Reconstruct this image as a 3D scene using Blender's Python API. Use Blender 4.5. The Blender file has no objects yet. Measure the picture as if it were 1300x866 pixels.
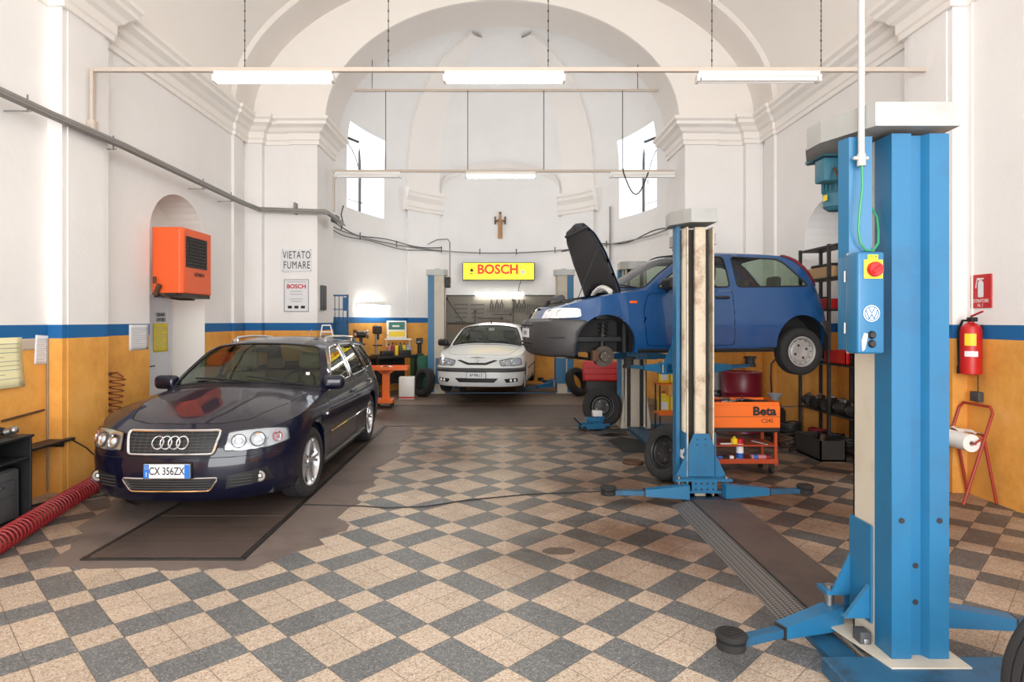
import bpy, bmesh, math, random
from mathutils import Vector, Matrix
from mathutils.geometry import delaunay_2d_cdt
R = math.radians
PI = math.pi
random.seed(7)
C = bpy.context.scene.collection
H = 1.64; F = 790.0; VX = 634.0; VY = 407.0

# ---------------------------------------------------------------- materials
def srgb(r, g, b):
    f = lambda c: (c/255)/12.92 if c/255 <= .04045 else (((c/255)+.055)/1.055)**2.4
    return (f(r), f(g), f(b), 1)

def mat(name, col, rough=.5, metal=0, var=0.0, scale=6.0, bump=0.0, bscale=60, coat=0, emit=None, estr=0, dirt=None, dscale=3, damt=.5, spec=None):
    m = bpy.data.materials.new(name); m.use_nodes = True
    nt = m.node_tree; N = nt.nodes; L = nt.links
    p = N['Principled BSDF']
    p.inputs['Roughness'].default_value = rough
    p.inputs['Metallic'].default_value = metal
    p.inputs['Coat Weight'].default_value = coat
    if spec is not None: p.inputs['Specular IOR Level'].default_value = spec
    c = srgb(*col)
    p.inputs['Base Color'].default_value = c
    tc = None
    if var or bump or dirt:
        tc = N.new('ShaderNodeTexCoord')
    last = None
    if var:
        n = N.new('ShaderNodeTexNoise'); n.inputs['Scale'].default_value = scale; n.inputs['Detail'].default_value = 4
        L.new(tc.outputs['Object'], n.inputs['Vector'])
        mx = N.new('ShaderNodeMix'); mx.data_type = 'RGBA'
        mx.inputs['A'].default_value = tuple(x*(1-var) for x in c[:3])+(1,)
        mx.inputs['B'].default_value = tuple(min(1, x*(1+var)) for x in c[:3])+(1,)
        L.new(n.outputs['Fac'], mx.inputs['Factor']); last = mx.outputs['Result']
    if dirt:
        n = N.new('ShaderNodeTexNoise'); n.inputs['Scale'].default_value = dscale; n.inputs['Detail'].default_value = 8; n.inputs['Roughness'].default_value = .65
        L.new(tc.outputs['Object'], n.inputs['Vector'])
        rp = N.new('ShaderNodeMapRange'); rp.inputs['From Min'].default_value = .5; rp.inputs['From Max'].default_value = .72
        rp.inputs['To Max'].default_value = damt
        L.new(n.outputs['Fac'], rp.inputs['Value'])
        mx = N.new('ShaderNodeMix'); mx.data_type = 'RGBA'
        mx.inputs['A'].default_value = c
        if last: L.new(last, mx.inputs['A'])
        mx.inputs['B'].default_value = srgb(*dirt)
        L.new(rp.outputs['Result'], mx.inputs['Factor']); last = mx.outputs['Result']
    if last: L.new(last, p.inputs['Base Color'])
    if bump:
        n = N.new('ShaderNodeTexNoise'); n.inputs['Scale'].default_value = bscale; n.inputs['Detail'].default_value = 3
        L.new(tc.outputs['Object'], n.inputs['Vector'])
        b = N.new('ShaderNodeBump'); b.inputs['Strength'].default_value = bump; b.inputs['Distance'].default_value = .01
        L.new(n.outputs['Fac'], b.inputs['Height']); L.new(b.outputs['Normal'], p.inputs['Normal'])
    if emit:
        p.inputs['Emission Color'].default_value = srgb(*emit); p.inputs['Emission Strength'].default_value = estr
    return m

def glass_mat(name, tint=(200, 215, 205), refl=1.0, tr=.75):
    m = bpy.data.materials.new(name); m.use_nodes = True
    nt = m.node_tree; N = nt.nodes; L = nt.links
    N.remove(N['Principled BSDF'])
    t = N.new('ShaderNodeBsdfTransparent'); c = srgb(*tint); t.inputs['Color'].default_value = (c[0]*tr, c[1]*tr, c[2]*tr, 1)
    g = N.new('ShaderNodeBsdfGlossy'); g.inputs['Roughness'].default_value = .02
    fr = N.new('ShaderNodeLayerWeight'); fr.inputs['Blend'].default_value = .5
    pw = N.new('ShaderNodeMath'); pw.operation = 'POWER'; pw.inputs[1].default_value = 4.5
    L.new(fr.outputs['Facing'], pw.inputs[0])
    mr = N.new('ShaderNodeMath'); mr.operation = 'MULTIPLY_ADD'; mr.inputs[1].default_value = .8; mr.inputs[2].default_value = .045*refl
    L.new(pw.outputs[0], mr.inputs[0])
    mx = N.new('ShaderNodeMixShader'); L.new(mr.outputs[0], mx.inputs[0]); L.new(t.outputs[0], mx.inputs[1]); L.new(g.outputs[0], mx.inputs[2])
    L.new(mx.outputs[0], N['Material Output'].inputs['Surface'])
    return m

M = {}
def M_(k, *a, **kw):
    M[k] = mat(k, *a, **kw); return M[k]
M_('black_rubber', (30, 30, 31), .8, var=.15)
M_('tyre', (38, 38, 39), .85, var=.2, scale=20, bump=.15)
M_('black_plastic', (24, 25, 27), .5)
M_('grey_plastic', (66, 67, 70), .55, var=.1)
M_('bumper_grey', (62, 62, 64), .5, var=.12, scale=3)
M_('chrome', (225, 226, 228), .12, 1)
M_('alloy', (200, 201, 204), .28, .85)
M_('steel', (150, 150, 150), .35, .9, var=.15)
M_('hubcap', (172, 171, 170), .4, .3)
M_('dark_steel', (58, 55, 53), .5, .5, var=.25, scale=9)
M_('rust_steel', (88, 62, 45), .8, .1, var=.4, scale=30)
M_('lift_blue', (32, 102, 144), .4, .0, var=.08, scale=2.5, dirt=(40, 70, 95), dscale=3.5, damt=.35)
M_('lift_blue_dirty', (34, 86, 120), .5, .0, var=.15, scale=8, dirt=(38, 42, 48), dscale=6, damt=.85)
M_('lift_beige', (192, 185, 170), .55, var=.06, scale=4, dirt=(150, 135, 115), dscale=5, damt=.35)
M_('lift_beige_rust', (205, 194, 172), .6, var=.06, scale=4, dirt=(120, 78, 50), dscale=4.2, damt=.95)
M_('lift_cap', (168, 170, 168), .5, .35, var=.12, scale=5, dirt=(130, 122, 112), dscale=4, damt=.4)
M_('motor_blue', (50, 108, 128), .5, var=.12, scale=10)
M_('white_paint', (225, 224, 220), .5)
M_('white_plastic', (232, 232, 228), .4)
M_('cable_black', (35, 33, 33), .6)
M_('cable_green', (45, 140, 95), .5)
M_('grey_pvc', (176, 176, 174), .5)
M_('conduit', (142, 140, 137), .5, .4, var=.15, scale=8)
M_('rail_paint', (196, 184, 172), .6, var=.05)
M_('orange_heater', (228, 92, 36), .45, var=.05, scale=2)
M_('orange_tool', (236, 110, 26), .45, var=.08, scale=6)
M_('red_paint', (190, 30, 30), .4, var=.08)
M_('red_frame', (158, 52, 40), .5, var=.15, scale=12)
M_('red_hose', (140, 30, 36), .55, var=.2, scale=14)
M_('brown_hose', (120, 55, 25), .5, var=.1)
M_('drum_red', (130, 28, 48), .35, var=.12, scale=6)
M_('drum_grey', (178, 180, 186), .4, .1, var=.1)
M_('yellow', (235, 205, 40), .5)
M_('paper_white', (226, 227, 230), .8)
M_('paper_cream', (238, 232, 185), .8)
M_('paper_grey', (196, 180, 165), .8)
M_('paper_yellow', (232, 212, 70), .8)
M_('paper_roll', (238, 238, 236), .9)
M_('ink', (40, 40, 44), .8)
M_('ink_grey', (150, 152, 158), .8)
M_('ink_red', (190, 30, 35), .7)
M_('plate_blue', (30, 110, 200), .5)
M_('green_paint', (30, 105, 70), .5, var=.1)
M_('green_panel', (40, 110, 95), .5)
M_('gate_blue', (24, 92, 138), .5, var=.08)
M_('wood', (158, 122, 84), .7, var=.2, scale=10)
M_('crucifix_gold', (178, 140, 95), .5, var=.3, scale=30)
M_('crucifix_dark', (90, 72, 55), .6, var=.3, scale=30)
M_('skin_resin', (182, 138, 98), .6, var=.1)
M_('seat_grey', (78, 78, 76), .85, var=.1)
M_('seat_tan', (150, 132, 108), .85, var=.1)
M_('interior', (38, 38, 40), .8)
M_('orange_lens', (240, 100, 20), .3)
M_('red_lens', (110, 16, 22), .4)
M_('tool_steel', (66, 64, 62), .5, .3)
M_('clear_lens', (232, 236, 240), .12, spec=.9)
M_('lamp_silver', (205, 210, 215), .15, .8)
M_('door_white', (214, 216, 222), .5, var=.03)
M_('board_grey', (118, 113, 104), .7, var=.12, scale=5)
M_('beige_box', (200, 185, 165), .6)
M_('cardboard', (176, 142, 104), .8, var=.1)
M_('glass_bottle', (60, 70, 40), .3)
M_('blue_can', (40, 90, 170), .4)
M_('pink', (190, 120, 125), .5)
M_('hood_under', (22, 24, 34), .6, var=.35, scale=12)
M_('rotor', (95, 88, 82), .4, .8, var=.2, scale=20)
M['glass'] = glass_mat('car_glass', (212, 226, 214), 1.4, .92)
M['glass_dark'] = glass_mat('car_glass_dark', (178, 198, 184), 1.5, .8)
M['window_glass'] = glass_mat('window_glass', (245, 248, 252), 1.0, .98)
M['tube'] = mat('lamp_tube', (255, 255, 250), .4, emit=(255, 250, 240), estr=25)
M['tube_off'] = mat('lamp_tube_off', (245, 246, 246), .3)

# ---------------------------------------------------------------- mesh builder
class MB:
    def __init__(s): s.v = []; s.f = []; s.mi = []; s.mats = []; s.cur = 0; s.sm = []
    def use(s, m):
        m = M[m] if isinstance(m, str) else m
        if m not in s.mats: s.mats.append(m)
        s.cur = s.mats.index(m); return s
    def add(s, vs, fs, smooth=False):
        b = len(s.v); s.v += [tuple(v) for v in vs]
        for f in fs: s.f.append([i+b for i in f]); s.mi.append(s.cur); s.sm.append(smooth)
        return s
    def box(s, x0, x1, y0, y1, z0, z1, mtx=None):
        vs = [Vector(p) for p in ((x0,y0,z0),(x1,y0,z0),(x1,y1,z0),(x0,y1,z0),(x0,y0,z1),(x1,y0,z1),(x1,y1,z1),(x0,y1,z1))]
        if mtx: vs = [mtx @ v for v in vs]
        return s.add(vs, [(0,3,2,1),(4,5,6,7),(0,1,5,4),(1,2,6,5),(2,3,7,6),(3,0,4,7)])
    def rbox(s, x0, x1, y0, y1, z0, z1, r=.01, seg=2, mtx=None):
        bm = bmesh.new(); bmesh.ops.create_cube(bm, size=1)
        for v in bm.verts:
            v.co = Vector(((x0+x1)/2+v.co.x*(x1-x0), (y0+y1)/2+v.co.y*(y1-y0), (z0+z1)/2+v.co.z*(z1-z0)))
        bmesh.ops.bevel(bm, geom=list(bm.edges), offset=r, segments=seg, affect='EDGES', profile=.5)
        return s.addbm(bm, mtx, True)
    def addbm(s, bm, mtx=None, smooth=False):
        bm.verts.index_update()
        vs = [(mtx @ v.co) if mtx else v.co.copy() for v in bm.verts]
        fs = [[v.index for v in f.verts] for f in bm.faces]; bm.free()
        return s.add(vs, fs, smooth)
    def prism(s, pts, z0, z1, mtx=None, smooth=False):
        """polygon in xy extruded z0..z1 (use mtx to turn)"""
        n = len(pts); vs = [Vector((p[0], p[1], z0)) for p in pts]+[Vector((p[0], p[1], z1)) for p in pts]
        if mtx: vs = [mtx @ v for v in vs]
        fs = [list(range(n))[::-1], list(range(n, 2*n))]+[(i, (i+1) % n, (i+1) % n+n, i+n) for i in range(n)]
        return s.add(vs, fs, smooth)
    def cyl(s, p, q, r, r2=None, n=16, caps=True, smooth=True):
        p = Vector(p); q = Vector(q); r2 = r if r2 is None else r2
        d = (q-p).normalized(); a = d.orthogonal().normalized(); b = d.cross(a)
        vs = []
        for (c, rr) in ((p, r), (q, r2)):
            for i in range(n):
                t = 2*PI*i/n; vs.append(c+a*math.cos(t)*rr+b*math.sin(t)*rr)
        s.add(vs, [(i, (i+1) % n, (i+1) % n+n, i+n) for i in range(n)], smooth)
        if caps: s.add(vs, [list(range(n))[::-1], list(range(n, 2*n))])
        return s
    def tube(s, pts, r, n=8, closed=False, caps=True):
        pts = [Vector(p) for p in pts]; m = len(pts); vs = []; fs = []
        prev = None
        for i, p in enumerate(pts):
            if closed: d = pts[(i+1) % m]-pts[i-1]
            else: d = pts[min(i+1, m-1)]-pts[max(i-1, 0)]
            d.normalize()
            if prev is None: a = d.orthogonal().normalized()
            else:
                a = prev-d*prev.dot(d)
                a = a.normalized() if a.length > 1e-6 else d.orthogonal().normalized()
            prev = a; b = d.cross(a)
            rr = r[i] if isinstance(r, (list, tuple)) else r
            for k in range(n):
                t = 2*PI*k/n; vs.append(p+a*math.cos(t)*rr+b*math.sin(t)*rr)
        for i in range(m if closed else m-1):
            j = (i+1) % m
            for k in range(n): fs.append((i*n+k, i*n+(k+1) % n, j*n+(k+1) % n, j*n+k))
        s.add(vs, fs, True)
        if caps and not closed: s.add(vs, [list(range(n))[::-1], list(range((m-1)*n, m*n))])
        return s
    def lathe(s, prof, n=32, mtx=None, arc=None, smooth=True):
        """prof: (radius, z) about z axis"""
        vs = []; m = len(prof)
        for i in range(n):
            t = 2*PI*i/n
            for (r, z) in prof: vs.append(Vector((r*math.cos(t), r*math.sin(t), z)))
        if mtx: vs = [mtx @ v for v in vs]
        fs = []
        for i in range(n):
            j = (i+1) % n
            for k in range(m-1): fs.append((i*m+k, j*m+k, j*m+k+1, i*m+k+1))
        return s.add(vs, fs, smooth)
    def sphere(s, c, r, n=12, sc=(1, 1, 1), mtx=None):
        bm = bmesh.new(); bmesh.ops.create_uvsphere(bm, u_segments=n, v_segments=max(6, n//2+2), radius=1)
        for v in bm.verts: v.co = Vector((c[0]+v.co.x*r*sc[0], c[1]+v.co.y*r*sc[1], c[2]+v.co.z*r*sc[2]))
        return s.addbm(bm, mtx, True)
    def grid(s, rows, smooth=True, flip=False):
        """rows: list of equal-length point lists"""
        m = len(rows[0]); vs = [p for r in rows for p in r]; fs = []
        for i in range(len(rows)-1):
            for k in range(m-1):
                q = (i*m+k, i*m+k+1, (i+1)*m+k+1, (i+1)*m+k); fs.append(q[::-1] if flip else q)
        return s.add(vs, fs, smooth)
    def mesh(s, name):
        me = bpy.data.meshes.new(name)
        me.from_pydata(s.v, [], s.f)
        for m in s.mats: me.materials.append(m)
        me.polygons.foreach_set('material_index', s.mi)
        me.polygons.foreach_set('use_smooth', s.sm)
        me.validate(); me.update()
        return me
    def build(s, name, parent=None, loc=None, fixn=False, sharp=35, weld=True):
        me = s.mesh(name)
        if weld or fixn:
            bm = bmesh.new(); bm.from_mesh(me)
            if weld: bmesh.ops.remove_doubles(bm, verts=bm.verts, dist=1e-5)
            if fixn: bmesh.ops.recalc_face_normals(bm, faces=bm.faces)
            bm.to_mesh(me); bm.free()
        if any(s.sm):
            try: me.set_sharp_from_angle(angle=R(sharp))
            except Exception: pass
        o = bpy.data.objects.new(name, me); C.objects.link(o)
        if loc: o.location = loc
        if parent: o.parent = parent
        return o

def tag(o, label=None, cat=None, group=None, kind=None):
    if label: o['label'] = label
    if cat: o['category'] = cat
    if group: o['group'] = group
    if kind: o['kind'] = kind
    return o
def thing(name, label, cat, loc=(0, 0, 0), rz=0, group=None):
    o = bpy.data.objects.new(name, None); C.objects.link(o); o.empty_display_size = .1
    o.location = loc; o.rotation_euler = (0, 0, rz)
    return tag(o, label, cat, group)
def struct(o): o['kind'] = 'structure'; return o
def kids(o): return [c for c in bpy.data.objects if c.parent == o]
def copy_tree(o, parent=None, label=None, group=None):
    c = o.copy(); C.objects.link(c); c.parent = parent
    for ch in kids(o):
        if ch != c: copy_tree(ch, c)
    if label: c['label'] = label
    if group: c['group'] = group
    return c
def T(*a): return Matrix.Translation(Vector(a if len(a) == 3 else a[0]))
def RX(a): return Matrix.Rotation(R(a), 4, 'X')
def RY(a): return Matrix.Rotation(R(a), 4, 'Y')
def RZ(a): return Matrix.Rotation(R(a), 4, 'Z')

def text_mb(mb, body, size, mtx, depth=.002, align='CENTER', sx=1.0, bold=0.0, spacing=1.0):
    """adds lettering as mesh; text lies in the xy plane of mtx"""
    cu = bpy.data.curves.new('t', 'FONT'); cu.body = body; cu.size = size; cu.extrude = depth/2
    cu.align_x = align; cu.align_y = 'CENTER'; cu.resolution_u = 3; cu.offset = bold; cu.space_character = spacing
    o = bpy.data.objects.new('t', cu); C.objects.link(o)
    dg = bpy.context.evaluated_depsgraph_get(); me = o.evaluated_get(dg).to_mesh()
    vs = [mtx @ Vector((v.co.x*sx, v.co.y, v.co.z)) for v in me.vertices]; fs = [list(p.vertices) for p in me.polygons]
    mb.add(vs, fs); o.evaluated_get(dg).to_mesh_clear()
    bpy.data.objects.remove(o); bpy.data.curves.remove(cu)
FRONT = RX(90)   # text upright, facing -Y

def lerp(a, b, t): return a+(b-a)*t
def interp(tab, x):
    """piecewise cubic (monotone-ish) interpolation of [(x,y)...]"""
    if x <= tab[0][0]: return tab[0][1]
    if x >= tab[-1][0]: return tab[-1][1]
    for i in range(len(tab)-1):
        if x <= tab[i+1][0]:
            x0, y0 = tab[i]; x1, y1 = tab[i+1]
            h = x1-x0; t = (x-x0)/h; s = (y1-y0)/h
            sl = (y0-tab[i-1][1])/(x0-tab[i-1][0]) if i > 0 else s
            sr = (tab[i+2][1]-y1)/(tab[i+2][0]-x1) if i+2 < len(tab) else s
            m0 = 0 if sl*s <= 0 and i > 0 else (2*sl*s/(sl+s) if i > 0 and sl+s != 0 else s)
            m1 = 0 if sr*s <= 0 and i+2 < len(tab) else (2*sr*s/(sr+s) if i+2 < len(tab) and sr+s != 0 else s)
            return (2*t**3-3*t*t+1)*y0+(t**3-2*t*t+t)*h*m0+(-2*t**3+3*t*t)*y1+(t**3-t*t)*h*m1
def resample(poly, step, closed=True):
    out = []; n = len(poly)
    for i in range(n if closed else n-1):
        a = Vector(poly[i][:2]); b = Vector(poly[(i+1) % n][:2]); k = max(1, int(math.ceil((b-a).length/step)))
        for j in range(k): out.append(tuple(a.lerp(b, j/k)))
    if not closed: out.append(tuple(poly[-1][:2]))
    return out
def inside(p, poly):
    x, y = p; c = False; n = len(poly); j = n-1
    for i in range(n):
        xi, yi = poly[i]; xj, yj = poly[j]
        if (yi > y) != (yj > y) and x < (xj-xi)*(y-yi)/(yj-yi)+xi: c = not c
        j = i
    return c
def rnd_poly(poly, r, n=4):
    """round polygon corners"""
    out = []; m = len(poly)
    for i in range(m):
        p = Vector(poly[i]); a = Vector(poly[i-1]); b = Vector(poly[(i+1) % m])
        ra = min(r, (a-p).length*.45); rb = min(r, (b-p).length*.45)
        s = p+(a-p).normalized()*ra; e = p+(b-p).normalized()*rb
        for k in range(n+1):
            t = k/n; out.append(tuple(s*(1-t)**2+p*2*t*(1-t)+e*t*t))
    return out
def cdt_patch(mb, outer, holes, fn, step=.06, flip=False, thick=0, smooth=True):
    """fill a 2-D polygon (with holes) with a fine triangle mesh and map it through fn(a,b)"""
    outer = resample(outer, step); holes = [resample(h, step) for h in holes]
    vs = []; es = []
    for lp in [outer]+holes:
        b = len(vs); n = len(lp); vs += lp; es += [(b+i, b+(i+1) % n) for i in range(n)]
    xs = [p[0] for p in outer]; ys = [p[1] for p in outer]
    x = min(xs)+step*.5; bnd = list(vs)
    while x < max(xs):
        y = min(ys)+step*.5
        while y < max(ys):
            if inside((x, y), outer) and not any(inside((x, y), h) for h in holes):
                if min((x-q[0])**2+(y-q[1])**2 for q in bnd) > (step*.45)**2: vs.append((x, y))
            y += step
        x += step
    r = delaunay_2d_cdt([Vector(v) for v in vs], es, [], 0, 1e-6)
    ov, of = r[0], r[2]
    fs = []
    for f in of:
        c = sum((ov[i] for i in f), Vector((0, 0)))/len(f)
        if inside(c, outer) and not any(inside(c, h) for h in holes):
            a, b_, c_ = ov[f[0]], ov[f[1]], ov[f[2]]
            if (b_-a).cross(c_-a) < 0: f = f[::-1]
            fs.append(tuple(f[::-1]) if flip else tuple(f))
    P = [Vector(fn(v.x, v.y)) for v in ov]
    mb.add(P, fs, smooth)
    return mb
# ================================================================ ROOM
XL, XR = -4.3, 4.45           # nave walls
DP = 10.7                     # pier face
DB = 11.58                    # back of the arch
AX0, AX1 = -3.09, 3.15        # pier edges
CX = .05
YF = -3.2                     # street front

def wall_mat(name, z0=1.47, z1=1.60, low=(230, 166, 78)):
    m = bpy.data.materials.new(name); m.use_nodes = True
    nt = m.node_tree; N = nt.nodes; L = nt.links; p = N['Principled BSDF']
    p.inputs['Roughness'].default_value = .75
    geo = N.new('ShaderNodeNewGeometry'); sp = N.new('ShaderNodeSeparateXYZ'); L.new(geo.outputs['Position'], sp.inputs[0])
    tn = N.new('ShaderNodeTexNoise'); tn.inputs['Scale'].default_value = 1.1; tn.inputs['Detail'].default_value = 7; tn.inputs['Roughness'].default_value = .62
    L.new(geo.outputs['Position'], tn.inputs['Vector'])
    # white plaster
    cw = N.new('ShaderNodeMix'); cw.data_type = 'RGBA'; cw.inputs['A'].default_value = srgb(231, 229, 227); cw.inputs['B'].default_value = srgb(244, 243, 242)
    L.new(tn.outputs['Fac'], cw.inputs['Factor'])
    # ochre
    t2 = N.new('ShaderNodeTexNoise'); t2.inputs['Scale'].default_value = 2.3; t2.inputs['Detail'].default_value = 8; t2.inputs['Roughness'].default_value = .7
    L.new(geo.outputs['Position'], t2.inputs['Vector'])
    cr = N.new('ShaderNodeValToRGB'); cr.color_ramp.elements[0].position = .3; cr.color_ramp.elements[0].color = srgb(low[0]-22, low[1]-22, low[2]-14)
    cr.color_ramp.elements[1].position = .55; cr.color_ramp.elements[1].color = srgb(*low)
    e = cr.color_ramp.elements.new(.75); e.color = srgb(min(255, low[0]+6), low[1]+12, low[2]+24)
    L.new(t2.outputs['Fac'], cr.inputs['Fac'])
    def gt(v):
        n = N.new('ShaderNodeMath'); n.operation = 'GREATER_THAN'; n.inputs[1].default_value = v
        L.new(sp.outputs['Z'], n.inputs[0]); return n
    a = gt(z0); b = gt(z1)
    m1 = N.new('ShaderNodeMix'); m1.data_type = 'RGBA'; L.new(a.outputs[0], m1.inputs['Factor']); L.new(cr.outputs[0], m1.inputs['A']); m1.inputs['B'].default_value = srgb(14, 98, 158)
    m2 = N.new('ShaderNodeMix'); m2.data_type = 'RGBA'; L.new(b.outputs[0], m2.inputs['Factor']); L.new(m1.outputs['Result'], m2.inputs['A']); L.new(cw.outputs['Result'], m2.inputs['B'])
    L.new(m2.outputs['Result'], p.inputs['Base Color'])
    n3 = N.new('ShaderNodeTexNoise'); n3.inputs['Scale'].default_value = 9; n3.inputs['Detail'].default_value = 6
    L.new(geo.outputs['Position'], n3.inputs['Vector'])
    bp = N.new('ShaderNodeBump'); bp.inputs['Strength'].default_value = .25; bp.inputs['Distance'].default_value = .02
    L.new(n3.outputs['Fac'], bp.inputs['Height']); L.new(bp.outputs['Normal'], p.inputs['Normal'])
    return m
WM = wall_mat('wall_paint'); WA = wall_mat('wall_paint_apse', 1.585, 1.71)
WP = mat('plaster', (240, 236, 231), .8, var=.03, scale=1.2, bump=.25, bscale=8)
WPg = mat('plaster_aged', (230, 225, 220), .8, var=.04, scale=1.0, bump=.25, bscale=8)
M['plaster'] = WP

# ---- floor
def floor_mat():
    m = bpy.data.materials.new('terrazzo_tiles'); m.use_nodes = True
    nt = m.node_tree; N = nt.nodes; L = nt.links; p = N['Principled BSDF']
    geo = N.new('ShaderNodeNewGeometry')
    def math_(op, a, b=None, c=None):
        n = N.new('ShaderNodeMath'); n.operation = op
        for i, v in enumerate((a, b, c)):
            if v is None: continue
            if isinstance(v, (int, float)): n.inputs[i].default_value = v
            else: L.new(v, n.inputs[i])
        return n.outputs[0]
    sp = N.new('ShaderNodeSeparateXYZ'); L.new(geo.outputs['Position'], sp.inputs[0])
    X, Y = sp.outputs['X'], sp.outputs['Y']
    P = .6
    u = math_('MULTIPLY', math_('ADD', X, Y), 1/math.sqrt(2)); v = math_('MULTIPLY', math_('SUBTRACT', X, Y), 1/math.sqrt(2))
    un = math_('DIVIDE', math_('SUBTRACT', u, 2.705), P); vn = math_('DIVIDE', math_('SUBTRACT', v, -2.452), P)
    uf = math_('FRACT', un); vf = math_('FRACT', vn)
    ub = math_('LESS_THAN', uf, 2/3); vb = math_('LESS_THAN', vf, 2/3)
    grey = math_('ABSOLUTE', math_('SUBTRACT', ub, vb))
    # joints at every third
    def joint(f, w, n=3):
        g = math_('FRACT', math_('MULTIPLY', f, n)); g = math_('ABSOLUTE', math_('SUBTRACT', g, .5))
        return math_('GREATER_THAN', g, .5-w*n)
    j3 = math_('MAXIMUM', joint(un, .0035), joint(vn, .0035))
    # each tile its own shade
    cell = N.new('ShaderNodeCombineXYZ'); L.new(math_('FLOOR', math_('MULTIPLY', un, 3)), cell.inputs[0]); L.new(math_('FLOOR', math_('MULTIPLY', vn, 3)), cell.inputs[1])
    wn = N.new('ShaderNodeTexWhiteNoise'); wn.noise_dimensions = '2D'; L.new(cell.outputs[0], wn.inputs['Vector'])
    shade = math_('MULTIPLY_ADD', wn.outputs['Value'], .16, .92)
    # speckle
    vo = N.new('ShaderNodeTexVoronoi'); vo.inputs['Scale'].default_value = 140; L.new(geo.outputs['Position'], vo.inputs['Vector'])
    spk = N.new('ShaderNodeSeparateColor'); L.new(vo.outputs['Color'], spk.inputs[0])
    def ramp(stops):
        r = N.new('ShaderNodeValToRGB'); r.color_ramp.interpolation = 'LINEAR'
        r.color_ramp.elements[0].position = stops[0][0]; r.color_ramp.elements[0].color = srgb(*stops[0][1])
        r.color_ramp.elements[1].position = stops[-1][0]; r.color_ramp.elements[1].color = srgb(*stops[-1][1])
        for (ps, c) in stops[1:-1]: e = r.color_ramp.elements.new(ps); e.color = srgb(*c)
        return r
    tan = ramp([(0, (150, 122, 100)), (.12, (160, 142, 122)), (.3, (186, 169, 150)), (.8, (197, 182, 164)), (1, (214, 202, 188))])
    gry = ramp([(0, (84, 86, 88)), (.35, (100, 104, 106)), (.8, (116, 119, 120)), (1, (150, 148, 144))])
    L.new(spk.outputs['Red'], tan.inputs[0]); L.new(spk.outputs['Red'], gry.inputs[0])
    mx = N.new('ShaderNodeMix'); mx.data_type = 'RGBA'; L.new(grey, mx.inputs['Factor']); L.new(tan.outputs[0], mx.inputs['A']); L.new(gry.outputs[0], mx.inputs['B'])
    hs = N.new('ShaderNodeHueSaturation'); L.new(mx.outputs['Result'], hs.inputs['Color']); L.new(shade, hs.inputs['Value'])
    # joints
    mj = N.new('ShaderNodeMix'); mj.data_type = 'RGBA'; L.new(math_('MULTIPLY', j3, .75), mj.inputs['Factor']); L.new(hs.outputs[0], mj.inputs['A']); mj.inputs['B'].default_value = srgb(78, 68, 60)
    # grime worn in around the lifts (own shape, fixed to the floor)
    n1 = N.new('ShaderNodeTexNoise'); n1.inputs['Scale'].default_value = .9; n1.inputs['Detail'].default_value = 9; n1.inputs['Roughness'].default_value = .65
    L.new(geo.outputs['Position'], n1.inputs['Vector'])
    def blob(cx, cy, rx, ry):
        a = math_('DIVIDE', math_('SUBTRACT', X, cx), rx); b = math_('DIVIDE', math_('SUBTRACT', Y, cy), ry)
        q = math_('ADD', math_('MULTIPLY', a, a), math_('MULTIPLY', b, b))
        mr = N.new('ShaderNodeMapRange'); mr.inputs['From Min'].default_value = 0; mr.inputs['From Max'].default_value = 1; mr.inputs['To Min'].default_value = 1; mr.inputs['To Max'].default_value = 0
        L.new(q, mr.inputs['Value']); return mr.outputs[0]
    bl = math_('MAXIMUM', blob(2.2, 6.4, 3.0, 4.0), blob(1.1, 4.6, 1.6, 1.2))
    bl = math_('MAXIMUM', bl, blob(3.5, 7.5, 2, 3.5))
    bl = math_('MAXIMUM', bl, math_('MULTIPLY', blob(.5, 9.0, 6, 3.4), .9))
    bl = math_('MAXIMUM', bl, math_('MULTIPLY', blob(-3.6, 5.2, 1.2, 1.6), .7))
    gr = math_('MULTIPLY', math_('ADD', bl, .12), math_('MULTIPLY_ADD', n1.outputs['Fac'], 1.9, -.2))
    cl = N.new('ShaderNodeClamp'); L.new(gr, cl.inputs['Value']); cl.inputs['Max'].default_value = .9
    md = N.new('ShaderNodeMix'); md.data_type = 'RGBA'; md.blend_type = 'MULTIPLY'; L.new(cl.outputs[0], md.inputs['Factor']); L.new(mj.outputs['Result'], md.inputs['A']); md.inputs['B'].default_value = srgb(142, 112, 92)
    # oil spot
    n2 = N.new('ShaderNodeTexNoise'); n2.inputs['Scale'].default_value = 7; n2.inputs['Detail'].default_value = 4; L.new(geo.outputs['Position'], n2.inputs['Vector'])
    os_ = math_('GREATER_THAN', math_('ADD', math_('MAXIMUM', blob(.42, 4.43, .16, .10), blob(.2, 4.43, .06, .04)), math_('MULTIPLY', n2.outputs['Fac'], .7)), .86)
    mo = N.new('ShaderNodeMix'); mo.data_type = 'RGBA'; L.new(math_('MULTIPLY', os_, .8), mo.inputs['Factor']); L.new(md.outputs['Result'], mo.inputs['A']); mo.inputs['B'].default_value = srgb(60, 48, 42)
    L.new(mo.outputs['Result'], p.inputs['Base Color'])
    p.inputs['Roughness'].default_value = .45
    p.inputs['Specular IOR Level'].default_value = .35
    b = N.new('ShaderNodeBump'); b.inputs['Strength'].default_value = .3; b.inputs['Distance'].default_value = .003
    L.new(math_('SUBTRACT', 1, j3), b.inputs['Height']); L.new(b.outputs['Normal'], p.inputs['Normal'])
    return m
mb = MB().use(floor_mat()); mb.box(-6, 6, YF-.4, DP+7.5, -.2, 0)
struct(mb.build('floor'))

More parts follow.
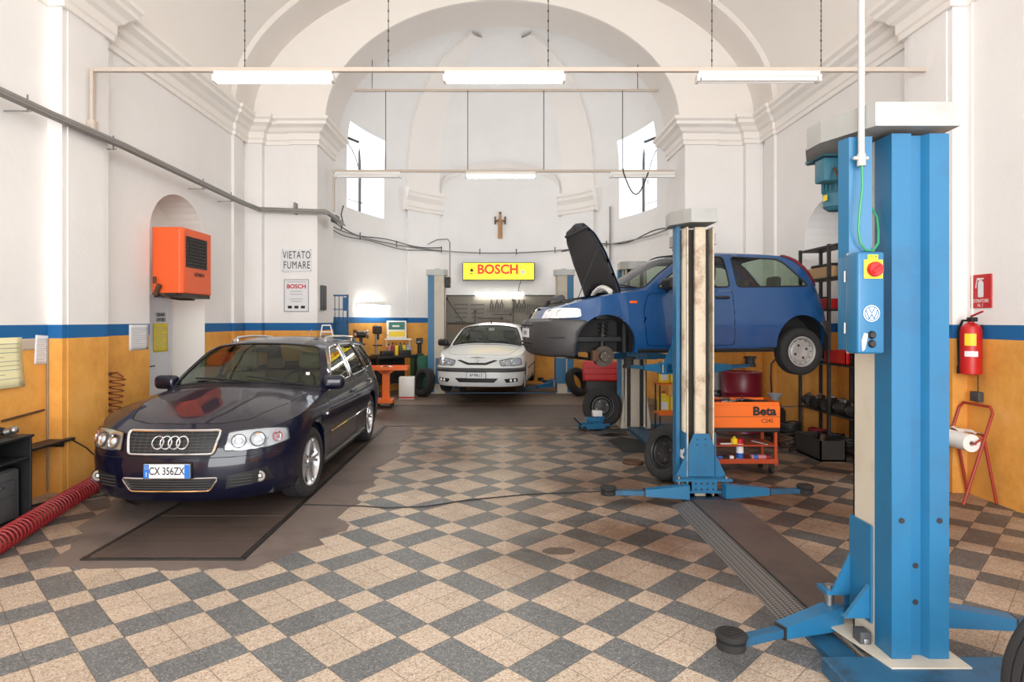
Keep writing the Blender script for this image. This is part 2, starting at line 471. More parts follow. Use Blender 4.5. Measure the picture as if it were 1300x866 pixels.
M_('cement', (112, 100, 94), .6, var=.22, scale=1.6, dirt=(62, 54, 50), dscale=1.4, damt=.7, bump=.2, bscale=25)
M_('cement_far', (120, 104, 90), .55, var=.2, scale=1.2, dirt=(70, 60, 52), dscale=1.8, damt=.7)
M_('plate_dark', (88, 76, 70), .5, .2, var=.2, scale=2.5, dirt=(50, 44, 42), dscale=2, damt=.7)
# worn cement strip round the pit cover, ragged edge
def ragged(a, b, amp, n, rs):
    rr = random.Random(rs); a = Vector(a); b = Vector(b); d = (b-a); nrm = Vector((-d.y, d.x)).normalized(); out = []
    for i in range(n):
        t = i/n; out.append(tuple(a+d*t+nrm*rr.uniform(-amp, amp)*(1 if 0 < i else 0)))
    return out
poly = ragged((-3.0, 4.12), (-1.62, 4.10), .035, 14, 1)+ragged((-1.62, 4.10), (-1.28, 4.55), .05, 5, 5)+ragged((-1.28, 4.55), (-1.32, 9.55), .10, 34, 2)+ragged((-1.32, 9.55), (-4.2, 9.55), .03, 5, 3)+ragged((-4.2, 9.55), (-3.5, 5.6), .1, 12, 4)+ragged((-3.5, 5.6), (-3.0, 4.12), .07, 9, 6)
mb = MB().use('cement'); mb.prism(poly, 0.0005, .004)
struct(mb.build('floor_cement'))
mb = MB().use('cement_far'); mb.box(XL-.3, XR+.3, 12.0, 17.2, .0, .006)
struct(mb.build('floor_apse'))
mb = MB().use('plate_dark'); mb.box(XL-.3, XR+.3, 9.62, 12.0, .0, .012)
mb.use('ink').box(XL-.3, XR+.3, 11.97, 12.0, .01, .014)
struct(mb.build('floor_threshold'))

# pit cover boards
t = thing('pit_cover', 'dark brown board cover over the inspection pit in front of the black estate car', 'pit cover', (-2.3, 4.3, 0))
for k in range(6):
    mb = MB().use('plate_dark'); y = k*.9
    mb.box(-.52, .52, y-.02, y+.865, .004, .016)
    for j in (1, 2): mb.use('dark_steel').box(-.52, .52, y+.29*j-.003, y+.29*j+.003, .015, .0165)
    mb.build('board', t)
mb = MB().use('dark_steel'); mb.box(-.56, -.53, -.04, 5.3, .0, .014); mb.box(.53, .56, -.04, 5.3, .0, .014); mb.box(-.56, .56, -.06, -.03, 0, .014)
mb.build('frame', t)

# ---- side walls, with the arched niche
NY0, NY1 = 7.65, 9.08          # niche along y
NSP, NTOP = 2.75, 3.32
def arch_pts(y0, y1, zs, zt, n=16):
    c = (y0+y1)/2; a = (y1-y0)/2
    return [(c+a*math.cos(PI*i/n), zs+(zt-zs)*math.sin(PI*i/n)) for i in range(n+1)]   # from y1 side to y0 side
def side_wall(name, X, s):
    """s=+1: wall stands to the right (thickness goes +x)"""
    mb = MB().use(WM)
    ap = arch_pts(NY0, NY1, NSP, NTOP)
    ZT = 5.0
    fn = lambda y, z, x=X: (x, y, z)
    outer = [(YF, 0), (NY0, 0)]+[(NY0, NSP)]+ap[::-1][1:-1]+[(NY1, NSP), (NY1, 0), (DP+.3, 0), (DP+.3, ZT), (YF, ZT)]
    # front face as strips (no triangulation needed at fine step)
    cdt_patch(mb, outer, [], fn, step=1.2, smooth=False)
    D = .48*s
    loop = [(NY0, 0), (NY0, NSP)]+ap[::-1][1:-1]+[(NY1, NSP), (NY1, 0)]
    nw = WM if s > 0 else WP
    mb.use(nw)
    for i in range(len(loop)-1):
        a, b = loop[i], loop[i+1]
        mb.add([(X, a[0], a[1]), (X, b[0], b[1]), (X+D, b[0], b[1]), (X+D, a[0], a[1])], [(0, 1, 2, 3)])
    cdt_patch(mb, loop, [], lambda y, z: (X+D, y, z), step=1.2, smooth=False)
    mb.use(WM)
    # outer skin so that the wall has thickness
    mb.box(X+.6*s, X+.7*s, YF, DP+.3, 0, ZT)
    return struct(mb.build(name, fixn=False))
side_wall('wall_left', XL, -1); side_wall('wall_right', XR, 1)

def cornice_profile():
    # (out, z)
    return [(0, 4.62), (.035, 4.62), (.035, 4.68), (.055, 4.70), (.055, 4.80), (.10, 4.83), (.13, 4.88), (.20, 4.92), (.20, 4.97), (.24, 5.00), (.24, 5.05), (0, 5.07)]
def sweep(mb, path, prof, closed=False):
    """path: list of (x,y) corners, profile goes out to the right-hand side of travel; mitred"""
    n = len(path); rows = []
    for i, p in enumerate(path):
        p = Vector(p)
        d0 = (p-Vector(path[i-1])).normalized() if i > 0 or closed else None
        d1 = (Vector(path[(i+1) % n])-p).normalized() if i < n-1 or closed else None
        if d0 is None: d0 = d1
        if d1 is None: d1 = d0
        n0 = Vector((d0.y, -d0.x)); n1 = Vector((d1.y, -d1.x)); m = (n0+n1); m = m/max(.2, m.dot(n0)) if m.length > 1e-6 else n0
        rows.append([(p.x+m.x*o, p.y+m.y*o, z) for (o, z) in prof])
    mb.grid(rows, smooth=False)
    return mb
# pilasters on the side walls + ones at the corner, pier fronts: one swept outline per side
for nm, X, s, jamb in (('left', XL, 1, AX0), ('right', XR, -1, AX1)):
    mb = MB().use(WM)
    def pil(y0, y1, o, z=5.0): mb.box(min(X, X+s*o), max(X, X+s*o), y0, y1, 0, z)
    pil(5.92, 6.62, .14); pil(5.99, 6.55, .15)
    pil(.8, 1.7, .14)
    pil(9.98, 10.34, .045)
    # pier body with stepped pilaster on its front
    x0, x1 = sorted((X-.4*s, jamb)); mb.box(x0, x1, DP, DB, 0, 5.05)
    a = X+s*.30; b = X+s*.78
    mb.box(min(X-s*.1, a), max(X-s*.1, a), DP-.22, DP, 0, 5.0)
    mb.box(*sorted((a, b)), DP-.1, DP, 0, 5.0)
    mb.box(*sorted((b-s*.02, jamb)), DP-.14, DP, 0, 5.0)
    struct(mb.build('wall_pier_'+nm))
    # cornice
    mb = MB().use(WP); g = .0
    path = [(X, YF), (X, .8), (X+s*.14, .8), (X+s*.14, 1.7), (X, 1.7), (X, 5.92), (X+s*.15, 5.92), (X+s*.15, 6.62), (X, 6.62), (X, 9.98), (X+s*.045, 9.98), (X+s*.045, DP-.22), (a, DP-.22), (a, DP-.1), (b, DP-.1), (b, DP-.14), (jamb, DP-.14), (jamb, DB), (jamb-s*.6, DB)]
    prof = cornice_profile()
    if s < 0: prof = [(-o, z) for (o, z) in prof]
    sweep(mb, path, prof)
    struct(mb.build('trim_cornice_'+nm, fixn=True))

# ---- nave vault (elliptical barrel) with a transverse band by the pier
VA, VB, VZ = (XR-XL)/2+.02, 2.72, 5.05
VC = (XL+XR)/2
def vault_row(y, off=0, n=48):
    return [(VC-(VA-off)*math.cos(PI*i/n), y, VZ+(VB-off)*math.sin(PI*i/n)) for i in range(n+1)]
mb = MB().use(WP)
mb.grid([vault_row(YF), vault_row(2), vault_row(6), vault_row(DP)], flip=False)
struct(mb.build('ceiling'))
mb = MB().use(WPg)
for (y0, y1, o) in ((9.95, DP, .09), (5.9+.42, 7.2, .0)):
    if o == 0: continue
    r0, r1, r2, r3 = vault_row(y0), vault_row(y0, o), vault_row(y1, o), vault_row(y1)
    mb.grid([r0, r1]); mb.grid([r1, r2]); mb.grid([r2, r3])
struct(mb.build('ceiling_band'))

# ---- triumphal arch wall above the springing
ASP, ART = 5.05, 2.07
AC, AA = .05, 3.03
def arch_z(x): return ASP+ART*math.sqrt(max(0, 1-((x-AC)/AA)**2))
def vault_z(x): return VZ+VB*math.sqrt(max(0, 1-((x-VC)/VA)**2))
mb = MB().use(WP)
n = 60
lo = [(AC-AA*math.cos(PI*i/n), ASP+ART*math.sin(PI*i/n)) for i in range(n+1)]
up = []
for i in range(n+1):
    th = PI*i/n; up.append((VC-(VA+.1)*math.cos(th), VZ+(VB+.1)*math.sin(th)))
mb.grid([[(p[0], DP-.02, p[1]) for p in lo], [(p[0], DP-.02, p[1]) for p in up]], smooth=False)
mb.use(WPg).grid([[(p[0], DP-.02, p[1]) for p in lo], [(p[0], DB, p[1]) for p in lo]])
mb.use(WP).grid([[(p[0], DB, p[1]) for p in lo], [(p[0], DB, p[1]) for p in up]], smooth=False)
# raised archivolt
lo2 = [(AC-(AA+.34)*math.cos(PI*i/n), ASP+(ART+.34)*math.sin(PI*i/n)) for i in range(n+1)]
mb.grid([[(p[0], DP-.07, p[1]) for p in lo], [(p[0], DP-.07, p[1]) for p in lo2]], smooth=False)
mb.grid([[(p[0], DP-.07, p[1]) for p in lo2], [(p[0], DP-.02, p[1]) for p in lo2]])
mb.grid([[(p[0], DP-.07, p[1]) for p in lo], [(p[0], DP-.02, p[1]) for p in lo]])
struct(mb.build('wall_arch'))

# ---- apse
AEA, AEB, ACY, AZ, AH = 3.3, 4.72, 11.58, 5.0, 2.45
def ap(ph, z):
    """ph 0 = left jamb, 180 = right jamb"""
    k = 1.0
    if z > AZ: 
        t = min(1, (z-AZ)/AH); k = math.sqrt(math.sqrt(max(0, 1-t*t)))
    return (CX-AEA*math.cos(R(ph))*k, ACY+AEB*math.sin(R(ph))*k, z)
def ph_of_ray(px):   # angle where a wall point stands, from known plan positions
    return px
# window openings: plan points (-3.14,12.8)-(-2.66,14.3)
def ph_at(x, y): return math.degrees(math.atan2((y-ACY)/AEB, (CX-x)/AEA))
w0 = ph_at(-3.14, 12.8); w1 = ph_at(-2.66, 14.3)
WINS = [(w0, w1), (180-w1, 180-w0)]
WZ0, WZ1 = 3.98, 5.74
phs = sorted(set([i*4.0 for i in range(46)]+[w0, w1, 180-w0, 180-w1]))
zs = [0, 1.5, 3, WZ0, 4.5, AZ, 5.25, 5.5, WZ1]+[AZ+AH*math.sin(R(a)) for a in (22, 30, 38, 46, 54, 61, 68, 74, 79, 83, 86, 88, 89.2, 90)]
zs = sorted(set(zs))
mb = MB().use(WA)
vs = [ap(p, z) for z in zs for p in phs]; fs = []
for i in range(len(zs)-1):
    for k in range(len(phs)-1):
        zm = (zs[i]+zs[i+1])/2; pm = (phs[k]+phs[k+1])/2
        if any(a < pm < b for a, b in WINS) and WZ0 < zm < WZ1: continue
        q = len(phs); fs.append((i*q+k, i*q+k+1, (i+1)*q+k+1, (i+1)*q+k))
mb.add(vs, fs, True)
# reveals
RD = .6
wf = []
for wi, (a, b) in enumerate(WINS):
    s = -1 if wi == 0 else 1
    cols = [p for p in phs if a-1e-6 <= p <= b+1e-6]
    zc = [z for z in zs if WZ0-1e-6 <= z <= WZ1+1e-6]
    # loop of opening
    loop = [ap(p, WZ0) for p in cols]+[ap(cols[-1], z) for z in zc[1:]]+[ap(p, WZ1) for p in cols[::-1][1:]]+[ap(cols[0], z) for z in zc[::-1][1:]]
    out = []
    for q in loop:
        zz = q[2]-(.10 if abs(q[2]-WZ0) < 1e-6 else 0)
        out.append((q[0]+s*RD*1.35, q[1], q[2]))
    mb.grid([loop, out], smooth=False)
    # plane of the frame: chord outside
    A = ap(cols[0], WZ0); B = ap(cols[-1], WZ0)
    near, far = (A, B) if A[1] < B[1] else (B, A)
    wf.append(((A[0]+s*RD*(1.3 if A is near else .92), A[1]), (B[0]+s*RD*(1.3 if B is near else .92), B[1]), s))
struct(mb.build('wall_apse', fixn=False))
# apse ribs and pilasters
mb = MB().use(WP)
for (pa, pb) in ((ph_at(-2.22, 14.95), ph_at(-1.55, 15.75)), (180-ph_at(-1.50, 15.75), 180-ph_at(-2.15, 14.95))):
    pm = [lerp(pa, pb, k/6) for k in range(7)]
    def off(p, z, o):
        q = Vector(ap(p, z)); c = Vector((CX, ACY, min(z, AZ))); d = (c-q).normalized(); return tuple(q+d*o)
    zz = [0, 2, 4.3]
    mb.use(WA)
    mb.grid([[off(p, z, .10) for p in pm] for z in zz]); mb.grid([[off(pm[0], z, 0), off(pm[0], z, .10)] for z in zz]); mb.grid([[off(pm[-1], z, .10), off(pm[-1], z, 0)] for z in zz])
    mb.use(WP)
    prof = [(0.10, 4.28), (.14, 4.30), (.14, 4.36), (.17, 4.40), (.17, 4.52), (.20, 4.56), (.26, 4.62), (.26, 4.68), (.30, 4.72), (.30, 4.80), (0, 4.84)]
    ext = 1.0
    pe = [pa-1.6]+pm+[pb+1.6]
    mb.grid([[off(p, z, o) for p in pe] for (o, z) in prof], smooth=False)
    for e in (pe[0], pe[-1]):
        mb.grid([[off(e, z, 0), off(e, z, o)] for (o, z) in prof], smooth=False)
    zr = [4.8, 5.0, 5.3, 5.6]+[AZ+AH*math.sin(R(a)) for a in (22, 30, 38, 46, 54, 61, 68, 74, 79, 83, 86)]
    zr = sorted(zr)
    mb.grid([[off(p, z, .07) for p in pm] for z in zr]); mb.grid([[off(pm[0], z, 0), off(pm[0], z, .07)] for z in zr]); mb.grid([[off(pm[-1], z, .07), off(pm[-1], z, 0)] for z in zr])
# wall arch moulding between ribs on the end wall
aa = [(180*k/24) for k in range(25)]
pts = []
struct(mb.build('trim_apse_ribs', fixn=True))
mb = MB().use(WPg)
rows = []
for o, dz in ((0, .0), (.07, 0), (.07, 3.0)):
    row = []
    for k in range(25):
        th = PI*k/24; ph = lerp(lerp(ph_at(-1.55, 15.75)+1, 0, 0), 180-ph_at(-1.50, 15.75)-1, (1-math.cos(th))/2)
        z = 4.85+.75*math.sin(th)
        if dz: z = z+.0
        q = Vector(ap(ph, z)); c = Vector((CX, ACY, min(z, AZ))); d = (c-q).normalized()
        if dz: 
            z2 = z+.16; q = Vector(ap(ph, z2)); d = (Vector((CX, ACY, min(z2, AZ)))-q).normalized()
        row.append(tuple(q+d*o))
    rows.append(row)
mb.grid(rows); struct(mb.build('trim_apse_lunette', fixn=True))

# windows: frame, panes, iron grille
for wi, (A, B, s) in enumerate(wf):
    A = Vector((A[0], A[1], 0)); B = Vector((B[0], B[1], 0)); d = (B-A); Lw = d.length; ang = math.atan2(d.y, d.x)
    t = bpy.data.objects.new('window_%d' % (wi+1), None); C.objects.link(t); t['kind'] = 'structure'
    t.location = (A.x, A.y, WZ0); t.rotation_euler = (0, 0, ang)
    hh = WZ1-WZ0
    mb = MB().use('dark_steel')
    for x in (.0, Lw-.04): mb.box(x, x+.04, -.02, .02, 0, hh)
    for z in (0, hh-.04): mb.box(0, Lw, -.02, .02, z, z+.04)
    mb.build('window_frame', t)
    mb = MB().use('dark_steel')
    for k in (): mb.cyl((Lw*k/5, -.07*(-s if s > 0 else 1), 0), (Lw*k/5, -.07*(-s if s > 0 else 1), hh), .009, n=6)
    yy = -.07*(-s if s > 0 else 1)
    mb.tube([(Lw/2-(Lw*.45)*math.cos(PI*k/14), yy, hh*.45+hh*.5*math.sin(PI*k/14)) for k in range(15)], .011, 6)
    for z in (.35, .95): mb.cyl((0, yy, z), (Lw, yy, z), .009, n=6)
    mb.build('window_grille', t)
    mb = MB().use('window_glass'); mb.add([(.02, 0, .02), (Lw-.02, 0, .02), (Lw-.02, 0, hh-.02), (.02, 0, hh-.02)], [(0, 1, 2, 3)]); mb.build('window_pane', t)

# ---- street front behind the camera, with the wide doorway
mb = MB().use(WM)
mb.box(XL-.7, -3.3, YF-.4, YF, 0, 5.1); mb.box(3.45, XR+.7, YF-.4, YF, 0, 5.1)
mb.box(-3.3, 3.45, YF-.4, YF, 4.5, 5.1)
rw = vault_row(YF-.2, -.1)
mb.use(WP); mb.grid([rw, [(q[0], q[1], 5.0) for q in rw]], smooth=False)
struct(mb.build('wall_front'))

# ---------------------------------------------------------------- camera, light
cam = bpy.data.cameras.new('camera'); co = bpy.data.objects.new('camera', cam); C.objects.link(co)
co.location = (0, 0, H); co.rotation_euler = (R(90), 0, 0)
cam.sensor_width = 36; cam.lens = F/1300*36; cam.shift_x = (650-VX)/1300; cam.shift_y = -(433-VY)/1300
cam.clip_start = .05; cam.clip_end = 200
bpy.context.scene.camera = co

w = bpy.data.worlds.new('world'); bpy.context.scene.world = w; w.use_nodes = True
bg = w.node_tree.nodes['Background']; bg.inputs['Color'].default_value = (.86, .93, 1, 1); bg.inputs['Strength'].default_value = 1.6

def area(name, loc, rot, sx, sy, power, col=(1, 1, 1), spread=180):
    l = bpy.data.lights.new(name, 'AREA'); l.shape = 'RECTANGLE'; l.size = sx; l.size_y = sy; l.energy = power; l.color = col; l.spread = R(spread)
    o = bpy.data.objects.new(name, l); C.objects.link(o); o.location = loc; o.rotation_euler = rot; return o
# daylight through the street doorway behind the camera
area('daylight_doorway', (.1, YF-.1, 2.2), (R(90), 0, 0), 6.7, 4.4, 500, (1, .99, .975))
# daylight on the two apse windows
for (A, B, s) in wf:
    mx_ = ((A[0]+B[0])/2+s*.5, (A[1]+B[1])/2-.2, (WZ0+WZ1)/2+.3)
    area('daylight_window', mx_, (R(90), 0, R(-90) if s < 0 else R(90)), 1.4, 1.9, 50, (.9, .95, 1))

sc = bpy.context.scene
sc.view_settings.view_transform = 'Standard'; sc.view_settings.look = 'None'; sc.view_settings.gamma = 1; sc.view_settings.use_curve_mapping = False
sc.view_settings.exposure = .62
sc.cycles.max_bounces = 10; sc.cycles.diffuse_bounces = 6; sc.cycles.glossy_bounces = 4; sc.cycles.transparent_max_bounces = 12; sc.cycles.transmission_bounces = 4
sc.cycles.use_denoising = True
sc.cycles.caustics_reflective = False; sc.cycles.caustics_refractive = False
sc.cycles.sample_clamp_indirect = 6
# ================================================================ CARS
# local frame: nose at x=0, rear at +x, z up, symmetric in y
class Car:
    def __init__(s, P): s.__dict__.update(P)
    def w(s, z): return interp(s.wz, z)
    def xn(s, z): return interp(s.xnz, z)
    def xt(s, z): return interp(s.xtz, z)
    def B0(s, u, z):
        w = s.w(z); xn = s.xn(z); xt = s.xt(z); U1 = s.L-s.Rf-s.Rr
        if u < 0:
            th = max(0, (u+s.Lf)/s.Lf)*PI/2
            x = xn+s.Rf-s.Rf*max(0, math.cos(th))**(2/s.n); y = w*math.sin(th)**(2/s.m)
        elif u > U1:
            th = max(0, (U1+s.Lr-u)/s.Lr)*PI/2
            x = xt-s.Rr+s.Rr*max(0, math.cos(th))**(2/s.n); y = w*math.sin(th)**(2/s.m)
        else:
            x = xn+s.Rf+(xt-s.Rr-xn-s.Rf)*u/U1; y = w
        y *= interp(s.wx, x)
        return Vector((x, y, z))
    def B(s, u, z, off=0):
        p = s.B0(u, z)
        if off:
            e = .004; U1 = s.L-s.Rf-s.Rr
            ua, ub = max(-s.Lf, u-e), min(U1+s.Lr, u+e)
            du = s.B0(ub, z)-s.B0(ua, z); dz = s.B0(u, z+e)-s.B0(u, z-e)
            n = du.cross(dz)
            if n.length > 1e-9:
                n.normalize()
                if n.dot(Vector((p.x-s.L/2, p.y*3, 0))) < 0: n = -n
                p = p+n*off
        return p
    def ux(s, x, z):
        xn = s.xn(z); xt = s.xt(z); U1 = s.L-s.Rf-s.Rr
        if x < xn+s.Rf:
            q = min(1, max(0, (xn+s.Rf-x)/s.Rf)); return -s.Lf+s.Lf*math.acos(q**(s.n/2))/(PI/2)
        if x > xt-s.Rr:
            q = min(1, max(0, (x-xt+s.Rr)/s.Rr)); return U1+s.Lr-s.Lr*math.acos(q**(s.n/2))/(PI/2)
        return (x-xn-s.Rf)/(xt-s.Rr-xn-s.Rf)*U1
    def uy(s, y, z, rear=False):
        q = min(1, abs(y)/s.w(z)); th = math.asin(q**(s.m/2))
        U1 = s.L-s.Rf-s.Rr
        return -s.Lf+s.Lf*th/(PI/2) if not rear else U1+s.Lr-s.Lr*th/(PI/2)
    def half(s, x, z):
        return s.B0(s.ux(x, z), z).y
    def zt(s, x): return interp(s.ztx, x)
    def hood_z(s, x, y):
        z0 = s.zt(x); ye = max(.02, s.half(x, z0)); q = min(1, abs(y)/ye)
        return z0+(interp(s.hood, x)-z0)*(1-q**2.3)
    def ytum(s, x, z):
        zb = s.zt(x); yb = s.half(x, zb); return yb-interp(s.tum, max(0, z-zb))
    def ct(s, t):   # centreline, edge
        def g(k):
            return interp([(r[0], r[k]) for r in s.top], t)
        xc, zc, xe, ze = g(1), g(2), g(3), g(4)
        return xc, zc, xe, ze, s.ytum(xe, ze)
    def T(s, t, q, off=0):
        xc, zc, xe, ze, ye = s.ct(t); a = abs(q)
        p = Vector((xc+(xe-xc)*a*a, ye*q, zc+(ze-zc)*a**2.4))
        if off:
            e = .01
            t0, t1 = max(1, t-e), min(4, t+e)
            n = (s.T(t1, q)-s.T(t0, q)).cross(s.T(t, min(1, q+e))-s.T(t, max(-1, q-e)))
            if n.length > 1e-9:
                n.normalize()
                if n.z < 0: n = -n
                p = p+n*off
        return p
    def G(s, x, z, off=0): return Vector((x, s.ytum(x, z)+off, z))
    def roof_edge(s, n=40):
        return [(c[2], c[3]) for c in (s.ct(1+3*i/n) for i in range(n+1))]
    # --- patches (both = mirrored pair in the same mesh)
    def put(s, mb, P, F, sides=(1, -1), smooth=True):
        for sd in sides:
            vs = [Vector((p.x, p.y*sd, p.z)) for p in P]
            fs = []
            for f in F:
                a, b, c = vs[f[0]], vs[f[1]], vs[f[2]]; n = (b-a).cross(c-a); ce = (a+b+c)/3
                out = Vector((ce.x-s.L/2, ce.y*1.6, (ce.z-.55)*1.2))
                fs.append(f if n.dot(out) >= 0 else f[::-1])
            mb.add(vs, fs, smooth)
    def patch(s, mb, poly, holes, fn, step=.07, sides=(1, -1)):
        tmp = MB(); cdt_patch(tmp, poly, holes, fn, step)
        s.put(mb, [Vector(v) for v in tmp.v], tmp.f, sides)
    def fpoly(s, pts, step=.05, rear=False):      # (y,z) on the front -> (u,z)
        return [(s.uy(y, z, rear), z) for y, z in resample(pts, step)]
    def spoly(s, pts, step=.06):                  # (x,z) on the side -> (u,z)
        return [(s.ux(x, z), z) for x, z in resample(pts, step)]
    def line_u(s, mb, pts, r, off=.001, closed=False, sides=(1, -1)):
        P = [s.B(u, z, off) for u, z in pts]
        for sd in sides: mb.tube([(p.x, p.y*sd, p.z) for p in P], r, 6, closed=closed)

def circle(cx, cz, r, a0=0, a1=360, n=28):
    return [(cx+r*math.cos(R(a0+(a1-a0)*i/n)), cz+r*math.sin(R(a0+(a1-a0)*i/n))) for i in range(n+(0 if a1-a0 >= 360 else 1))]

def tyre_prof(R_, w, rim):
    h = w/2
    return [(rim, -h*.80), (rim+.012, -h*.92), (lerp(rim, R_, .5), -h*1.0), (R_-.022, -h*.93), (R_-.006, -h*.80), (R_-.001, -h*.66), (R_-.001, -h*.42), (R_-.009, -h*.40), (R_-.009, -h*.34), (R_, -h*.32), (R_, -h*.05), (R_-.009, -h*.03), (R_-.009, h*.03), (R_, h*.05), (R_, h*.32), (R_-.009, h*.34), (R_-.009, h*.40), (R_-.001, h*.42), (R_-.001, h*.66), (R_-.006, h*.80), (R_-.022, h*.93), (lerp(rim, R_, .5), h*1.0), (rim+.012, h*.92), (rim, h*.80)]
def tyre_mesh(mb, R_, w, rim, mtx):
    mb.use('tyre').lathe(tyre_prof(R_, w, rim), 56, mtx)
def rim_mesh(mb, kind, rim, w, mtx):
    """rim, axis along local z; outer side = +z"""
    h = w/2
    m = {'alloy': 'alloy', 'steel': 'hubcap', 'cap': 'hubcap', 'black': 'black_plastic'}[kind]
    mb.use(m).lathe([(rim+.002, h*.82), (rim+.006, h*.9), (rim-.006, h*.92), (rim-.016, h*.80), (rim-.02, h*.3), (rim-.03, -h*.5), (rim-.005, -h*.8)], 48, mtx)
    if kind == 'alloy':
        mb.use('dark_steel').lathe([(rim-.03, -h*.1), (.0, -h*.1)], 32, mtx)
        mb.use('alloy').lathe([(.0, h*.72), (.03, h*.72), (.035, h*.62), (.07, h*.55), (.075, h*.2)], 24, mtx)
        for k in range(5):
            a = 2*PI*k/5
            for da in (-.16, .16):
                P = []
                for (r, z, ww) in ((.04, h*.62, .020), (rim*.55, h*.66, .019), (rim-.012, h*.80, .020)):
                    aa = a+da*(r/rim)*1.0
                    P.append((r, z, ww, aa))
                vs = []
                for (r, z, ww, aa) in P:
                    c, s_ = math.cos(aa), math.sin(aa)
                    for (t, zz) in ((-ww, z-.03), (-ww*.7, z), (ww*.7, z), (ww, z-.03)):
                        vs.append(mtx @ Vector((r*c-t*s_, r*s_+t*c, zz)))
                fs = [(i*4+j, i*4+(j+1) % 4, (i+1)*4+(j+1) % 4, (i+1)*4+j) for i in range(2) for j in range(4)]
                mb.add(vs, fs)
        mb.use('black_plastic')
        for k in range(5):
            a = 2*PI*(k+.5)/5; p = mtx @ Vector((.052*math.cos(a), .052*math.sin(a), h*.56)); q = mtx @ Vector((.052*math.cos(a), .052*math.sin(a), h*.62)); mb.cyl(p, q, .008, n=8)
    else:
        mb.use(m).lathe([(rim-.02, h*.62), (rim-.03, h*.45), (rim*.72, h*.42), (rim*.62, h*.60), (rim*.35, h*.60), (rim*.25, h*.52), (0, h*.52)], 40, mtx)
        mb.use('ink' if kind != 'black' else 'steel')
        nh = 4
        for k in range(nh):
            a = 2*PI*k/nh+.4; r = rim*.45
            p = mtx @ Vector((r*math.cos(a), r*math.sin(a), h*.56)); q = mtx @ Vector((r*math.cos(a), r*math.sin(a), h*.615)); mb.cyl(p, q, .016 if kind != 'black' else .009, n=10)
        if kind != 'black':
            for k in range(12):
                a = 2*PI*k/12; r = rim-.032
                p = mtx @ Vector((r*math.cos(a), r*math.sin(a), h*.42)); q = mtx @ Vector((r*math.cos(a), r*math.sin(a), h*.50)); mb.cyl(p, q, .009, n=6)

def seat_mb(x, y, m='seat_grey'):
    mb = MB().use(m)
    mb.rbox(-.26, .26, -.25, .25, .0, .18, .05, 3, T(x, y, .30))
    mb.rbox(-.07, .07, -.24, .24, .0, .62, .05, 3, T(x+.27, y, .42) @ RY(14))
    mb.rbox(-.05, .05, -.13, .13, .0, .19, .045, 3, T(x+.43, y, 1.06) @ RY(8))
    mb.use('black_plastic').cyl((x+.41, y-.05, 1.0), (x+.43, y-.05, 1.1), .006, n=6); mb.cyl((x+.41, y+.05, 1.0), (x+.43, y+.05, 1.1), .006, n=6)
    return mb

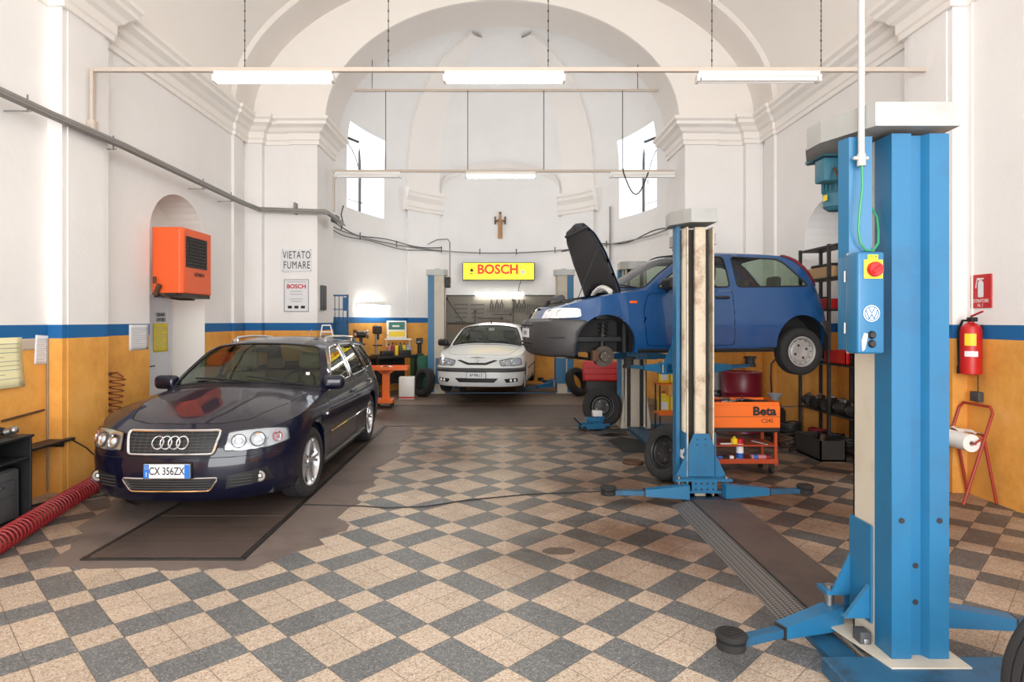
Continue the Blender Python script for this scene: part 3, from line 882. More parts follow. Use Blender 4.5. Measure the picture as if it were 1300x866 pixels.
def build_car(P, root, paint):
    c = Car(P); L = c.L
    hubs = [(c.hub[0], c.R), (c.hub[1], c.R)]
    zb = c.zbot
    # ---- band polygon with arches (arches cut the lower edge)
    ra = c.R+c.arch
    pts = [(c.uy(.0, zb[0][1]), interp(zb, 0))]
    lo = []
    xs = [i*.08 for i in range(int(L/.08)+1)]
    lo.append((-c.Lf, interp(zb, 0)))
    for i in range(1, 9): lo.append((-c.Lf+c.Lf*i/9, interp(zb, 0)))
    hz = c.R+c.arch_dz
    a_in = []
    for hx in c.hub:
        zb_ = interp(zb, hx); da = math.degrees(math.asin((hz-zb_)/ra))
        a_in.append([(hx-ra*math.cos(R(-da+(180+2*da)*i/26)), hz+ra*math.sin(R(-da+(180+2*da)*i/26))) for i in range(27)])
    seq = a_in[0]+[(lerp(a_in[0][-1][0], a_in[1][0][0], k/12), interp(zb, 1.5)) for k in range(1, 12)]+a_in[1]
    lo = [q for q in lo if q[0] < c.ux(seq[0][0], seq[0][1])-.02]
    low = lo+[(c.ux(x, z), z) for x, z in seq]
    U1 = c.L-c.Rf-c.Rr; ue = U1+c.Lr
    u = low[-1][0]+.08
    while u < ue-.04: low.append((u, interp(zb, L))); u += .08
    low.append((ue, interp(zb, L)))
    def top_u(u):
        z = .8
        for _ in range(6):
            x = c.B0(u, z).x; z = c.zt(x)
        return z
    hi = []; u = ue
    while u > -c.Lf+.03: hi.append((u, top_u(u))); u -= .07
    hi.append((-c.Lf, top_u(-c.Lf)))
    band = low+hi
    holes = [c.spoly(rnd_poly(d, .05)) for d in c.doors]+[c.fpoly(g) for g in c.front_holes]
    mb = MB().use(paint)
    c.patch(mb, band, holes, lambda u, z: c.B(u, z), .055)
    # arch lips
    for k in range(2):
        P_ = [c.B(c.ux(x, z), z) for x, z in a_in[k]]
        for sd in (1, -1):
            mb.grid([[(p.x, p.y*sd, p.z) for p in P_], [(p.x, (p.y-.05)*sd, p.z) for p in P_]])
    # greenhouse sides
    re_ = c.roof_edge()
    xA, xD = re_[0][0], re_[-1][0]
    nb = 24
    belt = [(lerp(xA, xD, i/nb), c.zt(lerp(xA, xD, i/nb))) for i in range(nb+1)]
    side = belt+[q for q in re_[::-1][1:-1]]
    wins = [rnd_poly(w_, .05) for w_ in c.windows]
    c.patch(mb, side, wins, lambda x, z: c.G(x, z), .055)
    # roof with glass openings
    ws = rnd_poly([(1.05, -.93), (1.93, -.90), (1.93, .90), (1.05, .93)], .08); rw_ = rnd_poly([(3.1, -.86), (3.9, -.88), (3.9, .88), (3.1, .86)], .1)
    c.patch(mb, [(1, -1), (4, -1), (4, 1), (1, 1)], [ws, rw_], lambda t, q: c.T(t, q), .09, sides=(1,))
    # bonnet / fenders, rear deck
    def plan(xa, xb, n=30):
        return [(lerp(xa, xb, i/n)) for i in range(n+1)]
    xn0 = c.B0(-c.Lf, top_u(-c.Lf)).x
    ptsL = []
    for i in range(16):
        u = -c.Lf*(1-i/15); z = top_u(u); p = c.B0(u, z); ptsL.append((p.x, p.y))
    x = ptsL[-1][0]+.07
    while x < xA-.03: ptsL.append((x, c.half(x, c.zt(x)))); x += .07
    ptsL.append((xA, c.half(xA, c.zt(xA))))
    xc1 = c.ct(1)[0]; ya = c.half(xA, c.zt(xA))
    cowl = [(xc1+(xA-xc1)*(q*q)-c.cowl_gap*(1-q**4), ya*q) for q in [1-i/10 for i in range(1, 20)]]
    full = ptsL+cowl+[(x, -y) for x, y in ptsL[::-1]][:-1]
    hp = c.hood_poly
    fdef = lambda x, y: Vector((x, y, c.hood_z(x, y)))
    if hp:
        hpoly = rnd_poly(hp+[(x, -y) for x, y in hp[::-1]], .04)
        c.patch(mb, full, [hpoly], fdef, .07, sides=(1,))
    else: c.patch(mb, full, [], fdef, .07, sides=(1,))
    # tail deck between hatch foot and band top
    xe4 = c.ct(4)[0]
    rowz = []
    for i in range(21):
        q = -1+2*i/20
        a = c.T(4, q); y = a.y; z = c.zt(a.x)
        u = c.uy(abs(y), top_u(ue), True); p = c.B0(max(u, c.ux(a.x, z)), top_u(max(u, c.ux(a.x, z))))
        rowz.append((a, Vector((p.x, math.copysign(p.y, y), p.z))))
    mb.grid([[r_[0] for r_ in rowz], [r_[1] for r_ in rowz]])
    body = mb.build('body', root)
    # ---- bonnet
    hood = None
    if hp:
        mb = MB().use(paint); g = .006
        inner = rnd_poly([(x+g if k < len(hp)//2 else x-g, y-g) for k, (x, y) in enumerate(hp)]+[(x+g if k < len(hp)//2 else x-g, -(y-g)) for k, (x, y) in list(enumerate(hp))[::-1]], .04)
        c.patch(mb, inner, [], fdef, .06, sides=(1,))
        hood = mb
    # ---- doors
    for d, nm in zip(c.doors, c.door_names):
        for sd in (1, -1):
            mb = MB().use(paint)
            cx = sum(p[0] for p in d)/len(d); cz = sum(p[1] for p in d)/len(d)
            sm = [(p[0]-.006*(1 if p[0] > cx else -1), p[1]-.005*(1 if p[1] > cz else -1)) for p in d]
            c.patch(mb, c.spoly(rnd_poly(sm, .05)), [], lambda u, z: c.B(u, z), .055, sides=(sd,))
            dr = mb.build(nm, root)
            # handle
            hx, hz_ = c.handles[c.doors.index(d)]
            y = c.half(hx, hz_)
            m2 = MB().use(c.handle_mat)
            m2.rbox(hx-.085, hx+.085, (y-.01) if sd > 0 else -(y+.03), (y+.03) if sd > 0 else -(y-.01), hz_-.016, hz_+.016, .012, 2)
            m2.build('door_handle', dr)
            if c.strip:
                m3 = MB().use(c.strip)
                x0 = min(p[0] for p in d)+.02; x1 = max(p[0] for p in d)-.02
                if c.strip_x: x1 = min(x1, c.strip_x)
                m3.tube([(x_, sd*(c.half(x_, c.strip_z)+.004), c.strip_z) for x_ in [lerp(x0, x1, k/6) for k in range(7)]], .012, 6)
                m3.build('rubbing_strip', dr)
    # ---- glass
    mb = MB().use(c.glass); c.patch(mb, ws, [], lambda t, q: c.T(t, q, -.004), .09, sides=(1,)); wsh = mb.build('windshield', root)
    mb = MB().use('black_rubber'); mb.tube([c.T(t, q, .001) for t, q in resample(ws, .12)], .008, 5, closed=True)
    mb.build('seal', wsh)
    mb = MB().use(c.glass); c.patch(mb, rw_, [], lambda t, q: c.T(t, q, -.004), .09, sides=(1,)); mb.build('rear_window', root)
    for w_ in wins:
        for sd in (1, -1):
            mb = MB().use(c.glass); c.patch(mb, w_, [], lambda x, z: c.G(x, z, -.006), .06, sides=(sd,)); g = mb.build('side_window', root)
            mb = MB().use(c.trim); mb.tube([(p.x, p.y*sd, p.z) for p in (c.G(x, z, .002) for x, z in resample(w_, .1))], .009, 6, closed=True); mb.build('window_trim', g)
    # ---- cowl with wipers
    mb = MB().use('black_plastic')
    mb.grid([[(xc1+(xA-xc1)*q*q-c.cowl_gap-.03, ya*q, c.hood_z(xc1-c.cowl_gap-.03, ya*q*.9)-.025) for q in [-.97+1.94*i/20 for i in range(21)]], [tuple(c.T(1.06, q*.98, -.005)) for q in [-.97+1.94*i/20 for i in range(21)]]])
    for y0, y1 in ((-.1, .5), (-.62, -.05)):
        mb.tube([tuple(c.T(1.03+.10*k/5, lerp(y0, y1, k/5)/ya, .02)) for k in range(6)], .009, 6)
    mb.build('wiper_cowl', root)
    # ---- wheel wells + underbody
    for hx in c.hub:
        for sd in (1, -1):
            y = c.half(hx, .5)
            mb = MB().use('black_rubber')
            A = [(hx-(ra+.004)*math.cos(PI*i/18), hz+(ra+.004)*math.sin(PI*i/18)) for i in range(19)]
            A = [(A[0][0], interp(zb, 1.5))]+A+[(A[-1][0], interp(zb, 1.5))]
            mb.grid([[(x, (y-.03)*sd, z) for x, z in A], [(x, (y-.34)*sd, z) for x, z in A]])
            mb.add([(x, (y-.34)*sd, z) for x, z in A], [list(range(len(A)))])
            mb.build('wheel_well', root)
    mb = MB().use('black_plastic')
    zz = interp(zb, 1.5)
    a = [c.hub[0]-ra-.03, c.hub[0]+ra+.03, c.hub[1]-ra-.03, c.hub[1]+ra+.03]
    yw = c.half(c.hub[0], .5)
    mb.box(.28, a[0], -yw+.16, yw-.16, zz, zz+.06); mb.box(a[0], a[1], -yw+.36, yw-.36, zz, zz+.06); mb.box(a[1], a[2], -yw+.03, yw-.03, zz, zz+.06)
    mb.box(a[2], a[3], -yw+.36, yw-.36, zz, zz+.06); mb.box(a[3], L-.2, -yw+.14, yw-.14, zz, zz+.06)
    # firewall and boot wall keep the cabin dark
    mb.box(xc1-.02, xc1+.02, -yw+.15, yw-.15, zz, c.zt(1.3)-.08)
    mb.build('underbody', root)
    # ---- wheels
    for hx in c.hub:
        for sd in (1, -1):
            if (hx, sd) in c.no_wheel: continue
            y = (c.half(hx, .4)-.012-c.tw/2)*sd
            st = c.steer if hx == c.hub[0] else 0
            mtx = T(hx, y, c.R+c.droop) @ RZ(st) @ RX(-90 if sd > 0 else 90)
            mb = MB(); tyre_mesh(mb, c.R, c.tw, c.rim, mtx); wl = mb.build('wheel', root)
            mb = MB(); rim_mesh(mb, c.rim_kind, c.rim, c.tw, mtx); mb.build('rim', wl, fixn=True)
    # ---- mirrors
    for sd in (1, -1):
        mx, my, mz = c.mirror; mb = MB().use(c.mirror_mat)
        mb.rbox(-.07, .07, -.115, .115, -.068, .075, .05, 4, T(mx, my*sd, mz) @ RZ(-8*sd))
        mb.cyl((mx+.02, (my-.06)*sd, mz-.03), (mx+.03, (my-.20)*sd, mz-.07), .028, .032, n=10)
        mr = mb.build('mirror', root)
        m2 = MB().use('chrome'); m2.rbox(-.004, .004, -.095, .095, -.05, .055, .003, 1, T(mx+.072, my*sd, mz) @ RZ(-8*sd)); m2.build('mirror_glass', mr)
    # ---- cabin
    sx = c.seat_x
    for sd in (1, -1): seat_mb(sx, .37*sd, c.seat_mat).build('seat', root)
    mb = MB().use(c.seat_mat)
    mb.rbox(-.25, .25, -.60, .60, 0, .16, .05, 2, T(sx+.95, 0, .36)); mb.rbox(-.07, .07, -.60, .60, 0, .52, .05, 2, T(sx+1.2, 0, .46) @ RY(12))
    for y in (-.36, .36): mb.rbox(-.04, .04, -.12, .12, 0, .14, .035, 2, T(sx+1.33, y, 1.0))
    mb.build('rear_seat', root)
    mb = MB().use('interior')
    mb.rbox(xc1+.08, xc1+.62, -.68, .68, .60, c.zt(1.4)-.01, .05, 3)
    mb.build('dashboard', root)
    mb = MB().use('interior'); k = Vector((xc1+.74, c.drv*.36, .90)); rot = T(k) @ RY(-62)
    mb.tube([rot @ Vector((.185*math.cos(2*PI*i/24), .185*math.sin(2*PI*i/24), 0)) for i in range(24)], .014, 8, closed=True)
    mb.cyl(rot @ Vector((0, 0, .0)), rot @ Vector((0, 0, -.2)), .03); mb.rbox(-.18, .18, -.02, .02, -.01, .01, .008, 1, rot); mb.rbox(-.05, .05, -.07, .07, -.02, .02, .015, 2, rot)
    mb.build('steering_wheel', root)
    return c, hood, body

def fpatch(c, root, name, poly, m, off=.006, thick=.02, sides=(1,), sym=False, step=.05, rear=False):
    """patch on the nose given as (y,z); sym=True: polygon given for y>=0 and mirrored across the middle"""
    mb = MB().use(m)
    if sym: c.patch(mb, c.fpoly(poly, .04, rear), [], lambda u, z: c.B(u, z, off), step, sides=(1, -1))
    else: c.patch(mb, c.fpoly(poly, .04, rear), [], lambda u, z: c.B(u, z, off), step, sides=sides)
    o = mb.build(name, root)
    if thick:
        md = o.modifiers.new('thick', 'SOLIDIFY'); md.thickness = thick; md.offset = -1
    return o
def ftube(c, mb, pts, r, off=.006, closed=False, sides=(1, -1)):
    for sd in sides:
        P = [c.B(c.uy(y, z), z, off) for y, z in pts]; mb.tube([(p.x, p.y*sd, p.z) for p in P], r, 6, closed=closed)
def plate(c, root, w, h, z, body, style, size, y0=0):
    x = c.B0(-c.Lf, z).x-.02
    mb = MB().use('paper_white'); mb.rbox(x-.006, x+.004, y0-w/2, y0+w/2, z-h/2, z+h/2, .003, 1)
    mb.use('black_plastic').box(x+.003, x+.03, y0-w/2-.008, y0+w/2+.008, z-h/2-.008, z+h/2+.008)
    o = mb.build('license_plate', root)
    mtx = T(x-.0075, y0, z) @ RZ(-90) @ RX(90)
    if style == 'blue':
        m2 = MB().use('plate_blue'); m2.box(x-.0075, x-.0055, y0-w/2, y0-w/2+.042, z-h/2+.002, z+h/2-.002); m2.build('blue_band', o); m2 = MB().use('plate_blue'); m2.box(x-.0075, x-.0055, y0+w/2-.042, y0+w/2, z-h/2+.002, z+h/2-.002); m2.build('blue_band', o)
        m2 = MB().use('yellow')
        for k in range(10): 
            a = 2*PI*k/10; m2.cyl((x-.0085, y0+w/2-.021+.011*math.cos(a), z+.028+.011*math.sin(a)), (x-.0070, y0+w/2-.021+.011*math.cos(a), z+.028+.011*math.sin(a)), .0022, n=5)
        m2.use('paper_white'); text_mb(m2, 'I', .05, T(x-.0085, y0+w/2-.021, z-.025) @ RZ(-90) @ RX(90), .001)
        m2.build('emblem', o)
    m2 = MB().use('ink'); text_mb(m2, body, size, mtx, .001, sx=.72, bold=.001); m2.build('lettering', o)
    return o

# ---------------------------------------------------------------- black estate car
M['audi_paint'] = mat('paint_night_blue', (7, 11, 34), .4, .0, coat=.75, spec=.15)
M['audi_paint'].node_tree.nodes['Principled BSDF'].inputs['Coat Roughness'].default_value = .03
AU = dict(L=4.54, R=.318, tw=.215, rim=.215, rim_kind='alloy', arch=.035, arch_dz=.01, droop=0, hub=(.90, 3.55), Rf=.70, Rr=.45, Lf=1.15, Lr=1.0, n=2.3, m=2.7,
  wz=[(.15, .78), (.2, .83), (.30, .868), (.45, .876), (.6, .885), (.74, .872), (.84, .845), (.92, .81), (1.0, .78)],
  wx=[(0, 1), (.9, 1.0), (2, 1.0), (3.4, .985), (4.54, .93)],
  xnz=[(.15, .14), (.20, .06), (.27, .02), (.40, .0), (.50, .0), (.57, .025), (.64, .045), (.71, .075), (.76, .12)],
  xtz=[(.15, 4.44), (.3, 4.52), (.5, 4.54), (.75, 4.50), (1, 4.44)],
  ztx=[(.05, .715), (.2, .725), (.45, .772), (.7, .815), (1.0, .858), (1.5, .905), (2.5, .93), (3.5, .955), (4.2, .975), (4.54, .97)],
  hood=[(.05, .715), (.12, .735), (.25, .785), (.5, .85), (.9, .93), (1.3, .99), (1.6, 1.0)],
  zbot=[(0, .19), (.5, .20), (1.5, .20), (4.54, .23)],
  tum=[(0, 0), (.05, .015), (.15, .05), (.25, .095), (.35, .15), (.42, .21), (.47, .28)],
  top=[(1, 1.30, .985, 1.50, .905), (1.5, 1.67, 1.21, 1.84, 1.13), (2, 2.06, 1.385, 2.20, 1.325), (2.4, 2.6, 1.43, 2.7, 1.365), (3, 4.0, 1.37, 3.92, 1.32), (4, 4.38, 1.0, 4.28, .977)],
  cowl_gap=.06, windows=[[(1.66, .935), (2.17, 1.275), (2.30, 1.315), (2.63, 1.335), (2.60, .955)], [(2.70, .957), (2.72, 1.335), (3.30, 1.325), (3.48, .975)], [(3.58, .985), (3.42, 1.315), (3.80, 1.285), (4.12, 1.01)]],
  doors=[[(1.45, .30), (1.40, .70), (1.50, .885), (2.63, .912), (2.63, .30)], [(2.65, .30), (2.65, .912), (3.62, .935), (3.56, .74), (3.22, .62), (3.12, .30)]], door_names=['door', 'door'], handles=[(2.48, .80), (3.45, .83)], handle_mat='audi_paint',
  strip='audi_paint', strip_z=.50, strip_x=0, front_holes=[], hood_poly=[(.22, 0), (.24, .30), (.36, .50), (.8, .66), (1.36, .735), (1.245, .45), (1.21, 0)],
  glass='glass_dark', trim='chrome', no_wheel=[], steer=-4, mirror=(1.60, .865, .98), mirror_mat='audi_paint', seat_x=2.0, seat_mat='seat_tan', drv=-1)
a_root = thing('estate_car', 'glossy blue-black estate car with four-ring grille and silver roof rails', 'car', (-2.59, 4.87, .017), R(90))
ca, hood, body = build_car(AU, a_root, 'audi_paint')
hood.build('bonnet', a_root)
# grille
gp = [(-.365, .735), (.365, .735), (.33, .565), (-.33, .565)]
def sgn_fpoly(c, pts, off, step=.05):   # polygon crossing y=0
    out = []
    for y, z in resample(pts, step):
        p = c.B(c.uy(abs(y), z), z, off); out.append(Vector((p.x, math.copysign(p.y, y) if y else 0, p.z)))
    return out
def front_fn(c, off):
    def f(y, z):
        p = c.B(c.uy(abs(y), z), z, off); return Vector((p.x, math.copysign(p.y, y), p.z))
    return f
def fmid(c, root, name, pts, m, off=.006, thick=.02, step=.04):
    mb = MB().use(m); c.patch(mb, pts, [], front_fn(c, off), step, sides=(1,)); o = mb.build(name, root)
    if thick: md = o.modifiers.new('thick', 'SOLIDIFY'); md.thickness = thick; md.offset = -1
    return o
g = fmid(ca, a_root, 'grille', gp, 'black_plastic', .004, .0)
mb = MB().use('chrome'); mb.tube(sgn_fpoly(ca, rnd_poly(gp, .03), .014), .012, 8, closed=True); mb.build('chrome_frame', g)
mb = MB().use('grey_plastic')
for k in range(1, 7):
    z = .57+.165*k/7; w_ = .32+.033*(z-.565)/.17
    mb.tube(sgn_fpoly(ca, [(-w_, z), (w_, z)], .008)[:len(resample([(-w_, z), (w_, z)], .05))//2+1], .0035, 5)
for k in range(-6, 7):
    if k: mb.tube([front_fn(ca, .006)(k*.05, z) for z in (.575, .65, .725)], .0025, 5)
mb.build('slats', g)
mb = MB().use('chrome')
for k in range(4):
    cy = (k-1.5)*.064
    mb.tube([front_fn(ca, .026)(cy+.044*math.cos(2*PI*i/28), .652+.044*math.sin(2*PI*i/28)) for i in range(28)], .0065, 6, closed=True)
mb.build('emblem', g)
# lower intake with bright frame, side intakes, fog lamps
ip = [(-.375, .385), (.375, .385), (.31, .285), (-.31, .285)]
g = fmid(ca, a_root, 'lower_intake', ip, 'black_plastic', .004, 0)
mb = MB().use('chrome'); mb.tube(sgn_fpoly(ca, rnd_poly(ip, .025), .01), .008, 6, closed=True); mb.build('chrome_frame', g)
mb = MB().use('grey_plastic')
for z in (.305, .325, .345, .365): mb.tube([front_fn(ca, .008)(y, z) for y in (-.32, -.16, 0, .16, .32)], .003, 5)
mb.build('slats', g)
for sd in (1, -1):
    sip = [(.44, .40), (.70, .435), (.735, .33), (.42, .29)]
    g = fpatch(ca, a_root, 'side_intake', sip, 'black_plastic', .004, 0, sides=(sd,))
    mb = MB().use('grey_plastic')
    for z in (.315, .34, .365, .39): ftube(ca, mb, [(y, z) for y in (.45, .52, .60)], .003, .008, sides=(sd,))
    mb.build('slats', g)
    p = ca.B(ca.uy(.655, .37), .37, .0)
    mb = MB().use('lamp_silver').cyl((p.x-.01, p.y*sd, p.z), (p.x+.05, p.y*sd, p.z), .042, n=20); mb.use('grey_plastic').sphere((p.x-.004, p.y*sd, p.z), .034, 14, (.25, 1, 1)).use('clear_lens').sphere((p.x-.010, p.y*sd, p.z), .014, 10, (.5, 1, 1)); mb.use('black_plastic').lathe([(.042, 0), (.052, .004), (.05, -.02)], 20, T(p.x-.008, p.y*sd, p.z) @ RY(-90))
    mb.build('fog_lamp', a_root)
    # headlamp
    hp_ = rnd_poly([(.415, .725), (.60, .742), (.79, .722), (.815, .62), (.70, .588), (.405, .588)], .02)
    g = fpatch(ca, a_root, 'headlamp', hp_, 'lamp_silver', .003, 0, sides=(sd,))
    for (y, z, r, m) in ((.50, .655, .052, 'chrome'), (.625, .66, .056, 'chrome'), (.745, .665, .038, 'pink')):
        q = ca.B(ca.uy(y, z), z, .002); nn = (ca.B(ca.uy(y, z), z, .05)-q).normalized(); q.y *= sd; nn.y *= sd
        rot = nn.to_track_quat('Z', 'Y').to_matrix().to_4x4()
        mb = MB().use('chrome').lathe([(r, .012), (r*.9, .002), (r*.5, -.004), (0, -.004)], 24, T(q) @ rot)
        mb.use('grey_plastic' if m == 'chrome' else m).lathe([(r+.006, .002), (r+.006, .012), (r, .012)], 24, T(q) @ rot)
        mb.use('clear_lens' if m == 'chrome' else m).sphere((0, 0, .0), r*.5, 12, (1, 1, .5), T(q) @ rot)
        mb.build('reflector', g)
    mb = MB().use('window_glass'); ca.patch(mb, ca.fpoly(hp_), [], lambda u, z: ca.B(u, z, .016), .05, sides=(sd,)); mb.build('lens', g)
    mb = MB().use('black_plastic'); ftube(ca, mb, hp_, .006, .008, closed=True, sides=(sd,)); mb.build('bezel', g)
    # roof rail
    P_ = [ca.T(t, .90*sd, .0) for t in (2.22, 2.3, 2.5, 2.7, 2.85, 2.96)]
    mb = MB().use('alloy'); h_ = [.005, .045, .05, .05, .045, .005]
    mb.tube([(p.x, p.y, p.z+h) for p, h in zip(P_, h_)], .014, 8)
    for i in (1, 4): mb.cyl((P_[i].x, P_[i].y, P_[i].z), (P_[i].x, P_[i].y, P_[i].z+.04), .014, n=8)
    mb.build('roof_rail', a_root)
    # side indicator
    mb = MB().use('clear_lens'); y = ca.half(1.32, .70); mb.rbox(1.30, 1.34, (y-.004) if sd > 0 else -(y+.012), (y+.012) if sd > 0 else -(y-.004), .69, .715, .006, 2); mb.build('side_indicator', a_root)
plate(ca, a_root, .36, .11, .447, 'CX 356ZX', 'blue', .085)
mb = MB().use('black_plastic'); ftube(ca, mb, [(y, .54) for y in (0, .15, .3, .45, .6, .75, .84)], .003, .001); mb.build('bumper_seam', a_root)
for sd in (1, -1): MB().use('black_plastic').tube([(x, sd*(ca.half(x, .26)-.01), .235) for x in (1.28, 1.8, 2.4, 3.0, 3.15)], .03, 6).build('sill', a_root)
mb = MB().use('chrome').cyl((3.6, .0, 1.40), (3.72, 0, 1.50), .004, n=5); mb.build('aerial', a_root)
# things showing through the glass
mb = MB().use('paper_white').rbox(1.56, 1.565, -.63, -.59, 1.06, 1.09, .002, 1); mb.build('windshield_sticker', a_root)
mb = MB().use('interior').rbox(2.02, 2.06, -.12, .12, 1.27, 1.33, .02, 2); mb.build('rear_view_mirror', a_root)

# ---------------------------------------------------------------- white hatchback
M_('laguna_paint', (218, 222, 222), .35, coat=.4, var=.03)
LG = dict(L=4.3, R=.30, tw=.19, rim=.19, rim_kind='cap', arch=.045, arch_dz=.02, droop=.03, hub=(.87, 3.45), Rf=.62, Rr=.4, Lf=1.1, Lr=1.0, n=2.4, m=2.9,
  wz=[(.15, .80), (.22, .84), (.3, .855), (.5, .87), (.62, .872), (.78, .85), (.88, .82), (.98, .78)],
  wx=[(0, 1), (1, 1), (3, .99), (4.3, .93)],
  xnz=[(.18, .12), (.23, .03), (.35, .0), (.5, .0), (.57, .01), (.60, .05), (.68, .10), (.75, .15), (.8, .2)],
  xtz=[(.15, 4.2), (.5, 4.3), (.8, 4.25), (1, 4.2)],
  ztx=[(.1, .745), (.3, .77), (.6, .82), (1.0, .87), (1.5, .91), (2.5, .93), (3.5, .96), (4.3, .97)],
  hood=[(.1, .745), (.2, .79), (.45, .85), (.8, .92), (1.2, .985), (1.6, 1.0)],
  zbot=[(0, .21), (.5, .21), (1.5, .20), (4.3, .23)],
  tum=[(0, 0), (.05, .02), (.15, .055), (.25, .10), (.35, .155), (.42, .22), (.48, .3)],
  top=[(1, 1.16, .985, 1.38, .90), (1.5, 1.52, 1.20, 1.7, 1.12), (2, 1.92, 1.38, 2.06, 1.31), (2.4, 2.5, 1.43, 2.6, 1.36), (3, 3.4, 1.38, 3.3, 1.33), (4, 4.15, .99, 4.0, .968)],
  cowl_gap=.05, windows=[[(1.55, .93), (2.08, 1.26), (2.48, 1.33), (2.46, .95)], [(2.56, .95), (2.58, 1.33), (3.05, 1.32), (3.3, .97)]],
  doors=[[(1.36, .30), (1.32, .70), (1.42, .885), (2.5, .91), (2.5, .30)], [(2.52, .30), (2.52, .91), (3.35, .93), (3.3, .74), (3.08, .62), (2.98, .30)]], door_names=['door', 'door'], handles=[(2.35, .80), (3.2, .82)], handle_mat='black_plastic',
  strip='bumper_grey', strip_z=.50, strip_x=0, front_holes=[], hood_poly=[(.24, 0), (.27, .40), (.42, .60), (.8, .68), (1.24, .72), (1.13, .45), (1.09, 0)],
  glass='glass', trim='black_rubber', no_wheel=[], steer=0, mirror=(1.5, .96, 1.0), mirror_mat='black_plastic', seat_x=1.85, seat_mat='seat_grey', drv=-1)
LZ = .17
l_root = thing('hatchback_car', 'white hatchback with dark bumper strip, raised a little on the lift in the apse', 'car', (-.44, 11.80, LZ), R(82))
l_root.scale = (.93, 1, 1)
cl, hood, body = build_car(LG, l_root, 'laguna_paint')
hood.build('bonnet', l_root)
g = fmid(cl, l_root, 'grille', [(-.40, .705), (-.33, .715), (-.16, .66), (.16, .66), (.33, .715), (.40, .705), (.18, .62), (-.18, .62)], 'black_plastic', .004, 0, .03)
mb = MB().use('chrome'); d_ = [(0, .05), (.032, 0), (0, -.05), (-.032, 0)]
mb.tube([front_fn(cl, .02)(y, .70+z) for y, z in d_], .006, 6, closed=True); mb.build('emblem', g)
for sd in (1, -1):
    hp_ = rnd_poly([(.42, .70), (.6, .735), (.80, .74), (.825, .62), (.70, .60), (.46, .60)], .03)
    g = fpatch(cl, l_root, 'headlamp', hp_, 'lamp_silver', .003, 0, sides=(sd,))
    for (y, z, r) in ((.53, .66, .045), (.66, .665, .045)):
        q = cl.B(cl.uy(y, z), z, .003); nn = (cl.B(cl.uy(y, z), z, .05)-q).normalized(); q.y *= sd; nn.y *= sd
        mb = MB().use('chrome').lathe([(r, .014), (r*.8, .0), (0, -.005)], 20, T(q) @ nn.to_track_quat('Z', 'Y').to_matrix().to_4x4()); mb.build('reflector', g)
    mb = MB().use('window_glass'); cl.patch(mb, cl.fpoly(hp_), [], lambda u, z: cl.B(u, z, .02), .05, sides=(sd,)); mb.build('lens', g)
    mb = MB().use('black_plastic'); ftube(cl, mb, hp_, .006, .006, closed=True, sides=(sd,)); mb.build('bezel', g)
    g = fpatch(cl, l_root, 'fog_lamp', rnd_poly([(.52, .36), (.76, .37), (.77, .30), (.56, .29)], .02), 'black_plastic', .005, 0, sides=(sd,))
    for y in (.64, .71): q = cl.B(cl.uy(y, .33), .33, .006); MB().use('clear_lens').sphere((q.x, q.y*sd, q.z), .028, 12, (.4, 1, 1)).build('lamp', g)
# dark rubbing strip right round the nose
mb = MB().use('bumper_grey')
cl.patch(mb, [(-cl.Lf+cl.Lf*i/14, .49) for i in range(15)]+[(.0, .49), (0, .565)]+[(-cl.Lf*i/14, .565) for i in range(1, 15)], [], lambda u, z: cl.B(u, z, .012), .05)
o = mb.build('bumper_strip', l_root); md = o.modifiers.new('thick', 'SOLIDIFY'); md.thickness = .012; md.offset = -1
fmid(cl, l_root, 'lower_intake', rnd_poly([(-.42, .375), (.42, .375), (.34, .295), (-.34, .295)], .02), 'black_plastic', .004, 0)
plate(cl, l_root, .36, .11, .43, 'AP 996 LT', 'plain', .08)
mb = MB().use('black_plastic').cyl((2.05, 0, 1.40), (1.98, 0, 1.46), .012, n=6).cyl((1.98, 0, 1.46), (1.9, 0, 1.475), .004, n=5); mb.build('aerial', l_root)
mb = MB().use('paper_white').rbox(1.85, 1.86, -.09, .03, 1.25, 1.31, .002, 1); mb.build('windshield_sticker', l_root)
mb = MB().use('interior').rbox(1.86, 1.90, -.1, .1, 1.26, 1.31, .02, 2); mb.build('rear_view_mirror', l_root)

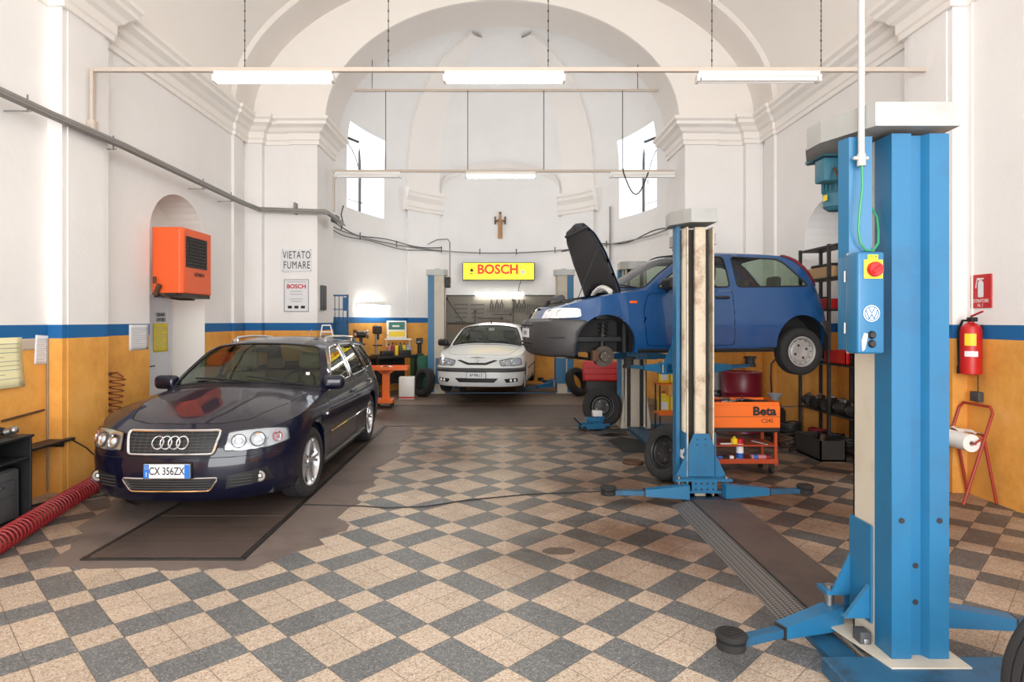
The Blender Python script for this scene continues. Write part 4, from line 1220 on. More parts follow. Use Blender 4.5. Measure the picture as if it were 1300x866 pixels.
# ---------------------------------------------------------------- blue three-door on the lift
M['punto_paint'] = mat('paint_blue', (14, 70, 124), .35, .0, coat=.6)
PU = dict(L=3.76, R=.283, tw=.165, rim=.175, rim_kind='steel', arch=.06, arch_dz=.03, droop=-.065, hub=(.74, 3.19), Rf=.55, Rr=.42, Lf=1.0, Lr=.95, n=2.3, m=2.7,
  wz=[(.15, .74), (.22, .775), (.35, .80), (.55, .812), (.68, .80), (.8, .785), (.9, .765), (1.0, .74), (1.1, .71)],
  wx=[(0, .985), (.7, 1), (1.8, 1), (3, .985), (3.76, .93)],
  xnz=[(.17, .14), (.21, .05), (.3, .01), (.42, .0), (.54, .0), (.585, .02), (.60, .07), (.68, .12), (.74, .17)],
  xtz=[(.15, 3.62), (.3, 3.72), (.5, 3.76), (.6, 3.74), (.8, 3.70), (1.05, 3.62)],
  ztx=[(.05, .70), (.2, .722), (.4, .79), (.7, .862), (1.0, .915), (1.3, .94), (2, .965), (3, .99), (3.5, 1.0), (3.76, .99)],
  hood=[(.05, .70), (.15, .745), (.35, .82), (.7, .90), (1.0, .965), (1.3, .98)],
  zbot=[(0, .20), (.4, .21), (1.5, .22), (3.76, .30)],
  tum=[(0, 0), (.05, .015), (.15, .045), (.25, .08), (.33, .115), (.39, .155), (.43, .21), (.46, .27)],
  top=[(1, 1.0, .97, 1.22, .93), (1.5, 1.35, 1.21, 1.53, 1.18), (2, 1.74, 1.405, 1.88, 1.362), (2.4, 2.2, 1.45, 2.3, 1.395), (3, 3.12, 1.42, 3.05, 1.372), (4, 3.58, 1.0, 3.54, .995)],
  cowl_gap=.05, windows=[[(1.36, .965), (1.50, 1.09), (1.80, 1.29), (1.93, 1.345), (2.25, 1.352), (2.27, .985)], [(2.37, .985), (2.35, 1.352), (2.93, 1.335), (3.02, 1.30), (3.30, 1.02), (3.28, 1.005)]],
  doors=[[(1.22, .30), (1.18, .70), (1.24, .90), (2.30, .945), (2.30, .30)]], door_names=['door'], handles=[(2.16, .86)], handle_mat='black_plastic',
  strip=None, strip_z=.5, strip_x=0, front_holes=[], hood_poly=[(.17, 0), (.21, .36), (.34, .56), (.6, .66), (1.08, .68), (.96, .4), (.93, 0)],
  glass='glass', trim='black_rubber', no_wheel=[(.74, -1), (.74, 1), (3.19, 1)], steer=0, mirror=(1.46, .90, 1.0), mirror_mat='black_plastic', seat_x=1.75, seat_mat='seat_grey', drv=-1)
PZ = 1.05
pa_ = R(9.4)
# hub line (near side) passes (1.205, 7.0); centre line lies .78 further in
PO = Vector((1.205, 7.0, PZ))+Vector((-math.sin(pa_), math.cos(pa_), 0))*.80-Vector((math.cos(pa_), math.sin(pa_), 0))*.74
p_root = thing('small_car', 'blue three-door car raised on the lift with its bonnet open', 'car', PO, pa_)
cp, hood, body = build_car(PU, p_root, 'punto_paint')
# opened bonnet, hinged at the cowl
mb2 = MB().use('punto_paint'); hx, hz_ = .98, .955
rot = T(hx, 0, hz_) @ RY(79) @ Matrix.Scale(1.12, 4, (1, 0, 0)) @ T(-hx, 0, -hz_)
mb2.v = [tuple(rot @ Vector(v)) for v in hood.v]; mb2.f = hood.f; mb2.mi = [0]*len(hood.f); mb2.sm = hood.sm
bn = mb2.build('bonnet', p_root)
mb2 = MB().use('hood_under'); sh = rot @ T(0, 0, -.022)
mb2.v = [tuple(sh @ Vector((lerp(.55, v[0], .97), v[1]*.97, v[2]))) for v in hood.v]; mb2.f = [f[::-1] for f in hood.f]; mb2.mi = [0]*len(hood.f); mb2.sm = hood.sm
u_ = mb2.build('bonnet_lining', bn); md = u_.modifiers.new('thick', 'SOLIDIFY'); md.thickness = .018; md.offset = 0
mb = MB().use('hood_under')
mb.tube([rot @ Vector((.27, y, cp.hood_z(.3, y)-.04)) for y in (-.45, -.2, 0, .2, .45)], .02, 6)
mb.build('bonnet_ribs', bn)
mb = MB().use('black_plastic').tube([(.45, -.60, .80), rot @ Vector((.50, -.55, .80))], .005, 6); mb.build('bonnet_prop', p_root)
# engine bay
mb = MB().use('black_plastic'); mb.box(.20, 1.0, -.60, .60, .35, .40); mb.box(.2, .24, -.58, .58, .4, .66)
mb.use('dark_steel').rbox(.32, .70, -.40, .30, .42, .80, .04, 2); mb.use('black_plastic').rbox(.34, .66, -.34, .26, .78, .845, .03, 2)
mb.use('grey_plastic').cyl((.42, -.05, .86), (.42, .22, .86), .05); mb.use('black_rubber').tube([(.3, .3, .72), (.36, .42, .82), (.5, .5, .84), (.7, .45, .8)], .03, 8)
mb.use('steel').tube([(.3, -.42, .7), (.5, -.48, .82), (.75, -.45, .82), (.85, -.3, .85)], .022, 8)
mb.build('engine', p_root)
mb = MB().use('white_plastic').rbox(.72, .92, .36, .56, .62, .84, .02, 2); mb.use('black_plastic').cyl((.8, .46, .84), (.8, .46, .87), .03); mb.build('coolant_tank', p_root)
mb = MB().use('black_plastic').rbox(.70, .93, -.56, -.34, .60, .80, .015, 2); mb.use('steel').cyl((.75, -.5, .8), (.75, -.5, .83), .012); mb.build('battery', p_root)
mb = MB().use('white_plastic').tube([(.86+.12*math.cos(PI*k/10)*0, -.58+.06*k, .93+.06*math.sin(PI*k/10)) for k in range(11)], .03, 8); mb.build('scuttle_panel', p_root)
# grey plastic bumpers
def bumper(c, root, name, us, z0, z1, m, off=.018):
    mb = MB().use(m); n = len(us)
    poly = [(u, z0(u) if callable(z0) else z0) for u in us]+[(u, z1(u) if callable(z1) else z1) for u in us[::-1]]
    c.patch(mb, poly, [], lambda u, z: c.B(u, z, off), .05)
    o = mb.build(name, root); md = o.modifiers.new('thick', 'SOLIDIFY'); md.thickness = .02; md.offset = -1; return o
ue = cp.ux(.43, .4)
us = [-cp.Lf+(ue+cp.Lf)*i/16 for i in range(17)]
mb = MB().use('bumper_grey')
arc = [(cp.ux(.74-(cp.R+.066)*math.cos(R(a)), .3+(cp.R+.066)*math.sin(R(a))), .3+(cp.R+.066)*math.sin(R(a))) for a in (-10, 5, 20, 35, 50)]
poly = [(-cp.Lf, .19)]+[(-cp.Lf+(arc[0][0]+cp.Lf)*i/12, .19) for i in range(1, 12)]+arc+[(arc[-1][0]-.03, .585)]+[(-cp.Lf+(arc[-1][0]-.03+cp.Lf)*(1-i/12), .59) for i in range(1, 12)]+[(-cp.Lf, .59)]
cp.patch(mb, poly, [], lambda u, z: cp.B(u, z, .02), .05)
fb = mb.build('front_bumper', p_root); md = fb.modifiers.new('thick', 'SOLIDIFY'); md.thickness = .02; md.offset = -1
mb = MB().use('ink')
for z in (.535, .33, .29): mb.tube([front_fn(cp, .024)(y, z) for y in (-.30, -.15, 0, .15, .30)], .014, 6)
for sd in (1, -1): mb.tube([(p.x, p.y*sd, p.z) for p in (cp.B(cp.ux(x, .40), .40, .022) for x in (.12, .2, .28))], .008, 6)
mb.build('air_slots', fb)
arc = [(cp.ux(3.19+(cp.R+.066)*math.cos(R(a)), .3+(cp.R+.066)*math.sin(R(a))), .3+(cp.R+.066)*math.sin(R(a))) for a in (50, 35, 20, 5)]
U1 = cp.L-cp.Rf-cp.Rr; uE = U1+cp.Lr
poly = [(arc[0][0]+.02, .57)]+arc+[(arc[-1][0]+.02, .30)]+[(lerp(arc[-1][0]+.02, uE, i/9), .30) for i in range(1, 10)]+[(lerp(uE, arc[0][0]+.02, i/9), .585) for i in range(0, 9)]
mb = MB().use('bumper_grey'); cp.patch(mb, poly, [], lambda u, z: cp.B(u, z, .02), .05)
o = mb.build('rear_bumper', p_root); md = o.modifiers.new('thick', 'SOLIDIFY'); md.thickness = .02; md.offset = -1
plate(cp, p_root, .36, .11, .44, 'BD 414', 'plain', .07)
for sd in (1, -1):
    hp_ = rnd_poly([(.36, .70), (.55, .725), (.75, .72), (.785, .62), (.6, .60), (.37, .60)], .03)
    g = fpatch(cp, p_root, 'headlamp', hp_, 'lamp_silver', .003, 0, sides=(sd,))
    for (y, z, r) in ((.48, .66, .05), (.63, .66, .05)):
        q = cp.B(cp.uy(y, z), z, .003); nn = (cp.B(cp.uy(y, z), z, .05)-q).normalized(); q.y *= sd; nn.y *= sd
        mb = MB().use('chrome').lathe([(r, .02), (r*.8, .0), (0, -.005)], 20, T(q) @ nn.to_track_quat('Z', 'Y').to_matrix().to_4x4()); mb.build('reflector', g)
    mb = MB().use('clear_lens'); cp.patch(mb, cp.fpoly(hp_), [], lambda u, z: cp.B(u, z, .02), .05, sides=(sd,)); mb.build('lens', g)
    # tall tail lamps up the rear pillars
    tl = [(3.10, 1.352), (3.05, 1.338), (3.42, 1.03), (3.50, 1.02)]
    mb = MB().use('red_lens')
    P_ = [cp.T(3.03+.93*k/8, .965*sd, .012) for k in range(9)]; Q_ = [cp.G(p.x-.035, p.z, .012) for p in P_]
    mb.grid([[tuple(p) for p in P_], [(q.x-.02, q.y*sd, q.z-.005) for q in Q_]]); o = mb.build('tail_lamp', p_root); md = o.modifiers.new('thick', 'SOLIDIFY'); md.thickness = .02; md.offset = 0
    # side indicator and fuel cap
    y = cp.half(1.08, .80)
    mb = MB().use('orange_lens'); mb.rbox(1.02, 1.11, (y-.01) if sd > 0 else -(y+.012), (y+.012) if sd > 0 else -(y-.01), .785, .815, .008, 2); mb.build('side_indicator', p_root)
    y = cp.half(.74, .4)
    # stripped front hubs: disc, strut, caliper
    mb = MB().use('rotor'); hz2 = cp.R-.10
    mt = T(.74, (y-.10)*sd, hz2) @ RX(-90 if sd > 0 else 90)
    mb.lathe([(.04, .01), (.118, .01), (.12, .008), (.12, -.01), (.05, -.012)], 32, mt); mb.lathe([(0, .045), (.055, .045), (.06, .03), (.06, .0)], 24, mt)
    mb.use('steel')
    for k in range(4):
        a = PI/2*k; p = mt @ Vector((.042*math.cos(a), .042*math.sin(a), .045)); q = mt @ Vector((.042*math.cos(a), .042*math.sin(a), .055)); mb.cyl(p, q, .008, n=6)
    g = mb.build('brake_disc', p_root)
    mb = MB().use('rust_steel'); mb.rbox(.60, .68, *sorted(((y-.16)*sd, (y-.07)*sd)), hz2-.06, hz2+.07, .015, 2); mb.build('caliper', g)
    mb = MB().use('dark_steel'); mb.cyl((.76, (y-.24)*sd, hz2-.02), (.80, (y-.30)*sd, hz2+.38), .028, n=12); mb.cyl((.74, (y-.1)*sd, hz2), (.74, (y-.4)*sd, hz2+.03), .02, n=10)
    mb.tube([(.80+.055*math.cos(k*.8), (y-.30)*sd+.055*math.sin(k*.8), hz2+.20+.006*k) for k in range(32)], .008, 6)
    mb.rbox(.66, .82, *sorted(((y-.25)*sd, (y-.15)*sd)), hz2-.10, hz2+.10, .03, 2)
    mb.cyl((.72, (y-.15)*sd, hz2-.08), (.9, (y-.45)*sd, hz2-.1), .02, n=8)
    mb.build('suspension_strut', p_root)
mb = MB().use('black_plastic').cyl((2.0, 0, 1.43), (1.9, 0, 1.50), .012, n=6); mb.cyl((2.0, 0, 1.42), (2.0, 0, 1.44), .02, n=8); mb.build('aerial', p_root)
for sd in (1, -1): MB().use('black_plastic').tube([(x, sd*(cp.half(x, .26)-.005), .245) for x in (1.12, 1.6, 2.2, 2.8)], .022, 6).build('sill', p_root)
mb = MB().use('black_plastic').cyl((1.0, 0, .24), (2.9, .1, .24), .03).rbox(2.9, 3.35, -.2, .3, .22, .36, .05, 2); mb.build('exhaust', p_root)
# ================================================================ LIFTS
def column(parent, mtx, w=.264, dep=.31, hgt=2.50, inner='lift_beige', cap_poly=None, cap_z=(2.52, 2.65), carr_z=None, base=True, sticker=None, split=.42, fl=.045):
    h = w/2; ys = dep*split
    mb = MB().use('lift_blue')
    mb.prism([(-h, 0), (-h*.32, 0), (-h*.18, .035), (h*.18, .035), (h*.32, 0), (h, 0), (h, ys), (h-.012, ys), (h-.012, .05), (-h+.012, .05), (-h+.012, ys), (-h, ys)], .02, hgt, mtx)
    mb.use('ink')
    col = mb.build('column', parent)
    for (x, z) in ((-h*.66, .72), (h*.66, .72), (0, .50), (0, .33)):
        y = .034 if abs(x) < .01 else -.002
        MB().use('ink').cyl(mtx @ Vector((x, y-.002, z)), mtx @ Vector((x, y+.003, z)), .013, n=14).build('bolt_hole', col)
    mb = MB().use(inner)
    for s in (-1, 1):
        x0, x1 = sorted((s*h, s*(h-.014))); mb.box(x0, x1, ys, dep, .02, hgt, mtx)
        x0, x1 = sorted((s*h, s*(h-fl))); mb.box(x0, x1, dep-.012, dep, .02, hgt, mtx)
    mb.rbox(-h*.40, h*.40, dep-.05, dep, .02, hgt, .008, 2, mtx)
    mb.build('guide_channel', col)
    mb = MB().use('dark_steel'); mb.box(-h+.02, h-.02, dep-.14, dep-.10, .02, hgt-.01, mtx); mb.cyl(mtx @ Vector((0, dep-.09, .1)), mtx @ Vector((0, dep-.09, hgt)), .022, n=10); mb.build('screw_recess', col)
    if cap_poly:
        mb = MB().use('lift_cap'); mb.prism(cap_poly, cap_z[0], cap_z[1], mtx)
        c = [sum(p[0] for p in cap_poly)/len(cap_poly), sum(p[1] for p in cap_poly)/len(cap_poly)]
        big = [(c[0]+(p[0]-c[0])*1.025, c[1]+(p[1]-c[1])*1.025) for p in cap_poly]
        mb.prism(big, cap_z[0]-.006, cap_z[0]+.004, mtx)
        mb.build('top_cover', parent)
    if base:
        mb = MB().use('lift_beige'); mb.prism([(-h-.05, -.05), (h+.05, -.05), (h+.05, dep+.02), (-h-.05, dep+.02)], .012, .03, mtx)
        mb.build('base_plate', parent)
    return col
def carriage(parent, mtx, z0, w=.264, dep=.31, bolts=True, hgt=.50):
    h = w/2
    mb = MB().use('lift_blue')
    y = dep+.012
    mb.prism([(-h*.95, z0+.13), (h*.95, z0+.13), (h*.95, z0+hgt-.12), (h*.55, z0+hgt), (-h*.55, z0+hgt), (-h*.95, z0+hgt-.12)], -y-.016, -y, mtx @ RX(90))
    for s in (-1, 1):
        x0, x1 = sorted((s*(h+.014), s*(h+.004))); mb.prism([(dep*.45, z0+.05), (y, z0+.05), (y, z0+hgt), (dep*.45, z0+hgt)], x0, x1, mtx @ Matrix(((0, 0, 1, 0), (1, 0, 0, 0), (0, 1, 0, 0), (0, 0, 0, 1))))
        # gusset
        x0 = s*(h+.014)
        mb.prism([(x0, z0+.12), (s*(h+.11), z0+.12), (x0, z0+.32)], -y-.004, -y+.008, mtx @ RX(90))
    mb.box(-h-.13, h+.13, y, y+.10, z0+.105, z0+.125, mtx); mb.box(-h-.13, h+.13, y, y+.10, z0, z0+.018, mtx)
    mb.box(-h*.9, h*.9, y+.085, y+.10, z0+.018, z0+.105, mtx)
    c = mb.build('carriage', parent)
    for k in range(4):
        for zz in (.035, .088): MB().use('ink').cyl(mtx @ Vector((-h*.62+h*1.24*k/3, y+.098, z0+zz)), mtx @ Vector((-h*.62+h*1.24*k/3, y+.103, z0+zz)), .009, n=10).build('bolt', c)
    for x in (-.3, .3):
        for zz in (hgt-.05, hgt-.10): MB().use('ink').cyl(mtx @ Vector((h*x, y+.014, z0+zz)), mtx @ Vector((h*x, y+.019, z0+zz)), .007, n=8).build('bolt', c)
    for s in (-1, 1): MB().use('steel').cyl(mtx @ Vector((s*(h+.09), y+.05, z0-.005)), mtx @ Vector((s*(h+.09), y+.05, z0+.14)), .022, n=12).build('pivot_pin', c)
    return c
def arm(parent, p, q, z, kind='slim', pad_up=.0):
    """swing arm from pivot p (x,y) to pad q (x,y) at height z"""
    P = Vector((p[0], p[1], z)); Q = Vector((q[0], q[1], z)); d = Q-P; L = d.length
    m = T(P) @ RZ(math.degrees(math.atan2(d.y, d.x)))
    f = .52
    mb = MB().use('lift_blue')
    # thick sleeve: tapering box
    a, b, h1, h2 = .045, .036, .065, .045
    vs = [m @ Vector(v) for v in ((-.03, -a, -h1), (-.03, a, -h1), (-.03, a, h1*.9), (-.03, -a, h1*.9), (L*f, -b, -h2), (L*f, b, -h2), (L*f, b, h2*.3), (L*f, -b, h2*.3))]
    mb.add(vs, [(0, 3, 2, 1), (4, 5, 6, 7), (0, 1, 5, 4), (1, 2, 6, 5), (2, 3, 7, 6), (3, 0, 4, 7)])
    o = mb.build('arm', parent)
    mb = MB().use('lift_blue_dirty'); mb.box(-.02, L*f-.005, -.034, .034, 0, .006, m @ T(0, 0, 0) @ Matrix.Identity(4)) if kind != 'slim' else None
    mb.use('lift_blue_dirty').box(L*f-.06, L-.06, -.026, .026, -.040, .0, m)
    mb.use('dark_steel').box(L*f+.0, L*f+.012, -.034, .034, -.05, .012, m)
    mb.build('arm_extension', o)
    mb = MB().use('black_rubber')
    mb.lathe([(0, .032+pad_up), (.066, .032+pad_up), (.074, .026+pad_up), (.074, .012+pad_up), (.055, .008+pad_up), (.055, .0), (.068, -.006), (.068, -.04), (0, -.04)], 24, m @ T(L, 0, 0))
    mb.use('dark_steel')
    for k in range(5): mb.box(-.045, .045, -.040+.018*k, -.034+.018*k, .031+pad_up, .036+pad_up, m @ T(L, 0, 0))
    mb.build('pad', o)
    return o

# ---------- lift A : lowered, in front
A_ = thing('two_post_lift', 'large blue two-post lift in the foreground, arms lowered, red switch on its control box', 'car lift', (0, 0, 0))
m1 = T(1.935, 2.86, 0)                      # near column, open side away from the street door
m2 = T(1.845, 6.02, 0) @ RZ(180)            # far column, open side to us
def loc(m, pts): i = m.inverted(); return [tuple((i @ Vector((x, y, 0)))[:2]) for x, y in pts]
column(A_, m1, cap_poly=loc(m1, [(1.71, 2.83), (2.085, 2.83), (2.12, 3.25), (1.76, 3.55), (1.60, 3.24), (1.60, 3.10)]), cap_z=(2.53, 2.635))
column(A_, m2, w=.25, inner='lift_beige_rust', fl=.014, cap_poly=loc(m2, [(1.74, 5.64), (1.97, 5.64), (1.97, 6.02), (1.63, 6.1), (1.60, 5.86), (1.69, 5.70)]), cap_z=(2.54, 2.66))
mb = MB().use('lift_cap').lathe([(0, .03), (.05, .022), (.065, 0)], 20, T(1.81, 5.80, 2.66)); mb.build('cover_dome', A_)
carriage(A_, m1, .13, hgt=.52); carriage(A_, m2, .085, w=.25, hgt=.52)
# slim cable cover beside each column
mb = MB().use('lift_blue').prism([(1.625, 2.985), (1.64, 2.92), (1.74, 2.905), (1.74, 2.985)], 1.62, 2.50); mb.build('cable_cover', A_)
mb = MB().use('lift_blue').box(1.665, 1.70, 5.86, 5.98, .10, 2.53); mb.build('cable_cover', A_)
# arms
arm(A_, (1.72, 3.22), (1.11, 2.98), .115); arm(A_, (2.14, 3.20), (2.95, 3.02), .15)
arm(A_, (1.66, 5.56), (.98, 5.60), .115); arm(A_, (2.03, 5.55), (2.76, 5.62), .125)
mb = MB().use('lift_blue').prism([(0, 0), (.12, 0), (.0, .16)], -.012, .012, T(1.79, 3.02, .2) @ RX(90) @ RY(180)); mb.build('gusset', A_)
mb = MB().use('grey_plastic').rbox(1.735, 1.79, 2.99, 3.06, .045, .14, .006, 2).use('steel').rbox(1.75, 1.78, 2.984, 2.992, .06, .11, .004, 2); mb.build('limit_switch', A_)
# feet and floor channel
mb = MB().use('lift_blue_dirty').rbox(1.50, 2.36, 2.56, 2.90, .0, .075, .006, 1); mb.box(1.58, 1.72, 2.9, 3.35, 0, .03)
mb.build('base_frame', A_)
mb = MB().use('lift_beige').prism([(1.76, 2.79), (2.12, 2.79), (2.12, 3.22), (1.66, 3.30)], .076, .084); mb.build('base_trim', A_)
mb = MB().use('plate_dark').prism([(1.70, 3.36), (2.09, 3.36), (2.09, 5.52), (1.70, 5.52)], .0, .05); mb.build('channel_cover', A_)
dm = mat('chequer_plate', (104, 100, 97), .45, .4)
nt = dm.node_tree; N = nt.nodes; Lk = nt.links; g_ = N.new('ShaderNodeNewGeometry'); wv = N.new('ShaderNodeTexChecker'); wv.inputs['Scale'].default_value = 60
mp = N.new('ShaderNodeMapping'); mp.inputs['Rotation'].default_value = (0, 0, R(45)); Lk.new(g_.outputs['Position'], mp.inputs[0]); Lk.new(mp.outputs[0], wv.inputs['Vector'])
wv.inputs['Color1'].default_value = srgb(130, 126, 122); wv.inputs['Color2'].default_value = srgb(74, 70, 68); Lk.new(wv.outputs['Color'], N['Principled BSDF'].inputs['Base Color'])
for s, xa, xb in ((1, 1.53, 1.70), (-1, 2.09, 2.13)):
    mb = MB().use(dm); mb.add([(xa, 3.36, .003 if s > 0 else .05), (xb, 3.36, .05 if s > 0 else .003), (xb, 5.52, .05 if s > 0 else .003), (xa, 5.52, .003 if s > 0 else .05), (xa, 3.36, 0), (xb, 3.36, 0), (xb, 5.52, 0), (xa, 5.52, 0)], [(0, 1, 2, 3), (0, 4, 5, 1), (2, 6, 7, 3), (0, 3, 7, 4), (1, 5, 6, 2)])
    mb.build('channel_ramp', A_)
mb = MB().use('dark_steel').box(1.695, 1.706, 3.36, 5.52, .049, .056); mb.build('channel_edge', A_)
mb = MB().use('lift_blue_dirty').prism([(1.66, 5.5), (2.08, 5.5), (2.02, 6.1), (1.66, 6.1)], .0, .03); mb.build('base_frame', A_)
# motor under the cover of the near column
mb = MB().use('motor_blue'); mx = T(1.85, 3.40, .02)
mb.lathe([(0, 2.22), (.05, 2.22), (.074, 2.24), (.076, 2.31), (.07, 2.315), (.07, 2.49), (.085, 2.50), (.085, 2.52), (0, 2.52)], 28, mx)
for k in range(20):
    a = 2*PI*k/20; mb.box(.068, .082, -.003, .003, 2.32, 2.48, mx @ Matrix.Rotation(a, 4, 'Z'))
mb.rbox(1.69, 1.78, 3.24, 3.34, 2.37, 2.49, .008, 2); mb.box(1.72, 1.92, 3.30, 3.50, 2.515, 2.53)
mt_ = mb.build('motor', A_)
mb = MB().use('yellow').box(1.768, 1.771, 3.36, 3.40, 2.29, 2.32); mb.build('warning_label', mt_)
mb = MB().use('rust_steel').tube([(1.74, 3.23, 2.43), (1.73, 3.18, 2.38), (1.76, 3.14, 2.34), (1.80, 3.12, 2.34)], .008, 6); mb.build('motor_cable', mt_)
# control box
mb = MB().use('lift_blue').rbox(1.612, 1.735, 2.80, 2.90, 1.49, 1.95, .012, 3).rbox(1.62, 1.735, 2.90, 2.985, 1.50, 1.94, .008, 2)
mb.use('lift_cap').rbox(1.616, 1.733, 2.893, 2.903, 1.487, 1.953, .003, 1)
cb = mb.build('control_box', A_)
mb = MB().use('steel')
for z in (1.58, 1.82): mb.cyl((1.612, 2.905, z), (1.612, 2.905, z+.05), .005, n=8)
mb.build('hinge', cb)
mb = MB().use('yellow').rbox(1.637, 1.722, 2.792, 2.80, 1.828, 1.914, .004, 2).box(1.655, 1.70, 2.793, 2.80, 1.915, 1.936)
sw = mb.build('switch_plate', cb)
mb = MB().use('red_paint').lathe([(0, .022), (.03, .022), (.034, .014), (.034, 0)], 28, T(1.682, 2.792, 1.870) @ RX(90)); mb.rbox(-.008, .008, -.026, .026, .02, .032, .004, 1, T(1.682, 2.792, 1.870) @ RX(90) @ RZ(-50)); mb.build('red_switch', sw)
mb = MB().use('ink'); text_mb(mb, 'STOP', .017, T(1.6775, 2.7922, 1.9255) @ FRONT, .001); mb.build('lettering', sw)
ex, ez = 1.672, 1.672
mb = MB().use('paper_white'); mF = T(ex, 2.797, ez) @ FRONT
mb.lathe([(0, 0), (.037, 0), (.037, .002), (0, .002)], 32, mF)
em = mb.build('emblem', cb)
mb = MB().use('lift_blue'); mF = T(ex, 2.7945, ez) @ FRONT
mb.lathe([(.029, 0), (.033, 0), (.033, .0012), (.029, .0012)], 32, mF)
def stroke(mb, a, b, w_, mF):
    a = Vector(a); b = Vector(b); n = Vector((-(b-a).y, (b-a).x)).normalized()*w_/2
    mb.prism([a-n, b-n, b+n, a+n], 0, .0012, mF)
for a, b in (((-.013, .026), (-.001, .002)), ((.013, .026), (.001, .002)), ((-.025, .014), (-.011, -.025)), ((-.011, -.025), (0, -.003)), ((0, -.003), (.011, -.025)), ((.011, -.025), (.025, .014))): stroke(mb, a, b, .0045, mF)
mb.build('emblem_lines', em)
for z in (1.575, 1.535):
    mb = MB().use('black_plastic').lathe([(0, .012), (.012, .012), (.017, .006), (.019, 0)], 20, T(1.676, 2.80, z) @ RX(90)); mb.build('button', cb)
mb = MB().use('lift_cap').add([(1.612+.02, 2.7985, 1.50), (1.645, 2.7985, 1.51), (1.66, 2.7985, 1.58), (1.64, 2.7985, 1.585), (1.628, 2.7985, 1.55)], [(0, 1, 2, 3, 4)]); mb.build('paint_scrape', cb)
# white sticker on the side of far carriage
mb = MB().use('paper_white'); text_mb(mb, 'R', .17, T(1.7045, 5.80, .40) @ RZ(-90) @ FRONT @ RZ(90), .002, bold=.006); mb.build('sticker', A_)

# green cable hanging from conduit
t = MB().use('cable_green').tube([(1.672, 2.87, 2.36), (1.668, 2.86, 2.25), (1.655, 2.86, 2.14), (1.655, 2.87, 2.06), (1.67, 2.88, 2.0), (1.70, 2.885, 1.965), (1.735, 2.89, 1.965), (1.765, 2.90, 2.0), (1.785, 2.93, 2.06), (1.79, 2.95, 2.13), (1.775, 2.98, 2.19), (1.76, 3.0, 2.215)], .0055, 6)
tag(t.build('green_cable'), 'green cable looping from the ceiling conduit to the foreground lift', 'cable')
mb = MB().use('grey_pvc').cyl((1.675, 2.88, 2.36), (1.675, 2.88, 5.9), .0145, n=14)
t = thing('ceiling_conduit', 'grey plastic conduit dropping from the ceiling to the foreground lift', 'conduit', (0, 0, 0))
mb.build('pipe', t)
mb = MB().use('grey_pvc').cyl((1.675, 2.88, 2.355), (1.675, 2.88, 2.41), .019, n=14).rbox(1.64, 1.71, 2.875, 2.895, 2.385, 2.40, .004, 1); mb.build('clamp', t)

# ---------- lift B : carries the blue car
B_ = thing('two_post_lift', 'blue two-post lift with raised arms under the blue three-door car', 'car lift', (0, 0, 0))
m3 = T(2.02, 6.36, 0); m4 = T(2.05, 9.72, 0) @ RZ(180)
cs = lambda m, w, d: loc(m, []) 
for m, nm in ((m3, 0), (m4, 1)):
    w_ = .30 if nm == 0 else .34
    cap = [(-w_/2-.03, -.04), (w_/2+.03, -.04), (w_/2+.05, .3), (w_/2-.06, .40), (-w_/2+.06, .40), (-w_/2-.05, .3)]
    column(B_, m, w=w_, dep=.33, hgt=2.42 if nm == 0 else 2.45, cap_poly=cap, cap_z=(2.42, 2.53))
    carriage(B_, m, 1.06, w=w_, dep=.33, hgt=.42)
    if nm == 1:
        mb = MB().use('lift_beige').prism([(-w_/2, .02), (-w_/2-.06, .02), (-w_/2, .5)], -.36, -.05, m @ RX(90)); mb.build('foot_gusset', B_); mb = MB().use('lift_beige').prism([(w_/2, .02), (w_/2+.06, .02), (w_/2, .5)], -.36, -.05, m @ RX(90)); mb.build('foot_gusset', B_)
        mb = MB().use('lift_blue').box(w_/2+.0, w_/2+.05, .02, .12, .03, 2.42, m); mb.build('cable_cover', B_)
arm(B_, (1.82, 6.74), (1.50, 7.22), 1.13, pad_up=.05); arm(B_, (2.22, 6.74), (2.98, 7.40), 1.13, pad_up=.05)
arm(B_, (1.85, 9.30), (1.28, 8.62), 1.13, pad_up=.05); arm(B_, (2.25, 9.30), (2.68, 8.80), 1.13, pad_up=.05)
mb = MB().use('lift_blue_dirty').box(1.92, 2.16, 6.75, 9.30, .0, .05).box(2.3, 2.8, 9.55, 9.75, 0, .05); mb.build('base_frame', B_)

# ---------- lift C : in the apse, under the white hatchback
C_ = thing('two_post_lift', 'blue and cream two-post lift in the apse either side of the white hatchback', 'car lift', (0, 0, 0))
for s, X in ((1, -1.60), (-1, 1.66)):
    m = T(X, 14.05, 0) @ RZ(-90 if s > 0 else 90)
    cap = [(-.17, -.03), (.17, -.03), (.17, .36), (.08, .44), (-.08, .44), (-.17, .36)]
    column(C_, m, w=.28, dep=.38, hgt=2.66, cap_poly=cap, cap_z=(2.66, 2.78), split=.38)
    carriage(C_, m, .18, w=.28, dep=.38, hgt=.62)
    mb = MB().use('lift_cap').lathe([(0, .035), (.06, .025), (.08, 0)], 16, m @ T(0, .2, 2.78)); mb.build('cover_dome', C_)
arm(C_, (-1.10, 13.85), (-.75, 12.9), .22); arm(C_, (-1.10, 14.25), (-.45, 15.0), .22)
arm(C_, (1.14, 13.85), (.50, 13.1), .22); arm(C_, (1.14, 14.25), (1.0, 15.1), .22)
mb = MB().use('lift_blue_dirty').box(-1.8, 1.9, 13.95, 14.15, .006, .03); mb.build('base_frame', C_)
mb = MB().use('paper_white'); text_mb(mb, 'K', .13, T(1.42, 13.895, .98) @ FRONT, .002, bold=.005); mb.build('sticker', C_)
mb = MB().use('black_plastic').rbox(-1.28, -1.10, 13.94, 14.16, 2.38, 2.62, .02, 2); mb.build('motor', C_)
